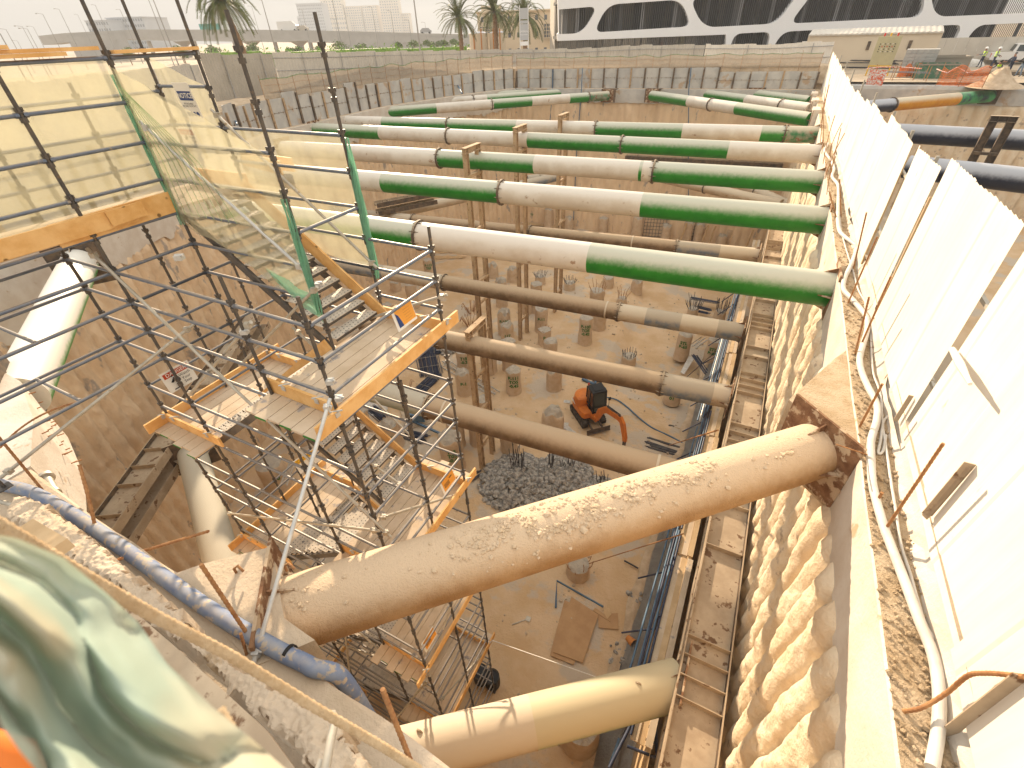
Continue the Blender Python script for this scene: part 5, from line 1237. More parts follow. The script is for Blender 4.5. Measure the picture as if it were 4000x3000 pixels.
PL=[
(2008,1543,1448,'cut-off pile head with green number P-111, between the ladder and the excavator',dict(text='P-111\nTOS\n-0.42')),
(2163,1530,1442,'pile head with a crumbling grey top, left of the excavator roof',dict(broken=.2)),
(2157,1712,1612,'boulder-like bulging pile head beside the white sacks',dict(boulder=True,broken=.25,r=.6)),
(1817,1550,1454,'pile head marked P-1 standing directly below the ladder',dict(text='P-1',broken=.2)),
(1893,1620,1562,'short pile stub at the foot of the twin steel post',dict(r=.5)),
(1778,1850,1706,'big pile head with sloping top and green number beside the third landing',dict(text='P-2\nT05\n-0.4',r=.66,broken=.22)),
(1789,1752,1650,'pile head half hidden under the nearest brown strut, left one',dict()),
(1871,1745,1640,'pile head half hidden under the nearest brown strut, right one',dict()),
(1991,1780,1690,'pile head behind the nearest brown strut above the rubble',dict()),
(1991,1458,1335,'tall pile head right behind the twin steel post, below the third brown strut',dict()),
(1915,1466,1372,'pile head between the two legs of the twin steel post',dict()),
(2148,1438,1333,'pile head with flat broken top just under the third brown strut',dict(broken=.15)),
(2126,1352,1290,'low pile head with dark starter bars above the third brown strut',dict(bars=10,barl=.3,text='P')),
(2283,1350,1243,'pile head with green number P-103 alone on the open sand',dict(text='P-103\nTOS\n-0.42')),
(1816,1446,1372,'pile head marked T15 above the ladder',dict(text='T15\n-0.2')),
(2080,872,813,'far pile with green marks near the back wall, left of the second post',dict(text='T05')),
(2141,892,818,'tall far pile stump close to the back wall, right of the marked one',dict()),
(2221,899,851,'short far pile stump with a crumbled top near the back wall',dict(broken=.3)),
(2252,878,800,'far pile with green marks near the back wall, right of the third post',dict(text='T05')),
(2353,914,852,'far pile stump in front of the dark bar mats',dict()),
(2395,905,790,'tall far double pile behind the bar mats',dict(r=.6)),
(2484,930,848,'wide far pile with knobbly top before the back wall',dict(r=.62,broken=.25)),
(2520,905,830,'far pile hidden partly by the wide knobbly one',dict()),
(2597,940,882,'bumpy far pile narrowing to its top, near the timber props',dict(broken=.35)),
(2678,948,868,'rough tapering far pile between the timber props',dict(broken=.3)),
(2722,950,875,'rough far pile right of the tapering one',dict(broken=.3)),
(2814,962,920,'small pale far pile at the right back corner',dict(broken=.3)),
(2838,955,888,'taller pale far pile at the right back corner',dict(broken=.2)),
(1954,874,838,'low far stump left of the middle king post',dict()),
(1679,1078,1014,'pile with a green number beside the lower strut, left of the tall post',dict(text='P-113\nT05',r=.5)),
(1550,1140,1100,'pile stump seen under the green net hem',dict()),
(1928,1090,1034,'rounded pile head between the king post legs in the middle of the pit',dict(broken=.3)),
(2003,1108,1050,'worn pile head behind the second lower strut near the middle post',dict(broken=.3)),
(2110,1116,1080,'low pile head crowned with a fan of cut bars, left one of two',dict(bars=22,splay=.35,barl=.55)),
(2224,1140,1104,'low pile head crowned with a fan of cut bars, right one of two',dict(bars=22,splay=.35,barl=.6)),
(1962,1204,1096,'tall pile head with a ragged crown above the second lower strut',dict(broken=.35)),
(2095,1228,1110,'tall smooth pile head marked P-11 right of the middle post',dict(text='P-11')),
(2325,1240,1135,'big pile head with bent rusty bars at its left side',dict(bars=12,barl=.8,splay=.4,r=.62)),
(2060,1230,1160,'pile stump at the foot of the middle king post',dict()),
(2114,1300,1206,'tall pile with number P-11 just below the second lower strut',dict(text='P-11')),
(1972,1318,1220,'pile head with green number P-126, left of the middle post foot',dict(text='P-126\nT05',broken=.3)),
(1984,1360,1272,'pile head marked 117 in front of the P-126 one',dict(text='117',broken=.3)),
(2658,1398,1302,'pile marked STL P-65 at the right, left one of the STL pair',dict(text='STL\nP-65')),
(2769,1424,1325,'pile marked STL P-64 at the right, right one of the STL pair',dict(text='STL\nP-64')),
(2454,1420,1392,'low pile with a tuft of curled rusty bars in the open sand',dict(bars=20,splay=.3,barl=.6,r=.5)),
(2339,1294,1200,'pile head whose top is hidden behind the second lower strut',dict()),
(2427,1190,1165,'low pile with upright thin bars above the second lower strut',dict(bars=12,barl=1.1,splay=.2,r=.45)),
(2700,1240,1205,'pile with a basket of dark bent bars by the bar bundles, left one',dict(bars=20,barl=1.2,splay=.5,r=.45)),
(2805,1255,1215,'pile with a basket of dark bent bars by the waler, right one',dict(bars=20,barl=1.2,splay=.3,r=.45)),
(2373,1128,1085,'low pile with short stubby bars beneath the nearest painted strut',dict(bars=10,barl=.3)),
(2484,1142,1095,'low dusty pile stump beneath the nearest painted strut',dict(broken=.3)),
(2253,2275,2215,'pile stub with curled bars directly under the big foreground strut',dict(bars=9,barl=.7,splay=.3)),
(2246,2958,2850,'wide pile head under the lower foreground strut at the bottom edge',dict(r=.66,broken=.25)),
(2621,1572,1530,'pile head below the patched right end of the third brown strut, left one',dict(text='01')),
(2764,1614,1560,'pile head below the patched right end of the third brown strut, right one',dict(text='10')),
(1185,1740,1600,'pile marked P-39 seen through the left front scaffold bays',dict(text='P-39\nT05',tx=1165)),
(1105,1920,1790,'large pile head in the dark under the left platforms',dict(r=.7,broken=.15,text='T0')),
(1545,1760,1650,'broad pile head with green mark behind the stair treads',dict(r=.62,text='T6',broken=.25)),
(1290,1540,1380,'pile behind the top landing stairs with green number P-26',dict(text='P-26\nT05\n0-12')),
(1530,1290,1190,'pile with green number P-26 beyond the top landing toe board',dict(text='P-26\nT05\n0-12')),
(1430,1700,1600,'pile under the second stair flight',dict()),
(1440,1135,1075,'pile stump under the blue strut behind the nets',dict()),
(1620,1210,1110,'pile left of the outer scaffold standard under the second lower strut',dict()),
]
for bx,by,ty,lab,kw in PL: cpile(bx,by,ty,lab,**kw)
# bent bar baskets lying by the post
for px,py,lab in((1840,1222,'cage of curled rusty bars by the left king post, upper one'),(1838,1275,'cage of curled rusty bars by the left king post, lower one'),(1585,1545,'tuft of curled rusty bars between the bar bundles and the platform')):
    c=P(px,py,ZF);m=MB()
    for i in range(26):
        a=R_.uniform(0,6.28);q=c+V((math.cos(a)*.25,math.sin(a)*.25,0));e=V((math.cos(a),math.sin(a),0))
        m.tube([q,q+e*.25+V((0,0,.5)),q+e*.45+V((0,0,.9)),q+e*.6+V((0,0,.7+R_.uniform(-.2,.2)))],.018,5)
    tag(m.build('bar_cage',['rebar']),lab,'rebar cage','curled bar cages on the pit floor')
# ================================================================ rubble heaps with standing bars
def rubble(cx_,cy_,rx,ry,h,n,label,smin=.035,smax=.24):
    c=P(cx_,cy_,ZF);m=MB()
    for i in range(n):
        a=R_.uniform(0,6.28);q=R_.random()**.6;x=c.x+rx*q*math.cos(a);y=c.y+ry*q*math.sin(a);s=smin+(smax-smin)*R_.random()**2.2
        m.rock((x,y,ZF+h*(1-q*q)*R_.uniform(.5,1)+s*.3),s,0,(1,1,.75))
    return tag(m.build('rubble_heap',['rubble']),label,'rubble',kind='stuff')
rubble(2010,1880,1.9,2.1,.55,1700,'grey heap of broken concrete lumps, left one beside the scaffold')
rubble(2195,1870,1.7,1.9,.6,1600,'grey heap of broken concrete lumps in front of the excavator')
rubble(2360,1920,1.2,.9,.35,260,'smaller strip of grey rubble under the brown strut')
rubble(2420,2560,.5,.5,.12,22,'few pale stones by the blue tubes near the bottom',.06,.16);rubble(2480,2330,.4,.35,.1,8,'four pale stones near the trench',.08,.16)
rubble(1745,1345+20,.9,.7,.5,160,'brown pile of sandbags and lumps behind the outer scaffold standard',.12,.3)
def bar_tuft(px,py,n,w,L,label,mat='rebar_dark'):
    c=P(px,py,ZF);m=MB()
    for i in range(n):
        q=c+V((R_.uniform(-w,w),R_.uniform(-w,w),.2));m.tube([q,q+V((R_.uniform(-.25,.25),R_.uniform(-.25,.25),L*R_.uniform(.5,1.1)))],.02,5)
    tag(m.build('starter_bars',[mat]),label,'rebar tuft','bar tufts standing in the rubble')
bar_tuft(2025,1850,16,.4,1.9,'dark bars standing up in the left rubble heap')
bar_tuft(2160,1850,10,.35,1.6,'dark bars standing up in the middle of the rubble')
bar_tuft(2225,1850,8,.25,1.5,'dark bars standing at the right end of the rubble')
bar_tuft(2350,1900,12,.25,.9,'dark bars standing in the small rubble strip')
# ================================================================ excavator
def excavator():
    # track centre points read off the floor plane
    c=V((-6.24,21.93,ZF));hd=math.radians(-45.7)   # machine heading (blade/boom side)
    d=V((math.cos(hd),math.sin(hd),0));s=V((-d.y,d.x,0));q=lambda x,y,z:c+d*x+s*y+V((0,0,z))
    t=thing('mini_excavator','orange mini excavator with a black cab and its arm reaching down to a breaker','excavator',c)
    for y in(-.62,.62):
        m=MB();pts=[];L,R1=.78,.26
        for i in range(13): a=-pi/2+pi*i/12;pts.append((L+R1*math.cos(a),.27+R1*math.sin(a)))
        for i in range(13): a=pi/2+pi*i/12;pts.append((-L+R1*math.cos(a),.27+R1*math.sin(a)))
        k=len(pts);A=[q(x,y-.16,z) for x,z in pts];B=[q(x,y+.16,z) for x,z in pts]
        m.add(A+B,[(i,(i+1)%k,k+(i+1)%k,k+i) for i in range(k)]+[tuple(range(k))[::-1],tuple(range(k,2*k))])
        n=40
        for i in range(n):
            f=i/n*(2*L*2+2*pi*R1);
            if f<2*L: x,z,a=-L+f,.27+R1,0
            elif f<2*L+pi*R1: a=-(f-2*L)/R1;x,z=L+R1*math.sin(-a),.27+R1*math.cos(a)
            elif f<4*L+pi*R1: x,z,a=L-(f-2*L-pi*R1),.27-R1,0
            else: a=-(f-4*L-pi*R1)/R1-pi;x,z=-L+R1*math.sin(-a),.27+R1*math.cos(a)
            o=V((x,0,z));e=V((-math.sin(-a) if 0 else math.sin(-a),0,math.cos(a)))
            m.beam(q(x,y-.17,z)+d*e.x*.012+V((0,0,e.z*.012)),q(x,y+.17,z)+d*e.x*.012+V((0,0,e.z*.012)),.045,.05,up=d*e.x+V((0,0,e.z)))
        tr=m.build('track',['rubber'],t,origin=q(0,y,.27))
        w=MB()
        for x in(-.78,-.4,0,.4,.78): w.tube([q(x,y-.17,.25),q(x,y+.17,.25)],.14 if abs(x)>.5 else .09,12)
        w.build('roller',['exc_dark'],tr,origin=q(0,y,.27))
    m=MB();m.hexa([q(-.5,-.5,.3),q(.5,-.5,.3),q(.5,.5,.3),q(-.5,.5,.3),q(-.4,-.4,.6),q(.4,-.4,.6),q(.4,.4,.6),q(-.4,.4,.6)]);m.build('undercarriage',['exc_dark'],t)
    # blade and its two arms
    m=MB();vs=[]
    for j in range(7):
        a=j/6;x=1.62+.05*math.cos(a*pi)-.07*math.sin(a*pi);z=.06+.34*a
        vs+=[q(x,-.78,z),q(x,.78,z)]
    m.add(vs,[(2*j,2*j+1,2*j+3,2*j+2) for j in range(6)]);m.prism([q(1.6,-.78,.05),q(1.6,.78,.05),q(1.6,.78,.4),q(1.6,-.78,.4)],-d,.03);m.build('dozer_blade',['exc_dark'],t)
    m=MB()
    for y in(-.3,.3): m.beam(q(.4,y,.35),q(1.58,y*1.2,.2),.09,.12)
    m.build('blade_arm',['exc_dark'],t)
    # upper body
    m=MB();N=16;out=[]
    pts=[(.55,-.72),(.75,-.6),(.78,-.1),(.78,.6),(.6,.76)]+[(-.5+.72*math.cos(a)*1.0-.1,.76*math.sin(a)) for a in[pi/2+pi*i/10 for i in range(11)]]
    lo=[q(x,y,.62) for x,y in pts];mid=[q(x,y,.95) for x,y in pts];hi=[q(x*.97,y*.97,1.02) for x,y in pts];k=len(pts)
    for A,B in((lo,mid),(mid,hi)): m.add(A+B,[(i,(i+1)%k,k+(i+1)%k,k+i) for i in range(k)])
    m.add(hi,[tuple(range(k))]);m.add(lo,[tuple(range(k))[::-1]]);m.build('chassis',['exc_orange'],t)
    m=MB();pts=[(-.02,-.74),(-.02,.74)]+[(-.45+.68*math.cos(a)-.05,.74*math.sin(a)) for a in[pi/2+pi*i/10 for i in range(11)]];k=len(pts)
    rows=[[q(x,y,1.0) for x,y in pts],[q(x*.98,y*.99,1.35) for x,y in pts],[q(x*.93,y*.95,1.55) for x,y in pts],[q(x*.7-.06,y*.75,1.64) for x,y in pts]]
    for A,B in zip(rows,rows[1:]): m.add(A+B,[(i,(i+1)%k,k+(i+1)%k,k+i) for i in range(k)],0,True)
    m.add(rows[-1],[tuple(range(k))]);o=m.build('engine_cover',['exc_orange'],t)
    m=MB();put_text(m,'ZX',.2,q(-.6,-.765,1.2),d,V((0,0,1)));m.build('decal',['ink'],t)
    m=MB();m.add([q(-.85,-.775,1.05),q(-.35,-.78,1.0),q(-.3,-.78,1.06),q(-.8,-.775,1.3)],[(0,1,2,3)]);m.build('decal_stripe',['white_paint'],t)
    # cab
    x0,x1,y0,y1,z0,z1=-.12,.86,-.12,.76,1.0,2.45
    cb=MB()
    P8=lambda x,y,z:q(x,y,z)
    for (x,y) in((x0,y0),(x1,y0),(x1,y1),(x0,y1),(.35,y0),(.35,y1)):
        zt=z1-.02;xx=x-(.12 if x>.8 else 0);cb.beam(P8(x,y,z0),P8(xx,y*.97+.01,zt),.07,.07,up=d)
    cb.prism([P8(x0,y0,z0-.1),P8(x1,y0,z0-.1),P8(x1,y1,z0-.1),P8(x0,y1,z0-.1)],(0,0,1),.16)
    for y in(y0,y1): cb.beam(P8(x0,y,1.32),P8(x1,y,1.32),.05,.06)
    cb.beam(P8(x1,y0,1.45),P8(x1,y1,1.45),.05,.05)
    cab=cb.build('cab',['black'],t,origin=P8(.3,.3,1.5))
    m=MB();pr=[(x0-.04,z1-.03),(x1-.08,z1-.03),(x1-.12,z1+.06),(x0+.05,z1+.1)]
    A=[P8(x,y0-.03,z) for x,z in pr];B=[P8(x,y1+.03,z) for x,z in pr];m.add(A+B,[(0,1,2,3),(7,6,5,4)]+[(i,4+i,4+(i+1)%4,(i+1)%4) for i in range(4)]);m.prism([P8(.0,.05,z1+.1),P8(.6,.05,z1+.08),P8(.6,.6,z1+.08),P8(.0,.6,z1+.1)],(0,0,1),.02);m.build('cab_roof',['black'],cab,origin=P8(.3,.3,2.4))
    for pts in([(x1-.01,y0+.04,1.48),(x1-.01,y1-.04,1.48),(x1-.12,y1-.05,2.4),(x1-.12,y0+.05,2.4)],[(x1,y0+.04,1.08),(x1,y1-.04,1.08),(x1,y1-.04,1.42),(x1,y0+.04,1.42)],[(x0+.04,y0,1.36),(.31,y0,1.36),(.31,y0,2.38),(x0+.04,y0,2.38)],[(.39,y0,1.36),(x1-.05,y0,1.36),(x1-.12,y0,2.38),(.39,y0,2.38)],[(x0+.04,y1,1.36),(.31,y1,1.36),(.31,y1,2.38),(x0+.04,y1,2.38)],[(.39,y1,1.36),(x1-.05,y1,1.36),(x1-.12,y1,2.38),(.39,y1,2.38)],[(x0,y0+.04,1.4),(x0,y1-.04,1.4),(x0,y1-.04,2.38),(x0,y0+.04,2.38)]):
        g_=MB();g_.add([P8(*p) for p in pts],[(0,1,2,3)]);g_.build('window',['glass_dark'],cab,origin=P8(.3,.3,1.5))
    m=MB();m.box(P8(.3,.3,1.25),(.42,.42,.14),hd);m.box(P8(.1,.3,1.6),(.12,.42,.6),hd);m.build('seat',['exc_dark'],cab,origin=P8(.3,.3,1.3))
    m=MB();m.tube([P8(-.1,-.05,2.55),P8(-.1,-.05,2.68)],.05,8);m.build('beacon',['lamp_red'],t)
    m=MB();m.tube([P8(.82,y1+.02,1.3),P8(.95,y1+.12,1.4),P8(.95,y1+.12,2.0)],.015,6);m.box(P8(.95,y1+.14,2.0),(.06,.14,.2),hd);m.build('mirror',['black'],t)
    # boom, swung to the right of the machine
    sw=math.radians(14);bd=(d*math.cos(sw)+s*math.sin(sw)).normalized()
    base=q(.78,-.05,.75)
    m=MB();m.tube([base-V((0,0,.15)),base+V((0,0,.22))],.16,12);m.beam(base,base+bd*.45,.3,.25);m.build('swing_bracket',['exc_orange'],t)
    bp=[base+bd*.4+V((0,0,.1)),base+bd*.65+V((0,0,.85)),base+bd*1.15+V((0,0,1.35)),base+bd*2.15+V((0,0,1.45)),base+bd*2.4+V((0,0,1.35))]
    def arm(pts,w,hs,name,mat):
        m=MB();side=bd.cross(V((0,0,1)));rows=[]
        for i,p in enumerate(pts):
            t_=(pts[min(i+1,len(pts)-1)]-pts[max(0,i-1)]).normalized();n_=side.cross(t_);h=hs[i]
            rows.append([p-side*w-n_*h,p+side*w-n_*h,p+side*w+n_*h,p-side*w+n_*h])
        for A,B in zip(rows,rows[1:]): m.add(A+B,[(i,(i+1)%4,4+(i+1)%4,4+i) for i in range(4)])
        m.add(rows[0],[(3,2,1,0)]);m.add(rows[-1],[(0,1,2,3)]);return m.build(name,[mat],t)
    arm(bp,.10,[.15,.20,.21,.16,.13],'boom','exc_orange')
    e=bp[-1];ap=[e-bd*.15+V((0,0,.22)),e+bd*.1+V((0,0,-.1)),e+bd*.42+V((0,0,-.95)),e+bd*.45+V((0,0,-1.25))]
    arm(ap,.085,[.11,.17,.13,.10],'stick','exc_orange')
    b=ap[-1];m=MB();m.tube([b,b+V((0,0,-.55))],.1,10);m.tube([b+V((0,0,-.55)),b+V((0,0,-.98))],.045,8);m.beam(b+V((0,0,.05)),b+V((0,0,-.5)),.3,.16);m.build('breaker',['exc_dark'],t)
    for a_,c_ in((base+bd*.35+V((0,0,.35)),bp[2]+V((0,0,-.12))),(bp[2]+V((0,0,.25)),ap[0]),(bp[3]+V((0,0,.22)),ap[0])):
        m=MB();m.tube([a_,(a_+c_)/2],.07,8);m.tube([(a_+c_)/2,c_],.035,8);m.build('hydraulic_cylinder',['exc_dark'],t)
    m=MB()
    for o in(-.06,0,.06): m.tube([base+bd*.5+V((o,0,.5)),bp[2]+V((o,0,.3)),bp[3]+V((o,0,.25)),ap[1]+V((o,0,.1))],.014,5)
    m.build('hydraulic_hose',['black'],t)
    return t
excavator()
# ================================================================ loose things on the floor
def bundle(pa,pb,w,n,label,mat='blue_bars',layers=3,r=.02,name='bar_bundle',cat='bar bundle',group='bundles of dark bars on the floor',bands=2,z=ZF):
    a=P(*pa,z);b=P(*pb,z);d=(b-a).normalized();s=V((-d.y,d.x,0));t=thing(name,label,cat,a,group);m=MB()
    for i in range(n):
        l=i%layers;o=s*R_.uniform(-w,w)*(1-l*.12);e=d*R_.uniform(-.15,.15);k=V((0,0,.06+l*r*2.6));m.tube([a+o+e+k,b+o*R_.uniform(.85,1.15)+e+k],r,6)
    m.build('bars',[mat],t)
    for k in range(bands):
        p=a+(b-a)*((k+.7)/(bands+.4));m=MB();m.tube([p-s*w*1.1+V((0,0,.04)),p-s*w+V((0,0,.1+layers*r*2.7)),p+s*w+V((0,0,.1+layers*r*2.7)),p+s*w*1.1+V((0,0,.04))],.012,5);m.build('tie_band',['galv'],t)
    return t
q=lambda x,y:(1600+x*.6304,1300+y*.6304)
bundle(q(105,135),q(130,270),.9,80,'wide banded bundle of dark blue bars, middle of the three by the scaffold',layers=4,bands=2)
bundle(q(210,110),q(20,130),.55,60,'banded bundle of dark blue bars lying behind the other two',layers=4)
bundle(q(170,265),q(50,380),.55,60,'banded bundle of dark blue bars nearest the lower strut',layers=4)
bundle((2530,1720),(2680,1768),.33,14,'loose row of dark tubes on the sand right of the excavator',r=.035,layers=1,bands=0,name='tube_stack',cat='tubes',group=None,mat='rebar_dark')
bundle((2535,1742),(2660,1778),.2,7,'second lower row of dark tubes touching the first row',r=.035,layers=1,bands=0,name='tube_stack',cat='tubes',group=None,mat='rebar_dark')
bundle((2712,1392),(2762,1465),.25,14,'short sloping bundle of blue tubes at the foot of the STL piles',r=.03,layers=2,bands=0,name='tube_stack',cat='tubes',group=None)
bundle((2702,1168),(2805,1186),.25,14,'flat bundle of blue tubes farthest from the viewer on the right',r=.03,layers=2,bands=0,name='tube_stack',cat='tubes',group=None)
bundle((2725,1202),(2775,1215),.2,8,'small blue tube bundle between the bar baskets, upper',r=.03,layers=2,bands=0,name='tube_stack',cat='tubes',group=None)
bundle((2725,1218),(2770,1228),.2,8,'small blue tube bundle between the bar baskets, lower',r=.03,layers=2,bands=0,name='tube_stack',cat='tubes',group=None)
bundle((2450,2535),(2415,2640),.16,5,'four blue adjustable props lying by the lower foreground strut',r=.035,layers=1,bands=0,name='props',cat='props',group=None)
bundle((2545,2252),(2520,2365),.07,3,'pair of dark props beside the trench on the right',r=.035,layers=1,bands=0,name='props',cat='props',group=None,mat='rebar_dark')
bundle((2450,2198),(2505,2228),.03,1,'single dark prop lying alone under the big strut',r=.04,layers=1,bands=0,name='prop',cat='prop',group=None,mat='rebar_dark')
bundle((2478,2570),(2460,2620),.03,1,'short dark prop next to the four blue ones',r=.035,layers=1,bands=0,name='prop',cat='prop',group=None,mat='rebar_dark')
bundle((1450,1600),(1500,1640),.5,30,'dark bar bundle lying on white sheeting behind the lower landing',layers=4,bands=0)
bundle((1590,1700),(1665,1720),.5,34,'square stack of dark bar mats beside the third landing',layers=5,bands=0)
bundle((1830,1880),(1880,1850),.25,9,'few black bars sticking out right of the third landing',layers=1,bands=0,mat='rebar_dark',r=.03)
def tube1(pts,r,mat,label,cat='tube',name='steel_tube',z=ZF+.06,seg=10): 
    m=MB();m.tube([P(x,y,z) for x,y in pts],r,seg);return tag(m.build(name,[mat]),label,cat)
tube1([(2275,1480),(2365,1520)],.11,'tube_blue','short thick blue pipe lying behind the excavator','pipe','blue_pipe',ZF+.12)
tube1([(2315,1482),(2352,1488)],.11,'pipe_navy','dark pipe piece beside the blue pipe behind the excavator','pipe','dark_pipe',ZF+.12)
tube1([(2326,1478),(2326,1500)],.08,'tube_blue','blue pipe stub standing across the short blue pipe','pipe','blue_pipe',ZF+.3)
tube1([(2171,2374),(2175,2268),(2356,2370)],.045,'tube_blue','two blue tubes forming a corner above the plywood','tube','blue_tube')
tube1([(2000,2440),(2063,2417)],.03,'galv','grey prop lying left of the plywood','prop','prop')
m=MB();m.box(P(2063,2417,ZF+.1),(.2,.2,.02));tag(m.build('base_plate',['galv']),'square plate at the end of the grey prop','plate')
hose([(2370,1552),(2410,1562),(2450,1590),(2500,1635),(2550,1672),(2620,1705),(2680,1740),(2720,1775),(2740,1800)],ZF+.08,.05,'tube_blue','dark blue hose curving from the excavator to the right wall',8,'hose','water_hose')
for pts,lab in(([(2510,1683),(2748,1570)],'long thin bar stay from the floor to the waler, upper of four'),([(2612,1740),(2805,1680)],'long thin bar stay from the floor to the waler, second of four'),([(2620,1818),(2752,1778)],'long thin bar stay from the floor to the waler, third of four'),([(2280,2208),(2670,2085)],'long thin bar stay below the big foreground strut'),([(2680,1358),(2850,1240)],'thin dark bar stay right of the STL piles'),([(2640,1510),(2840,1335)],'thin dark bar stay above the third brown strut')):
    a=P(*pts[0],ZF+.05);b=PU(*pts[1],.55);m=MB();m.tube([a,b],.022,6);tag(m.build('bar_stay',['rebar_dark' if 'dark' in lab else 'rebar']),lab,'bar','stay bars propping the wall formwork')
# ladders
def ladder(pa,pb,w,label,z=ZF+.15,z2=None,n=None):
    a=P(*pa,z);b=P(*pb,z2 if z2 is not None else z);t=thing('ladder',label,'ladder',a);d=(b-a).normalized();s=d.cross(V((0,0,1))).normalized()
    for q_ in(-1,1): m=MB();m.beam(a+s*q_*w/2,b+s*q_*w/2,.03,.09);m.build('stile',['galv_bright'],t)
    L=(b-a).length;k=int(L/.28)
    m=MB()
    for i in range(k): p=a+d*(.15+i*.28);m.tube([p-s*w/2,p+s*w/2],.016,6)
    m.build('rungs',['galv_bright'],t)
ladder(q(215,170),q(545,375),.42,'aluminium ladder lying on the sand behind the twin steel post')
ladder(q(200,200),q(520,385),.36,'second aluminium ladder lying tight under the first one',ZF+.05)
ladder((2710,1357),(2762,1322),.3,'small pale ladder leaning between the STL piles')
ladder((1145,1800),(1105,1900),.35,'thin ladder in the dark behind the caution sign',ZF+.1,ZF+2.5)
# plywood sheets
def slab(pts,z,th,mat,label,name,cat): m=MB();m.prism([P(x,y,z) for x,y in pts],(0,0,1),th);return tag(m.build(name,[mat]),label,cat)
slab([(2205,2345),(2330,2405),(2240,2598),(2148,2560)],ZF+.03,.02,'ply','lower plywood sheet peeking out at the left of its stack','plywood','plywood')
slab([(2232,2332),(2338,2402),(2276,2590),(2160,2548)],ZF+.07,.025,'ply','large reddish plywood sheet lying on top on the pit floor','plywood','plywood')
slab([(2335,2402),(2338,2452),(2416,2460),(2413,2395)],ZF+.04,.02,'ply','smaller plywood offcut right of the large sheet','plywood','plywood')
slab([(2315,2385),(2385,2430),(2390,2420),(2325,2375)],ZF+.07,.02,'ply','narrow plywood strip between the sheet and the offcut','plywood','plywood')
slab([(2360,2378),(2380,2374),(2388,2402),(2372,2418),(2358,2395)],ZF+.09,.02,'wood_pale','pale broken board piece on the offcut','board','board')
slab([(2658,1455),(2690,1392),(2712,1400),(2672,1463)],ZF+.05,.03,'bag_white','pair of pale boards lying by the STL piles','boards','boards')
# bucket
c=P(2450,2498,ZF);m=MB();ax=V((.8,-.45,.25)).normalized();m.tube([c+V((0,0,.16)),c+V((0,0,.16))+ax*.34],.12,16,caps=False,r2=.17);m.tube([c+V((0,0,.16)),c+V((0,0,.16))-ax*.01],.12,16);tag(m.build('clay_pot',['clay_pot']),'orange bucket lying on its side right of the plywood','bucket')
for px,py,r,h,lab in((1881,2655,.3,.75,'tall black barrel at the foot of the scaffold'),(1925,2670,.3,.65,'shorter black barrel beside the tall one')):
    c=P(px,py,ZF);t=thing('barrel',lab,'barrel',c);m=MB();m.tube([c,c+V((0,0,h*.5)),c+V((0,0,h))],[r*.93,r,r*.93],18);m.build('drum',['black'],t);m=MB();m.ring(c+V((0,0,h)),c+V((0,0,h+.03)),r*.8,r*.97,18);m.build('rim',['rubber'],t)
# shovels
for a,b,lab in(((2615,1662),(2705,1690),'shovel lying with its blade towards the excavator'),((2735,1612),(2785,1635),'shovel lying near the right wall by the pile')):
    p=P(*a,ZF+.05);q_=P(*b,ZF+.05);t=thing('shovel',lab,'shovel',p);d=(q_-p).normalized();s=V((-d.y,d.x,0));m=MB();m.tube([p+d*.25,q_],.018,6);m.build('handle',['wood_pale'],t);m=MB();m.prism([p-s*.1,p+d*.28-s*.12,p+d*.3+s*.12,p+s*.1,p-d*.08],(0,0,1),.01);m.build('blade',['exc_dark'],t)
# white sacks and sheeting
def rag(px,py,w,l,label,ang=0,mat='bag_white',z=ZF):
    c=P(px,py,z);m=MB();ca,sa=math.cos(ang),math.sin(ang)
    def fn(a,b):
        x=(a-.5)*w*(1+.25*nz(a*4,b*4,px));y=(b-.5)*l*(1+.2*nz(a*3,b*5,px+3));return c+V((x*ca-y*sa,x*sa+y*ca,.05+.09*abs(nz(a*5,b*5,px))))
    m.grid(fn,12,12,smooth=False);return tag(m.build('plastic_sack',[mat]),label,'sack')
rag(2210,1665,.35,.55,'crumpled white sack left of the excavator blade, upper one',.4);rag(2228,1685,.9,.35,'flat white sack left of the excavator blade, lower one',-.5);rag(2215,1571,.45,.3,'small white sack left of the excavator tracks',.2)
rag(1450,1590,2.4,1.8,'big crumpled white plastic sheet under the dark bars behind the landing',.3)
slab([(1560,1600),(1640,1590),(1690,1650),(1590,1680)],ZF+.05,.03,'boulder','brown board lying beside the white plastic sheet','board','board')
m=MB();a=P(1625,1625,ZF+.6);m.box(a,(1.2,.5,.5),.3);m.box(a+V((.9,-.3,-.35)),(2.4,.12,.12),-.1);tag(m.build('steel_cradle',['tube_blue']),'blue steel frame lying under the nearest brown strut','frame')
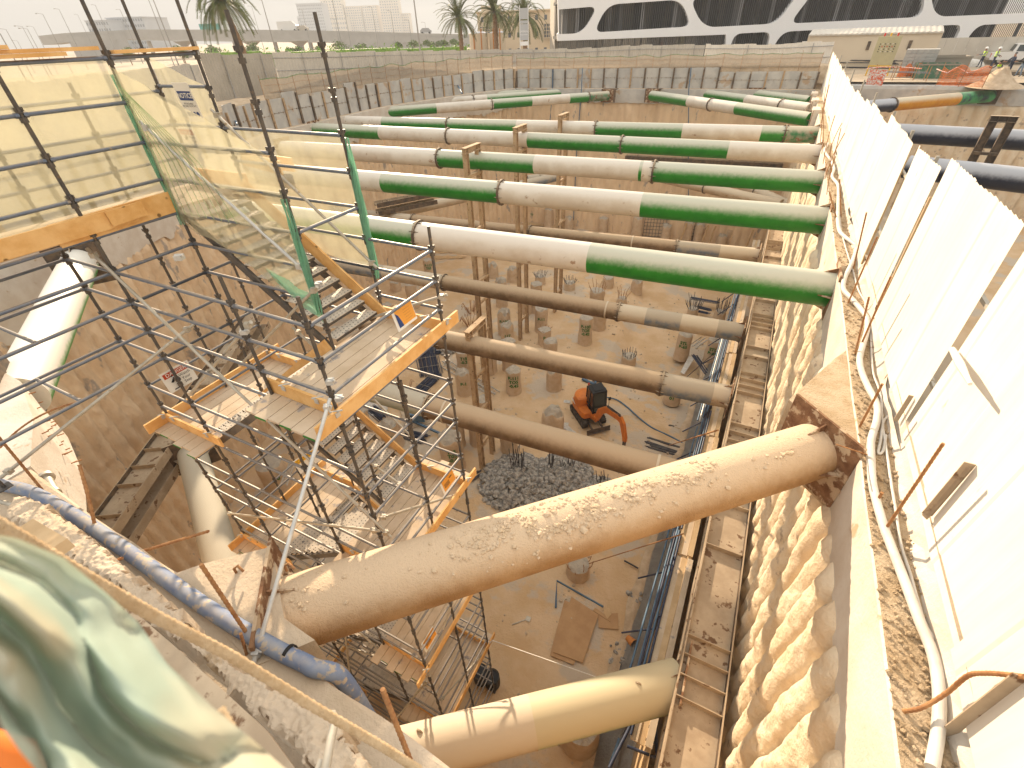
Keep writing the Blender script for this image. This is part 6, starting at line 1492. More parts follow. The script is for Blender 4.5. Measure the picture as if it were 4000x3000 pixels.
# ================================================================ blue tubes, formwork boards and trench along the foot of the right wall
t=thing('formwork','long timber formwork boards with blue tubes along the foot of the right wall','formwork',(.6,15,ZF))
for k,(x,z) in enumerate(((.95,-13.2),(.78,-13.25),(.62,-13.3))):
    for y0,y1 in((4.2,9.5),(9.6,15.4),(15.5,22),(22.1,30),(30.1,39)):
        m=MB();m.beam((x,y0,z+R_.uniform(-.05,.05)),(x+.04,y1,z+R_.uniform(-.05,.05)),.16,.05);m.build('board',['wood_pale' if (k+int(y0))%2 else 'wood_plank'],t)
m=MB();m.add([(1.02,3,ZF),(1.02,41,ZF),(1.02,41,-13.25),(1.02,3,-13.25)],[(0,1,2,3)]);m.build('form_panel',['wood_pale'],t)
t2=thing('tube_rack','bundle of long blue and silver tubes stacked upright beside the formwork boards','tubes',(.3,15,ZF))
for k in range(6):
    x=.5-.07*k;z=-13.2-.18*k
    for y0,y1 in((4.5,10.4),(10.5,17),(17.1,25),(25.1,36)):
        if R_.random()<.25 and k>3: continue
        m=MB();m.tube([(x+R_.uniform(-.03,.03),y0+R_.uniform(-.3,.3),z),(x+.05,y1+R_.uniform(-.4,.4),z+R_.uniform(-.05,.05))],.032,8);m.build('tube',['galv_bright' if k==4 else 'tube_blue' if k%2 else 'blue_bars'],t2)
for y in range(5,37,2):
    m=MB();m.tube([(.45,y+.3,ZF),(.5,y+.3,-13.1)],.03,6);m.tube([(-.35,y+.3,-15),(.95,y+.3,-13.35)],.03,6);m.build('upright',['blue_bars'],t2)
m=MB()
for i in range(2):
    m.grid(lambda a,b:V((-.15+.75*b+.15*nz(a*14,b*3),3+34*a,ZF+.12+.35*b+.10*nz(a*40,b*6,3))),120,6)
tag(m.build('geotextile',['geotextile']),'crumpled grey sheeting strip in the trench beside the formwork','sheeting')
m=MB();m.grid(lambda a,b:V((-.55+.5*b+.25*nz(a*20,2),3+30*a,ZF+.04+.1*math.sin(pi*b)+.03*nz(a*50,b*5))),160,4);tag(m.build('wet_trench',['pipe_navy'] if 0 else ['soil']),'dark ragged trench edge beside the grey sheeting','trench',kind='stuff')
# frame at the bottom right
t3=thing('tube_rack','blue tube rack with rungs under the right end of the lower foreground strut','frame',P(2480,2900,ZF))
for a,b in(((2480,2800),(2380,3000)),((2560,2830),(2570,3000))):
    m=MB();m.tube([P(*a,-13.5),P(*b,-13.5)],.04,8);m.build('rail',['blue_bars'],t3)
for k in range(3):
    m=MB();m.tube([P(2490-20*k,2815+50*k,-13.5),P(2560+2*k,2850+55*k,-13.5)],.035,8);m.build('rung',['blue_bars'],t3)
tube1([(2420,2885),(2380,3000)],.05,'tube_blue','blue tube leaning beside the tube frame at the bottom edge','tube','blue_tube',-17)
rag(2400,2960,1.2,2.2,'torn white plastic sheet at the bottom edge beside the blue tube',.2,'geotextile')
# timber props, mats and boards at the far right end of the floor
for i,(x0,y0,x1,y1) in enumerate(((2655,950,2680,870),(2738,957,2762,880),(2766,960,2785,882),(2905,985,2960,900))):
    a=P(x0,y0,ZF);b=V((a.x+.3,a.y+.2,VZ(a.x+.3,a.y+.2,x1,y1)));m=MB();m.beam(a,b,.16,.16);tag(m.build('timber_prop',['wood_pale']),'timber prop standing at the far end of the pit floor','prop','timber props near the far wall')
def bar_mat(px0,px1,py,h,label):
    a=P(px0,py,ZF);b=P(px1,py+(px1-px0)*.05,ZF);m=MB();d=b-a;L=d.length
    for i in range(int(L/.35)+1): p=a+d*(i*.35/L);m.tube([p,p+V((0,0,h))],.025,4)
    for k in range(int(h/.4)+1): m.tube([a+V((0,0,.1+k*.4)),b+V((0,0,.1+k*.4))],.025,4)
    tag(m.build('bar_mat',['blue_bars']),label,'bar mat','standing bar mats before the far wall')
bar_mat(2205,2345,880,2.6,'standing mat of dark bars before the far wall, left one');bar_mat(2510,2620,925,4.2,'standing mat of dark bars before the far wall, middle one');bar_mat(2690,2950,940,3.2,'standing mat of dark bars before the far wall, right one')
for px,py,l,an in((2100,880,4,.2),(2190,900,3.5,-.3),(1700,990,4,.5),(1730,1010,4,.45),(2330,925,2.2,-.1)):
    c=P(px,py,ZF+.08);m=MB();d=V((math.cos(an),math.sin(an),0))
    for k in range(5): m.beam(c-d*l/2+V((0,.15*k,.02*k)),c+d*l/2+V((.1*k,.13*k,.02*k)),.12,.04)
    tag(m.build('timber_stack',['wood_pale']),'few loose planks on the distant pit floor','planks','loose plank piles far back')
for px0,py0,px1,py1,z0,z1,lab in((2160,350,2130,900,-3.5,-19,'blue hose hanging down the far wall, left one'),(2275,345,2240,900,-3.5,-19,'blue hose hanging down the far wall, middle one'),(2700,345,2690,900,-3.5,-19,'blue hose hanging down the far wall, right one')):
    vv=54.9+(px0-1500)*.0007;a=PV(px0,py0-80,vv+.1);b=PV(px1,py1-40,vv-.35);m=MB();m.tube([a,V((a.x+.2,vv-.4,ZT)),V(((a.x+b.x)/2,vv-.4,-11)),b],.05,6);tag(m.build('hanging_hose',['tube_blue']),lab,'hose')
tube1([(1770,300),(1805,364)],.08,'tube_blue','blue pipe leaning against the far left panels','pipe','blue_pipe',-4.4)
tube1([(875,400),(905,440),(925,485)],.06,'tube_blue','bent blue pipe on the left panels beside the notice','pipe','blue_pipe',-4.0)
m=MB()
pts=[PU(3010,760,1.9)+V((-.3,0,0)),PU(2955,1000,1.9)+V((-.5,0,0))];m.tube(pts,.07,8);tag(m.build('teal_pipe',['teal_sheet']),'pale teal pipe hanging down the right wall behind the green strut ends','pipe')
# ================================================================ background beyond the site
def yo(px,py,d): return PY(px,py,d)
# ---- white building with rounded openings
YB=85.
ex=o2w(1,0,0);ey=o2w(0,1,0)
def loc2(px,py,d=YB):
    p=yo(px,py,d);return (p.dot(ex),p.z)
def round_poly(pts,rad,n=7):
    out=[];k=len(pts)
    for i in range(k):
        p=V((*pts[i],0));a=V((*pts[i-1],0));b=V((*pts[(i+1)%k],0));r=rad[i] if isinstance(rad,(list,tuple)) else rad
        if r<=0: out.append((p.x,p.y));continue
        da=(a-p);db=(b-p);r=min(r,da.length*.48,db.length*.48);A=p+da.normalized()*r;B=p+db.normalized()*r
        for j in range(n+1):
            t=j/n;q=A*(1-t)**2+p*2*t*(1-t)+B*t*t;out.append((q.x,q.y))
    return out
def holed(outer,holes,depth,dist,mat,name,parent):
    loops=[[V((x,y,0)) for x,y in outer]]+[[V((x,y,0)) for x,y in h] for h in holes]
    tri=geometry.tessellate_polygon(loops);pts=[p for l in loops for p in l];m=MB();W3=lambda x,z,y:ex*x+ey*y+V((0,0,z))
    m.add([W3(p.x,p.y,dist) for p in pts],[tuple(t) for t in tri]);m.add([W3(p.x,p.y,dist+depth) for p in pts],[tuple(t) for t in tri])
    for l in loops:
        k=len(l);m.add([W3(p.x,p.y,dist) for p in l]+[W3(p.x,p.y,dist+depth) for p in l],[(i,(i+1)%k,k+(i+1)%k,k+i) for i in range(k)])
    return m.build(name,[mat],parent)
L=loc2
bt=thing('office_building','white building with rounded trapezoid openings and vertical fins on the upper right','building',yo(2900,300,YB+8))
outer=[L(2176,-60),L(2179,0),L(2182,128),L(2176,133),L(2178,160),L(2836,135),L(2832,240),L(4150,200),L(4150,-160)]
hs=[round_poly([L(2184,37),L(2336,24),L(2275,131),L(2184,133)],[.1,1.3,1.6,.1]),
round_poly([L(2320,127),L(2372,18),L(2662,-2),L(2700,103)],[1.3,1.8,1.7,1.3]),
round_poly([L(2695,-5),L(3128,-38),L(3035,92),L(2745,108)],[1.5,1.6,1.6,2.2]),
round_poly([L(3085,92),L(3200,-60),L(3612,-80),L(3608,66)],[1.3,1.6,1.6,1.8]),
round_poly([L(3652,66),L(3625,-80),L(4130,-100),L(4130,45)],[1.8,1.6,.1,.1]),
round_poly([L(2846,215),L(2866,132),L(3012,124),L(2990,215)],[.1,1.3,1.0,.1]),
round_poly([L(3005,215),L(3055,124),L(3288,112),L(3275,215)],[.1,1.6,.8,.1]),
round_poly([L(3350,215),L(3362,112),L(3762,96),L(3715,190)],[.1,.8,1.1,1.]),
round_poly([L(3755,190),L(3815,98),L(4130,84),L(4130,190)],[.6,1.6,.1,.1])]
holed(outer,hs,.9,YB,'white_paint','facade',bt)
m=MB();
for z0,px in((21,0),): pass
for yy,th in((-.62,.03),): pass
W3=lambda x,z,y:ex*x+ey*y+V((0,0,z))
x0,x1=L(2186,0)[0],L(4120,0)[0]
m.hexa([W3(x0+.3,-4.7,YB+9),W3(x1,-4.7,YB+9),W3(x1,-4.7,YB+18),W3(x0+.3,-4.7,YB+18),W3(x0+.3,8,YB+9),W3(x1,8,YB+9),W3(x1,8,YB+18),W3(x0+.3,8,YB+18)]);m.build('core_wall',['bldg_tan'],bt)
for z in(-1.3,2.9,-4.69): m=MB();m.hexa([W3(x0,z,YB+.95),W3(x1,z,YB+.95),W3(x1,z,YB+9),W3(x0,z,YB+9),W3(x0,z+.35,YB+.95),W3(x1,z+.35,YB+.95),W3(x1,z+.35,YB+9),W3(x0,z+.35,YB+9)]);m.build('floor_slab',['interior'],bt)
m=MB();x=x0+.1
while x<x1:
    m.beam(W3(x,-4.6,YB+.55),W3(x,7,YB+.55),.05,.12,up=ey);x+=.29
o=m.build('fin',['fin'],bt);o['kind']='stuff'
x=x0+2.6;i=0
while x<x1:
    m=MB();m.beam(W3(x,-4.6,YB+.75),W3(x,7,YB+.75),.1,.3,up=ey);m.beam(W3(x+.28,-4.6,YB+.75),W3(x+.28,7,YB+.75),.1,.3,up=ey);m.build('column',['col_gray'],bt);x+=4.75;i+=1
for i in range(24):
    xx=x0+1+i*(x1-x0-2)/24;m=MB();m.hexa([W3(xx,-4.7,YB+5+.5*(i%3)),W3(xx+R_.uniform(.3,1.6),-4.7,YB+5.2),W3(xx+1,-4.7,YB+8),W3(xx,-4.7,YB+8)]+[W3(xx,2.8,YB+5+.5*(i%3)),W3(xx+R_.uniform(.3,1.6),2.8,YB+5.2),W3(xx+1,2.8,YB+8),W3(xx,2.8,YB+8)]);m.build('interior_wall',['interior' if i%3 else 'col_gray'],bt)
xg0,xg1=L(2182,150)[0],L(2834,150)[0]
m=MB();m.add([W3(xg0,-4.7,YB+.6),W3(xg1,-4.7,YB+.6),W3(xg1,-1.2,YB+.6),W3(xg0,-1.2,YB+.6)],[(0,1,2,3)]);m.build('shopfront_glass',['glass_refl'],bt)
m=MB()
for i in range(27): xx=xg0+(xg1-xg0)*i/26;m.beam(W3(xx,-4.7,YB+.5),W3(xx,-1.2,YB+.5),.06,.1,up=ey)
m.build('mullion',['fin'],bt)
# ---- generic block building with window grid
def block(name,label,pa,pb,ytop,dist,depth,mat,rows,cols,wm='bldg_window',ww=.6,wh=.55,zb=-4.7,cat='building',roof=None,parts=True):
    a=yo(pa,100,dist);b=yo(pb,100,dist);xa,xb=a.dot(ex),b.dot(ex);zt=yo((pa+pb)/2,ytop,dist).z;t=thing(name,label,cat,W3(xa,zb,dist));m=MB()
    m.hexa([W3(xa,zb,dist),W3(xb,zb,dist),W3(xb,zb,dist+depth),W3(xa,zb,dist+depth),W3(xa,zt,dist),W3(xb,zt,dist),W3(xb,zt,dist+depth),W3(xa,zt,dist+depth)]);m.build('wall',[mat],t)
    m=MB();e=(xb-xa)*.02;m.hexa([W3(xa-e,zt+.01,dist-e),W3(xb+e,zt+.01,dist-e),W3(xb+e,zt+.01,dist+depth),W3(xa-e,zt+.01,dist+depth)]+[W3(xa-e,zt+(zt-zb)*.03,dist-e),W3(xb+e,zt+(zt-zb)*.03,dist-e),W3(xb+e,zt+(zt-zb)*.03,dist+depth),W3(xa-e,zt+(zt-zb)*.03,dist+depth)]);m.build('roof_parapet',[mat],t)
    one=rows*cols<=100;m=MB()
    for r in range(rows):
        zc=zb+(zt-zb)*(r+.6)/rows;h=(zt-zb)/rows*wh
        for c in range(cols):
            if one:m=MB()
            xc=xa+(xb-xa)*(c+.5)/cols;w=(xb-xa)/cols*ww;m.hexa([W3(xc-w/2,zc-h/2,dist-.05),W3(xc+w/2,zc-h/2,dist-.05),W3(xc+w/2,zc-h/2,dist+.1),W3(xc-w/2,zc-h/2,dist+.1)]+[W3(xc-w/2,zc+h/2,dist-.05),W3(xc+w/2,zc+h/2,dist-.05),W3(xc+w/2,zc+h/2,dist+.1),W3(xc-w/2,zc+h/2,dist+.1)])
            if one:m.build('window',[wm],t)
    if not one: m.build('window',[wm],t)['kind']='stuff'
    return t
DT=1450
for pa,pb,yt,rows,cols,lab,dd,mat in((1176,1272,16,12,14,'hazy pale tower block with regular windows, leftmost of the far group',1100,'bldg_gray'),(1271,1350,-22,16,8,'tallest hazy tower left of the centre, cut by the top of the photo',DT,'bldg_cream'),(1284,1356,66,5,8,'low hazy wing in front of the tallest left tower',DT-40,'bldg_cream'),(1353,1420,27,13,8,'stepped hazy tower between the two tallest',DT+20,'bldg_cream'),(1427,1482,24,13,7,'slim hazy tower left of the second tallest',DT+20,'bldg_cream'),(1478,1505,38,12,4,'narrow hazy tower between two taller ones',DT+60,'bldg_cream'),(1495,1567,-20,16,8,'second tallest hazy tower, cut by the top of the photo',DT,'bldg_cream'),(1565,1602,54,9,5,'lowest hazy tower at the right of the far group',DT+10,'bldg_cream'),(1168,1180,66,4,2,'tiny hazy annex beside the leftmost tower',1100,'bldg_gray'),(339,427,82,5,9,'hazy white office block above the overpass on the left, lower part',520,'bldg_gray'),(425,566,70,6,14,'hazy white office block above the overpass on the left, higher part',540,'bldg_gray'),(2000,2050,0,9,4,'hazy grey tower behind the palm crowns at the centre right',1000,'bldg_gray')):
    block('tower_building',lab,pa,pb,yt,dd,40,mat,rows,cols,ww=.5,wh=.45)
# tan villa building behind the palms
vt=block('villa_building','cream building with gridded windows behind the palms and white tanks',1866,2184,45,112,14,'bldg_cream',3,9,ww=.3,wh=.3)
a=yo(1873,80,111.5);
for (xa,xb,za,zb_,dd) in((1873,1935,105,128,111),(2125,2182,92,145,111)):
    p=yo(xa,za,dd);q_=yo(xb,zb_,dd);x_a,x_b,z_a,z_b=p.dot(ex),q_.dot(ex),q_.z,p.z;m=MB();m.add([W3(x_a,z_a,dd),W3(x_b,z_a,dd),W3(x_b,z_b,dd),W3(x_a,z_b,dd)],[(0,1,2,3)]);m.build('gridded_window',['bldg_window'],vt)
    m=MB()
    for i in range(7): xx=x_a+(x_b-x_a)*i/6;m.beam(W3(xx,z_a,dd-.05),W3(xx,z_b,dd-.05),.08,.06,up=ey)
    for i in range(5): zz=z_a+(z_b-z_a)*i/4;m.beam(W3(x_a,zz,dd-.06),W3(x_b,zz,dd-.06),.06,.08)
    m.build('window_grid',['bldg_cream'],vt)
block('villa_building','stepped upper storey of the cream building behind the palms',1884,1960,28,116,8,'bldg_cream',1,5,ww=.3,wh=.3)
for pa,pb,yt,lab in((1833,1905,130,'round white water tank, left of the pair behind the hoarding'),(1910,1975,128,'round white water tank, right of the pair behind the hoarding')):
    a=yo(pa,130,103);b=yo(pb,130,103);c=(a+b)/2;r=abs(b.dot(ex)-a.dot(ex))/2;zt=yo((pa+pb)/2,yt,103).z;t=thing('water_tank',lab,'tank',V((c.x,c.y,ZG)));m=MB();m.tube([V((c.x,c.y,ZG)),V((c.x,c.y,zt))],r,28);m.build('shell',['bldg_cream'],t);m=MB();m.tube([V((c.x,c.y,zt)),V((c.x,c.y,zt+.25))],r*1.02,28,r2=r*.5);m.build('lid',['bldg_gray'],t)
    for f in(-.5,.3): m=MB();q_=c+ex*r*f-ey*(r*.95);m.tube([V((q_.x,q_.y,ZG)),V((q_.x,q_.y,zt+.6))],.1,6);m.build('overflow_pipe',['clay_pot'],t)
# billboard pylon
def pylon():
    d=78;a=yo(2030,60,d);b=yo(2063,60,d);zt=yo(2046,28,d).z;t=thing('sign_pylon','tall grey billboard pylon in front of a palm, with stacked sign panels','sign',W3(a.dot(ex),ZG,d))
    x0_,x1_=a.dot(ex),b.dot(ex);m=MB()
    for x in(x0_,x1_): m.beam(W3(x,ZG,d),W3(x,zt+.2,d),.09,.12,up=ey)
    m.build('mast',['white_paint'],t)
    for ya,yb,mt in((31,75,'bldg_gray'),(80,92,'bldg_gray'),(94,157,'bldg_gray'),(162,178,'white_paint')):
        z1=yo(2046,ya,d).z;z0=yo(2046,yb,d).z;m=MB();m.hexa([W3(x0_,z0,d-.06),W3(x1_,z0,d-.06),W3(x1_,z0,d+.06),W3(x0_,z0,d+.06),W3(x0_,z1,d-.06),W3(x1_,z1,d-.06),W3(x1_,z1,d+.06),W3(x0_,z1,d+.06)]);m.build('sign_panel',[mt],t)
    zc=yo(2046,123,d).z;m=MB();put_text(m,'SAMANA',.32,W3((x0_+x1_)/2,zc,d-.075),ex,V((0,0,1)));put_text(m,'DEVELOPERS',.17,W3((x0_+x1_)/2,zc-.35,d-.075),ex,V((0,0,1)));m.build('lettering',['white_paint'],t)
pylon()
# ---- overpass
def overpass():
    D=230;t=thing('overpass','long concrete highway overpass crossing behind the hedge in haze','overpass',yo(1000,190,D))
    prof=[(150,140),(253,129),(540,115),(1000,116),(1325,121),(1830,135),(1900,138)]
    ds=[D]*7
    pts=[yo(x,y,D) for x,y in prof]
    m=MB()
    for a,b in zip(pts,pts[1:]):
        for (w0,w1,h0,h1) in((0,10,-.9,-2.9),(0,.35,0,-.95),(9.65,10,0,-.95)):
            A=[a+ey*w0+V((0,0,h1)),b+ey*w0+V((0,0,h1)),b+ey*w1+V((0,0,h1)),a+ey*w1+V((0,0,h1))];B=[q_+V((0,0,h0-h1)) for q_ in A];m.hexa(A+B)
    m.build('deck',['road_conc'],t)
    for px in(675,950,1143): 
        p=yo(px,125,D);z1=p.z-2.9;m=MB();o=p+ey*5;m.hexa([V((o.x,o.y,ZG))+ex*a_+ey*b_ for a_,b_ in((-1.1,-.8),(1.1,-.8),(1.1,.8),(-1.1,.8))]+[V((o.x,o.y,z1-1.5))+ex*a_+ey*b_ for a_,b_ in((-1.1,-.8),(1.1,-.8),(1.1,.8),(-1.1,.8))]);m.hexa([V((o.x,o.y,z1-1.5))+ex*a_+ey*b_ for a_,b_ in((-1.1,-.8),(1.1,-.8),(1.1,.8),(-1.1,.8))]+[V((o.x,o.y,z1))+ex*a_+ey*b_ for a_,b_ in((-3.2,-2),(3.2,-2),(3.2,2),(-3.2,2))]);m.build('pier',['road_conc'],t)
    m=MB()
    for s0,s1 in(((1325,121),(1900,138)),((253,129),(480,117))):
        m=MB();a=yo(*s0,D-.3);b=yo(*s1,D-.3);m.add([V((a.x,a.y,ZG)),V((b.x,b.y,ZG)),b-V((0,0,1)),a-V((0,0,1))],[(0,1,2,3)])
        d=b-a;L_=d.length;n=int(L_/4);
        for i in range(n):
            for r in range(2):
                if R_.random()<.6:
                    q_=a+d*((i+.5*(r%2))/n)-ey*.1;zc=a.z+(b.z-a.z)*i/n-3-2.4*r;m.box(V((q_.x,q_.y,zc)),(1.2,.25,.5),TH*-1+0)
        m.build('retaining_wall',['road_conc'],t)
    return t
overpass()
def lowroad():
    D=290;t=thing('overpass','second lower road bridge in haze underneath the overpass','overpass',yo(900,190,D));m=MB();a=yo(500,157,D);b=yo(1330,168,D);m.hexa([a,b,b+ey*9,a+ey*9]+[q_+V((0,0,1.6)) for q_ in(a,b,b+ey*9,a+ey*9)]);m.build('deck',['road_conc'],t)
    for px in(560,740,900,1060,1200): p=yo(px,160,D);m=MB();m.tube([V((p.x,p.y,ZG))+ey*4,p+ey*4],1.,8);m.build('pier',['road_conc'],t)
lowroad()
def vehicle_far(px,py,D,L_,h,label,mat):
    p=yo(px,py,D);t=thing('distant_vehicle',label,'vehicle',p,'vehicles on the overpass');m=MB();o=p+ey*2;q=lambda a,b,c:o+ex*a+ey*b+V((0,0,c))
    A=[(-L_/2,0),(-L_/2,h*.55),(-L_/2+.2,h*(1. if L_>5 else .6)),(-L_*.3,h),(L_*.25,h),(L_*.42,h*.55),(L_/2,h*.5),(L_/2,0)]
    m.add([q(x,-.9,z) for x,z in A]+[q(x,.9,z) for x,z in A],[tuple(range(8)),tuple(range(8,16))[::-1]]+[(i,8+i,8+(i+1)%8,(i+1)%8) for i in range(8)]);m.build('body',[mat],t)
    m=MB()
    for x in(-L_*.32,L_*.32): m.tube([q(x,-.95,0),q(x,.95,0)],.35,10)
    m.build('wheels',['tyre'],t)
vehicle_far(1122,118,231,8,2.8,'white box truck on the overpass','car_white');vehicle_far(1177,118,231,4.4,1.5,'dark car on the overpass right of the truck','bldg_tan');vehicle_far(1662,128,231,4.4,1.5,'grey car on the right ramp of the overpass','col_gray')
p=yo(820,108,231);m=MB();m.hexa([p+ex*a+V((0,0,c))+ey*b for c in(-.8,1.2) for a,b in((-4,0),(4,0),(4,.2),(-4,.2))]);tag(m.build('road_sign',['teal_sheet']),'green road sign panel above the overpass parapet','sign')
# ---- hedges and bushes
def leafcloud(m,c,rx,ry,rz,n,s,mi=0,rnd=R_):
    for i in range(n):
        a=rnd.uniform(0,6.28);b=math.acos(rnd.uniform(-.3,1));q=.55+.45*rnd.random();p=V((c.x+rx*q*math.sin(b)*math.cos(a),c.y+ry*q*math.sin(b)*math.sin(a),c.z+rz*q*math.cos(b)))
        if nz(p.x*.9,p.y*.9,p.z*1.3)<-.25: continue
        u_=V((rnd.uniform(-1,1),rnd.uniform(-1,1),rnd.uniform(-1,1))).normalized();v_=u_.orthogonal().normalized()*s*rnd.uniform(.6,1.3);w=u_.cross(v_).normalized()*s*.6;m.add([p-v_,p+w,p+v_,p-w],[(0,1,2,3)],mi)
def hedge(pa,pb,ytA,ytB,D,label,n):
    t=thing('hedge',label,'hedge',V((yo(pa,180,D).x,yo(pa,180,D).y,ZG)));m=MB();a=yo(pa,ytA,D);b=yo(pb,ytB,D);L_=(b-a).length;k=int(L_/2.2)
    for i in range(k+1):
        p=a+(b-a)*i/k;h=p.z-ZG;leafcloud(m,V((p.x,p.y,ZG)),1.7,1.3,h*(1+.08*nz(i*.7,2)),n,.22)
    m.build('foliage',['hedge_leaf'],t);m=MB()
    m.hexa([V((a.x,a.y,ZG))-ey*.5,V((b.x,b.y,ZG))-ey*.5,V((b.x,b.y,ZG))+ey*.5,V((a.x,a.y,ZG))+ey*.5]+[q_+V((0,0,(a.z-ZG)*.72)) for q_ in(V((a.x,a.y,ZG))-ey*.5,V((b.x,b.y,ZG))-ey*.5,V((b.x,b.y,ZG))+ey*.5,V((a.x,a.y,ZG))+ey*.5)]);m.build('inner_twigs',['hedge_leaf'],t)
hedge(790,1010,180,184,118,'bright green clipped hedge behind the hoarding, left stretch',260);hedge(1000,1538,184,164,122,'bright green clipped hedge behind the hoarding, long middle stretch',260);hedge(1552,1822,172,170,126,'bright green clipped hedge behind the hoarding, right stretch below the ramp wall',240)
def tree(px,pyt,D,w,label,n=700,group='small trees beside the overpass'):
    p=yo(px,pyt,D);b=V((p.x,p.y,ZG));h=p.z-ZG;t=thing('small_tree',label,'tree',b,group);m=MB();m.tube([b,b+V((.1,0,h*.45)),b+V((.05,.1,h*.7))],.14,6,r2=.05)
    for k in range(4): a=k*1.6;m.tube([b+V((.08,0,h*.4)),b+V((math.cos(a)*w*.5,math.sin(a)*w*.5,h*.7))],.05,5,r2=.02)
    m.build('trunk',['trunk'],t);m=MB()
    for k in range(5): a=R_.uniform(0,6.28);leafcloud(m,b+V((math.cos(a)*w*.4,math.sin(a)*w*.4,h*R_.uniform(.45,.68))),w*.55,w*.55,h*.3,n//5,.2)
    m.build('crown',['tree_leaf'],t)
for i,(px,py,D,w) in enumerate(((830,170,150,2.2),(975,158,150,2),(1165,176,160,1.6),(1240,165,160,2),(1318,152,160,2.6),(1405,160,170,2),(1550,156,170,1.6),(1615,147,180,2.6),(1675,150,185,2.4),(1705,152,185,2.4),(1738,148,185,2.2),(1780,148,185,2.3),(480,168,170,2.2),(690,166,170,2.4),(1130,178,158,1.5),(700,180,140,1.4))):
    tree(px,py,D,w,'small roadside tree in haze in front of the overpass wall')
# ---- date palms
def palm(px,pyc,D,label,trunk_r=.32,fr=3.2,nf=46,droop=.5,lean=(0,0)):
    c=yo(px,pyc,D);b=V((c.x+lean[0],c.y+lean[1],ZG));t=thing('date_palm',label,'palm tree',b);m=MB();n=26;pts=[];rr=[]
    for i in range(n+1): f=i/n;pts.append(b+(c-b)*f+V((.15*math.sin(f*3),0,0)));rr.append(trunk_r*(1.15-.25*f)*(1.1 if i%2 else .92))
    m.tube(pts,rr,12,smooth=False);m.build('trunk',['trunk'],t);m=MB();m.rock(c-V((0,0,.3)),trunk_r*1.6);m.build('crown_base',['trunk'],t);m=MB()
    for k in range(nf):
        a=k*2.399+R_.uniform(-.2,.2);el=math.radians(R_.uniform(-25,78));d=V((math.cos(a)*math.cos(el),math.sin(a)*math.cos(el),math.sin(el)));L_=fr*R_.uniform(.8,1.1);p=V(c);v_=V(d);seg=14;sp=[V(p)]
        for i in range(seg): v_=(v_+V((0,0,-.055*droop*2*(1+i*.12)))).normalized();p=p+v_*L_/seg;sp.append(V(p))
        m.tube(sp,.03,4,r2=.008)
        for i in range(2,seg*2+1):
            f=i/2;j=min(seg-1,int(f));q_=sp[j]+(sp[j+1]-sp[j])*(f-j);tg=(sp[j+1]-sp[j]).normalized();sd=tg.cross(V((0,0,1)));sd=sd.normalized() if sd.length>.1 else V((1,0,0));up=sd.cross(tg);ll=.62*(1-abs(f/seg-.45)*.9)
            for s_ in(-1,1):
                e=(sd*s_*.85+tg*.6+up*.35+V((0,0,-.15))).normalized()*ll*R_.uniform(.8,1.1);w=tg*.06;m.add([q_-w,q_+w,q_+e],[(0,1,2)])
    m.build('fronds',['palm_leaf'],t)
palm(862,2,62,'large date palm with drooping fronds on the left, above the hedge',.3,4.2,60,.8,(1.2,.3))
palm(1791,70,95,'date palm left of the round tanks, standing clear against the sky',.34,4.2,60,.5)
palm(1930,48,92,'date palm in front of the round water tanks',.34,4.2,60,.6)
palm(2046,62,88,'date palm behind the billboard pylon',.3,4.4,60,.75)
# ---- lamp posts and masts
POL=[((1027,0),(1076,193),64,.07),((1303,-10),(1323,120),160,.14),((1339,20),(1360,120),200,.14),((1452,27),(1468,122),210,.14),((1527,43),(1538,124),210,.14),((1599,79),(1606,150),180,.12),((1619,-30),(1641,196),75,.13),((1306,72),(1315,118),230,.12),((1182,37),(1199,118),230,.12),((579,-20),(652,182),70,.06),((597,-20),(668,178),72,.09),((470,38),(502,115),180,.12),((475,-20),(560,190),66,.1),((230,36),(272,122),150,.1),((375,20),(416,118),190,.12),((113,113),(145,185),90,.06),((100,104),(128,180),95,.06),((187,55),(225,170),110,.07),((28,115),(62,185),110,.08),((0,130),(32,188),60,.09),((307,57),(332,118),220,.1),((2171,-20),(2164,182),84,.06),((952,60),(975,120),200,.12),((984,25),(1010,118),200,.1),((1660,88),(1664,126),215,.1),((60,160),(84,190),140,.07),((125,105),(168,178),120,.06)]
for i,((x0,y0),(x1,y1),D,r) in enumerate(POL):
    b=yo(x1,y1,D);tp=V((b.x,b.y,max(b.z+1,VZ(b.x,b.y,x0,max(y0,-40)))));b=V((b.x,b.y,ZG));t=thing('lamp_post','tall thin lamp post far behind the site','lamp post',b,'thin lamp posts and masts behind the site')
    m=MB();m.tube([b,tp],r,6,r2=r*.5);m.build('mast',['pole'],t);m=MB();m.tube([tp,tp+ex*(-.9)+V((0,0,.15))],r*.4,5);m.box(tp+ex*(-1.1)+V((0,0,.12)),(.6,.25,.1),-TH);m.build('lamp_head',['pole'],t)
def bb(px,py,D,L_,ang,lab):
    p=P(px,py,-3.2);m=MB();d=V((math.cos(ang),math.sin(ang),0))
    for k in range(26): o=V((R_.uniform(-.5,.5),R_.uniform(-.4,.4),R_.uniform(0,.5)));m.tube([p+o-d*L_/2*R_.uniform(.4,1),p+o+d*L_/2*R_.uniform(.4,1)+V((0,0,R_.uniform(-.3,.3)))],.045,5)
    tag(m.build('scrap_tubes',['post_sand']),lab,'scrap')
bb(860,262,0,2.2,2.,'jumble of brown timber and tubes on the left embankment, left one');bb(905,268,0,2.4,1.7,'jumble of brown timber and tubes on the left embankment, middle one');bb(960,275,0,2.2,1.9,'jumble of brown timber and tubes on the left embankment, right one')
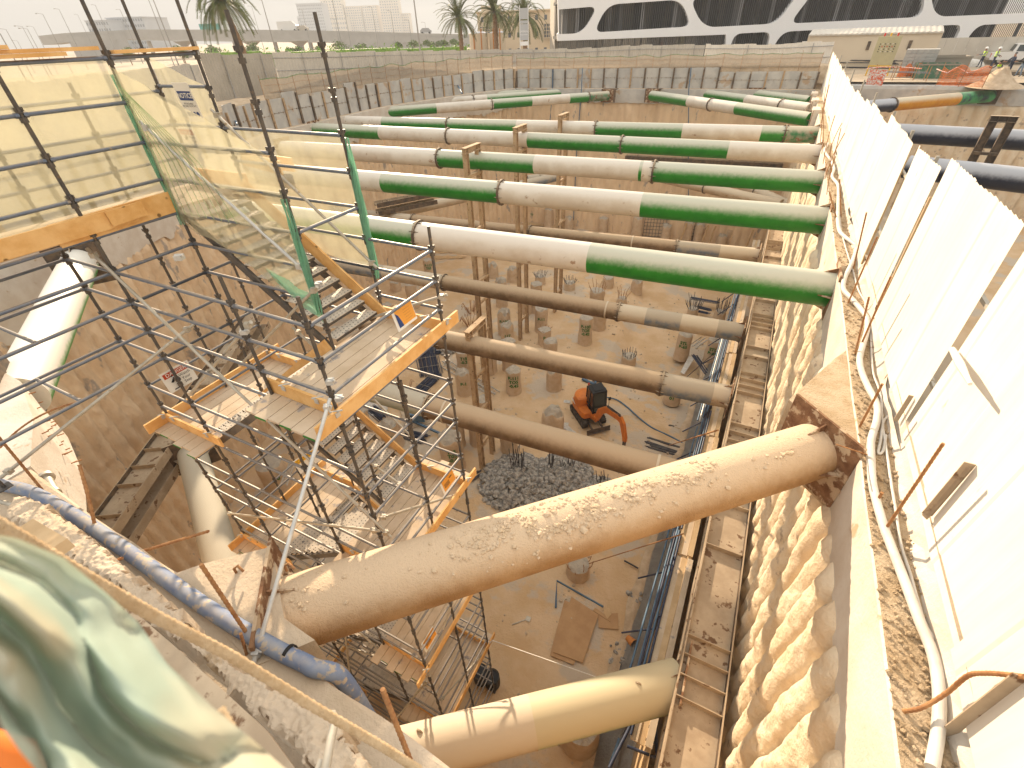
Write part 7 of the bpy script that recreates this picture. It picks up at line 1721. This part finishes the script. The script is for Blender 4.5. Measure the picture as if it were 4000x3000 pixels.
# ================================================================ things right next to the viewer
# blue hose along the near beam
hose([(-160,1860),(0,1893),(130,1925),(300,2020),(500,2155),(800,2368),(1050,2520),(1190,2590)]+[project(V(q)) for q in ((-2.80,.77,ZT+.09),(-2.62,.85,ZT-.03),(-2.57,.87,ZT-.5),(-2.56,.87,ZT-1.7),(-2.55,.87,ZT-3.4))],[ZT+.1]*8+[ZT+.09,ZT-.03,ZT-.5,ZT-1.7,ZT-3.4],.086,'hose_blue','thick dusty blue hose running diagonally along the near capping beam',24,'hose','blue_hose')
hose([(0,1960),(60,1975),(150,2000),(250,2045),(330,2100),(430,2185),(500,2250),(530,2270)],ZT+.3,.03,'galv','thin grey pipe running beside the blue hose towards the left edge',12,'pipe','grey_pipe')
m=MB();c=P(1130,2555,ZT+.1);d=(P(1190,2590,ZT+.1)-P(1050,2520,ZT+.1)).normalized();m.ring(c-d*.02,c+d*.02,.086,.094,20);tag(m.build('wire_tie',['black']),'dark wire tie wrapped round the blue hose','wire')
# bars on the near beam
def nb(pb,pt,zb,h,label,r=.02,mid=None):
    b=P(pb[0],pb[1],zb);zt=zb+h;t=P(pt[0],pt[1],zt);return rebar(b,t,label,r,mid)
nb((1617,3005),(1494,2692),ZT,1.05,'thick rusty bar rising from the near beam in front of the lower strut',.021)
nb((985,2505),(785,2205),ZT,1.25,'long rusty bar leaning over the blue hose',.019)
nb((378,2085),(310,1815),ZT+.05,.75,'rusty bar standing at the left end of the near beam',.02,(0.02,0,0))
nb((175,1925),(-20,1690),ZT,1.1,'rusty bar leaning left above the bright beam block',.017)
nb((550,2155),(815,2075),ZT-.1,.35,'rusty bar pointing right over the gap beside the shaded strut',.018)
nb((0,1750),(300,1572),ZT+.2,.45,'long curved rusty bar in front of the bright beam block at the left edge',.014,(0,0,.12))
nb((965,2560),(940,2475),ZT,.4,'short bar clamped to the foot of the silver brace',.015)
nb((360,2220),(478,2180),ZT+.15,.12,'short rusty bar lying across the grey pipe',.018)
for px,py,lab in((1385+0,2480,'bent hook of rusty bar on the near beam by the strut plate'),(925,2240,'small rusty hook on the near beam left of the strut plate')):
    c=P(px if px<1100 else 1120,py if py<2400 else 2230,ZT);m=MB();m.tube([c,c+V((.02,0,.12)),c+V((.08,.03,.18)),c+V((.14,.03,.1))],.016,7);tag(m.build('bar_hook',['rebar']),lab,'rebar')
# galvanised outlet on the bright block
m=MB();c=P(182,1865,ZT-.1);e=P(225,1945,ZT-.1);m.tube([c,e],.06,14);m.tube([c-(e-c)*.05,c+(e-c)*.05],.1,14);m.tube([e-(e-c)*.3,e-(e-c)*.2],.08,14);tag(m.build('pipe_coupling',['galv']),'short dusty coupling pipe lying at the edge of the bright beam block','pipe')
m=MB();m.prism([P(640,2255,ZT+.02),P(800,2200,ZT+.02),P(1062,2135,ZT+.02),P(1110,2415,ZT+.02),P(1230,2500,ZT+.02),P(1000,2600,ZT+.02)][::-1],(0,0,-1),1.1)
tag(m.build('bearing_block',['beam_conc']),'dusty beam haunch carrying the left end plate of the big brown strut','concrete block')
# rough broken ledge between the beam and the viewer
def ledge(A,B,z,th,mat,label,jag=.05):
    """strip between two image polylines laid at height z"""
    def ip(L_,t):
        t=t*(len(L_)-1);i=min(len(L_)-2,int(t));f=t-i;return (L_[i][0]*(1-f)+L_[i+1][0]*f,L_[i][1]*(1-f)+L_[i+1][1]*f)
    m=MB()
    def fn(s,t):
        a=ip(A,s);b=ip(B,s);q=max(0,min(1,(t-.15)/.7));p=P(a[0]*(1-q)+b[0]*q,a[1]*(1-q)+b[1]*q,z)
        e=1-min(1,min(q,1-q)*5);w=jag*e
        p+=V((w*nz(p.x*9,p.y*9,1)+w*nz(p.x*28,p.y*28,2),w*nz(p.x*9,p.y*9,5)+w*nz(p.x*28,p.y*28,3),jag*.5*nz(p.x*6,p.y*6,8)+jag*.3*nz(p.x*25,p.y*25,8)-jag*.7*e*e))
        if t<.15: p.z-=th*(1-t/.15)
        if t>.85: p.z-=th*(t-.85)/.15
        return p
    m.grid(fn,260,34,smooth=False);return tag(m.build('broken_ledge',[mat]),label,'concrete ledge')
ledge([(60,1935),(130,1945),(330,2085),(440,2180),(540,2280)],[(20,2010),(120,2060),(300,2190),(400,2250),(470,2290)],-4.55,.3,'beam_conc','rough concrete edge under the thin grey pipe at the left')
ledge([(500,2250),(590,2300),(760,2460),(900,2590),(1060,2680),(1270,2800),(1420,2950),(1470,3060)],[(450,2275),(590,2420),(720,2510),(850,2620),(930,2720),(1010,2780),(1160,2900),(1280,3060)],-4.3,.5,'beam_conc','rough broken concrete ledge in the lower left with crumbled edges',.07)
m=MB();a=P(90,2075,-3.6);b=P(220,2160,-3.3);m.beam(a,b,.22,.10);tag(m.build('timber_block',['wood_pale']),'blurred timber block at the left edge beside the green net','timber')
slab([(300,2280),(500,2370),(700,2540),(1050,2860),(1200,3060),(900,3060),(640,2760)],-3.6,.05,'steel_sand','brown board lying under the rope beside the blurred green net','board','board')
slab([(-80,2300),(300,2400),(900,3200),(-80,3200)],-4.0,.05,'post_dark','dark sheet standing in for the shaded gap under the blurred green net','deck','deck')  # added dark sheet, its colour gives the gap under the net its shade
# thick ribbed bar close to the lens
def nearcable(pts,dist,r,label,mat='rope_blur'):
    W_=[ray(x,y)*(dd/ray(x,y).length) for (x,y),dd in zip(pts,dist)];o=[];n=len(W_)
    for i in range(n-1):
        for k in range(26): o.append(W_[i]+(W_[i+1]-W_[i])*k/26)
    o.append(W_[-1]);m=MB();m.tube(o,[r*(1.1 if i%2 else .93) for i in range(len(o))],10);return tag(m.build('rebar',[mat]),label,'rebar')
nearcable([(-60,2020),(300,2235),(600,2405),(900,2560),(1250,2775),(1500,2920),(1640,3010)],[1.5,1.6,1.75,1.9,2.1,2.3,2.4],.016,'long blurred ribbed bar running down the lower left between the ledge and the blue hose')
nearcable([(845,2780),(1000,3040)],[1.0,1.0],.012,'blurred ribbed bar end in front of the green net at the bottom')
m=MB();w=[ray(x,y)*(d_/ray(x,y).length) for x,y,d_ in((1275,2795,3.2),(1300,2790,3.2),(1310,2812,3.2),(1290,2900,3.1),(1270,3020,3.1))];m.tube(w,.022,12);tag(m.build('bent_tube',['galv']),'pale bent tube end hooked on the rough ledge at the bottom','tube')
m=MB();w=[ray(x,y)*(d_/ray(x,y).length) for x,y,d_ in((1258,2965,3.2),(1240,3020,3.2))];m.tube(w,.02,12);tag(m.build('bent_tube',['galv']),'short pale tube end beside the hooked one at the bottom','tube')
# blurred green net close to the lens
def near_net():
    outline=[(-150,2070),(60,2100),(250,2180),(420,2320),(540,2430),(650,2590),(840,2770),(1000,2900),(1180,3060)]
    inner=[(-260,2200),(-200,2450),(-140,2550),(-60,2640),(-30,2740),(20,2860),(90,2950),(150,3020),(230,3100)]
    def ip(L_,t):
        t=t*(len(L_)-1);i=min(len(L_)-2,int(t));f=t-i;return (L_[i][0]*(1-f)+L_[i+1][0]*f,L_[i][1]*(1-f)+L_[i+1][1]*f)
    m=MB()
    def fn(s,t):
        a=ip(outline,s);b=ip(inner,s);x=a[0]*(1-t)+b[0]*t;y=a[1]*(1-t)+b[1]*t
        dd=.80+.03*math.sin(t*9+s*3)-.16*(abs(nz(s*2.2+1,t*3.1,1))**.7)+.07*nz(s*1.5,t*2,7)+.02*nz(s*9,t*9,2)-.10*t
        r=ray(x,y);return r*(dd/r.length)
    m.grid(fn,60,70);return tag(m.build('green_net',['net_near']),'large blurred fold of pale green netting filling the lower left corner','netting')
near_net()
m=MB();w=[ray(x,y)*(.9/ray(x,y).length) for x,y in((-60,2890),(60,2960),(130,3060))];m.tube(w,[.012,.02,.014],10);tag(m.build('orange_strap',['orange_net']),'blurred orange strap at the very bottom left corner','strap')
# guard wires
for a,b,za,zb_,lab in(((1890,2490),(2345,2650),-16,-14,'thin white line stretched from the scaffold foot to the lower strut'),):
    m=MB();m.tube([P(*a,za),P(*b,zb_)],.012,5);tag(m.build('string_line',['sign_white']),lab,'line')
# ================================================================ haze, light, camera
m=MB();x0,x1,y0,y1,z0,z1=-1750,1450,-250,2350,-25,98
m.hexa([(x0,y0,z0),(x1,y0,z0),(x1,y1,z0),(x0,y1,z0),(x0,y0,z1),(x1,y0,z1),(x1,y1,z1),(x0,y1,z1)])
hz=bpy.data.materials.new('haze');hz.use_nodes=True;N=hz.node_tree.nodes;N.remove(N['Principled BSDF']);v=N.new('ShaderNodeVolumePrincipled');v.inputs['Color'].default_value=(.90,.93,.97,1);v.inputs['Density'].default_value=HAZE;v.inputs['Anisotropy'].default_value=.0
hz.node_tree.links.new(v.outputs[0],N['Material Output'].inputs['Volume']);MATS['haze']=hz
if HAZE>0:
    o=m.build('haze',['haze']);o['kind']='stuff'
w=bpy.data.worlds.new('World');sc_.world=w;w.use_nodes=True;N=w.node_tree.nodes;L_=w.node_tree.links
SAZ=math.radians(-43);SEL=math.radians(SUN_EL)   # azimuth from +Y towards +X
sk=N.new('ShaderNodeTexSky');sk.sky_type='NISHITA';sk.sun_disc=False;sk.sun_elevation=SEL;sk.sun_rotation=SAZ;sk.dust_density=3.5;sk.air_density=1.2;sk.ozone_density=1
tcw=N.new('ShaderNodeTexCoord');sx=N.new('ShaderNodeSeparateXYZ');L_.new(tcw.outputs['Generated'],sx.inputs[0])
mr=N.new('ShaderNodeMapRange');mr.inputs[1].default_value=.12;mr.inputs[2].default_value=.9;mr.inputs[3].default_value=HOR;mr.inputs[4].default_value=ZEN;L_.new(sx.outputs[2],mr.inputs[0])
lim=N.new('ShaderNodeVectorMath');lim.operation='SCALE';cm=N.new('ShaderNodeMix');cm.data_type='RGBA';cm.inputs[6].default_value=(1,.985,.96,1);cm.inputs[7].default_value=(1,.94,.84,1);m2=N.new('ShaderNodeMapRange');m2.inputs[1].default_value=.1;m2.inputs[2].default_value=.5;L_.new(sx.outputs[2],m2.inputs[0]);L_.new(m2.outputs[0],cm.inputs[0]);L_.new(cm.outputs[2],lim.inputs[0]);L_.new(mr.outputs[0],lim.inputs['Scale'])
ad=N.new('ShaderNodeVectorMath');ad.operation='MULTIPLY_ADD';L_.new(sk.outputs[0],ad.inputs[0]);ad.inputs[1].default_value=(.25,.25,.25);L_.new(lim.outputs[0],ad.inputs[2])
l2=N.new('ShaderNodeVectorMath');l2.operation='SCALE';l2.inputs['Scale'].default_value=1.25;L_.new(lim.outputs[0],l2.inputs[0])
mn=N.new('ShaderNodeVectorMath');mn.operation='MINIMUM';L_.new(ad.outputs[0],mn.inputs[0]);L_.new(l2.outputs[0],mn.inputs[1])   # pale sky veil, made brighter overhead to fill the shade
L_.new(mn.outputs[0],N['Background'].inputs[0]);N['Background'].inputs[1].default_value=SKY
sd=V((math.sin(SAZ)*math.cos(SEL),math.cos(SAZ)*math.cos(SEL),math.sin(SEL)))
ld=bpy.data.lights.new('sun','SUN');ld.energy=SUN;ld.angle=math.radians(.6);ld.color=(1,.80,.57);lo=bpy.data.objects.new('sun',ld);COL.objects.link(lo);lo.rotation_euler=sd.to_track_quat('Z','Y').to_euler()
cam=bpy.data.cameras.new('camera');co=bpy.data.objects.new('camera',cam);COL.objects.link(co)
def camaxis(c): return o2w(_rt.dot(c),_fw.dot(c),_up.dot(c))
ax=[camaxis(V(q)) for q in((1,0,0),(0,-1,0),(0,0,-1))]
co.matrix_world=Matrix(((ax[0].x,ax[1].x,ax[2].x,0),(ax[0].y,ax[1].y,ax[2].y,0),(ax[0].z,ax[1].z,ax[2].z,0),(0,0,0,1)))
cam.sensor_width=36;cam.lens=F*36/4000;cam.clip_start=.05;cam.clip_end=5000
cam.dof.use_dof=True;cam.dof.focus_distance=10;cam.dof.aperture_fstop=2.8
sc_.camera=co
sc_.view_settings.view_transform='Standard';sc_.view_settings.look='None';sc_.view_settings.exposure=EXPO;sc_.view_settings.gamma=1
sc_.render.engine='CYCLES';sc_.cycles.max_bounces=8;sc_.cycles.transparent_max_bounces=24;sc_.cycles.volume_bounces=0
for o in bpy.data.objects:
    if '_w' in o: del o['_w']
print('objects',len(bpy.data.objects))
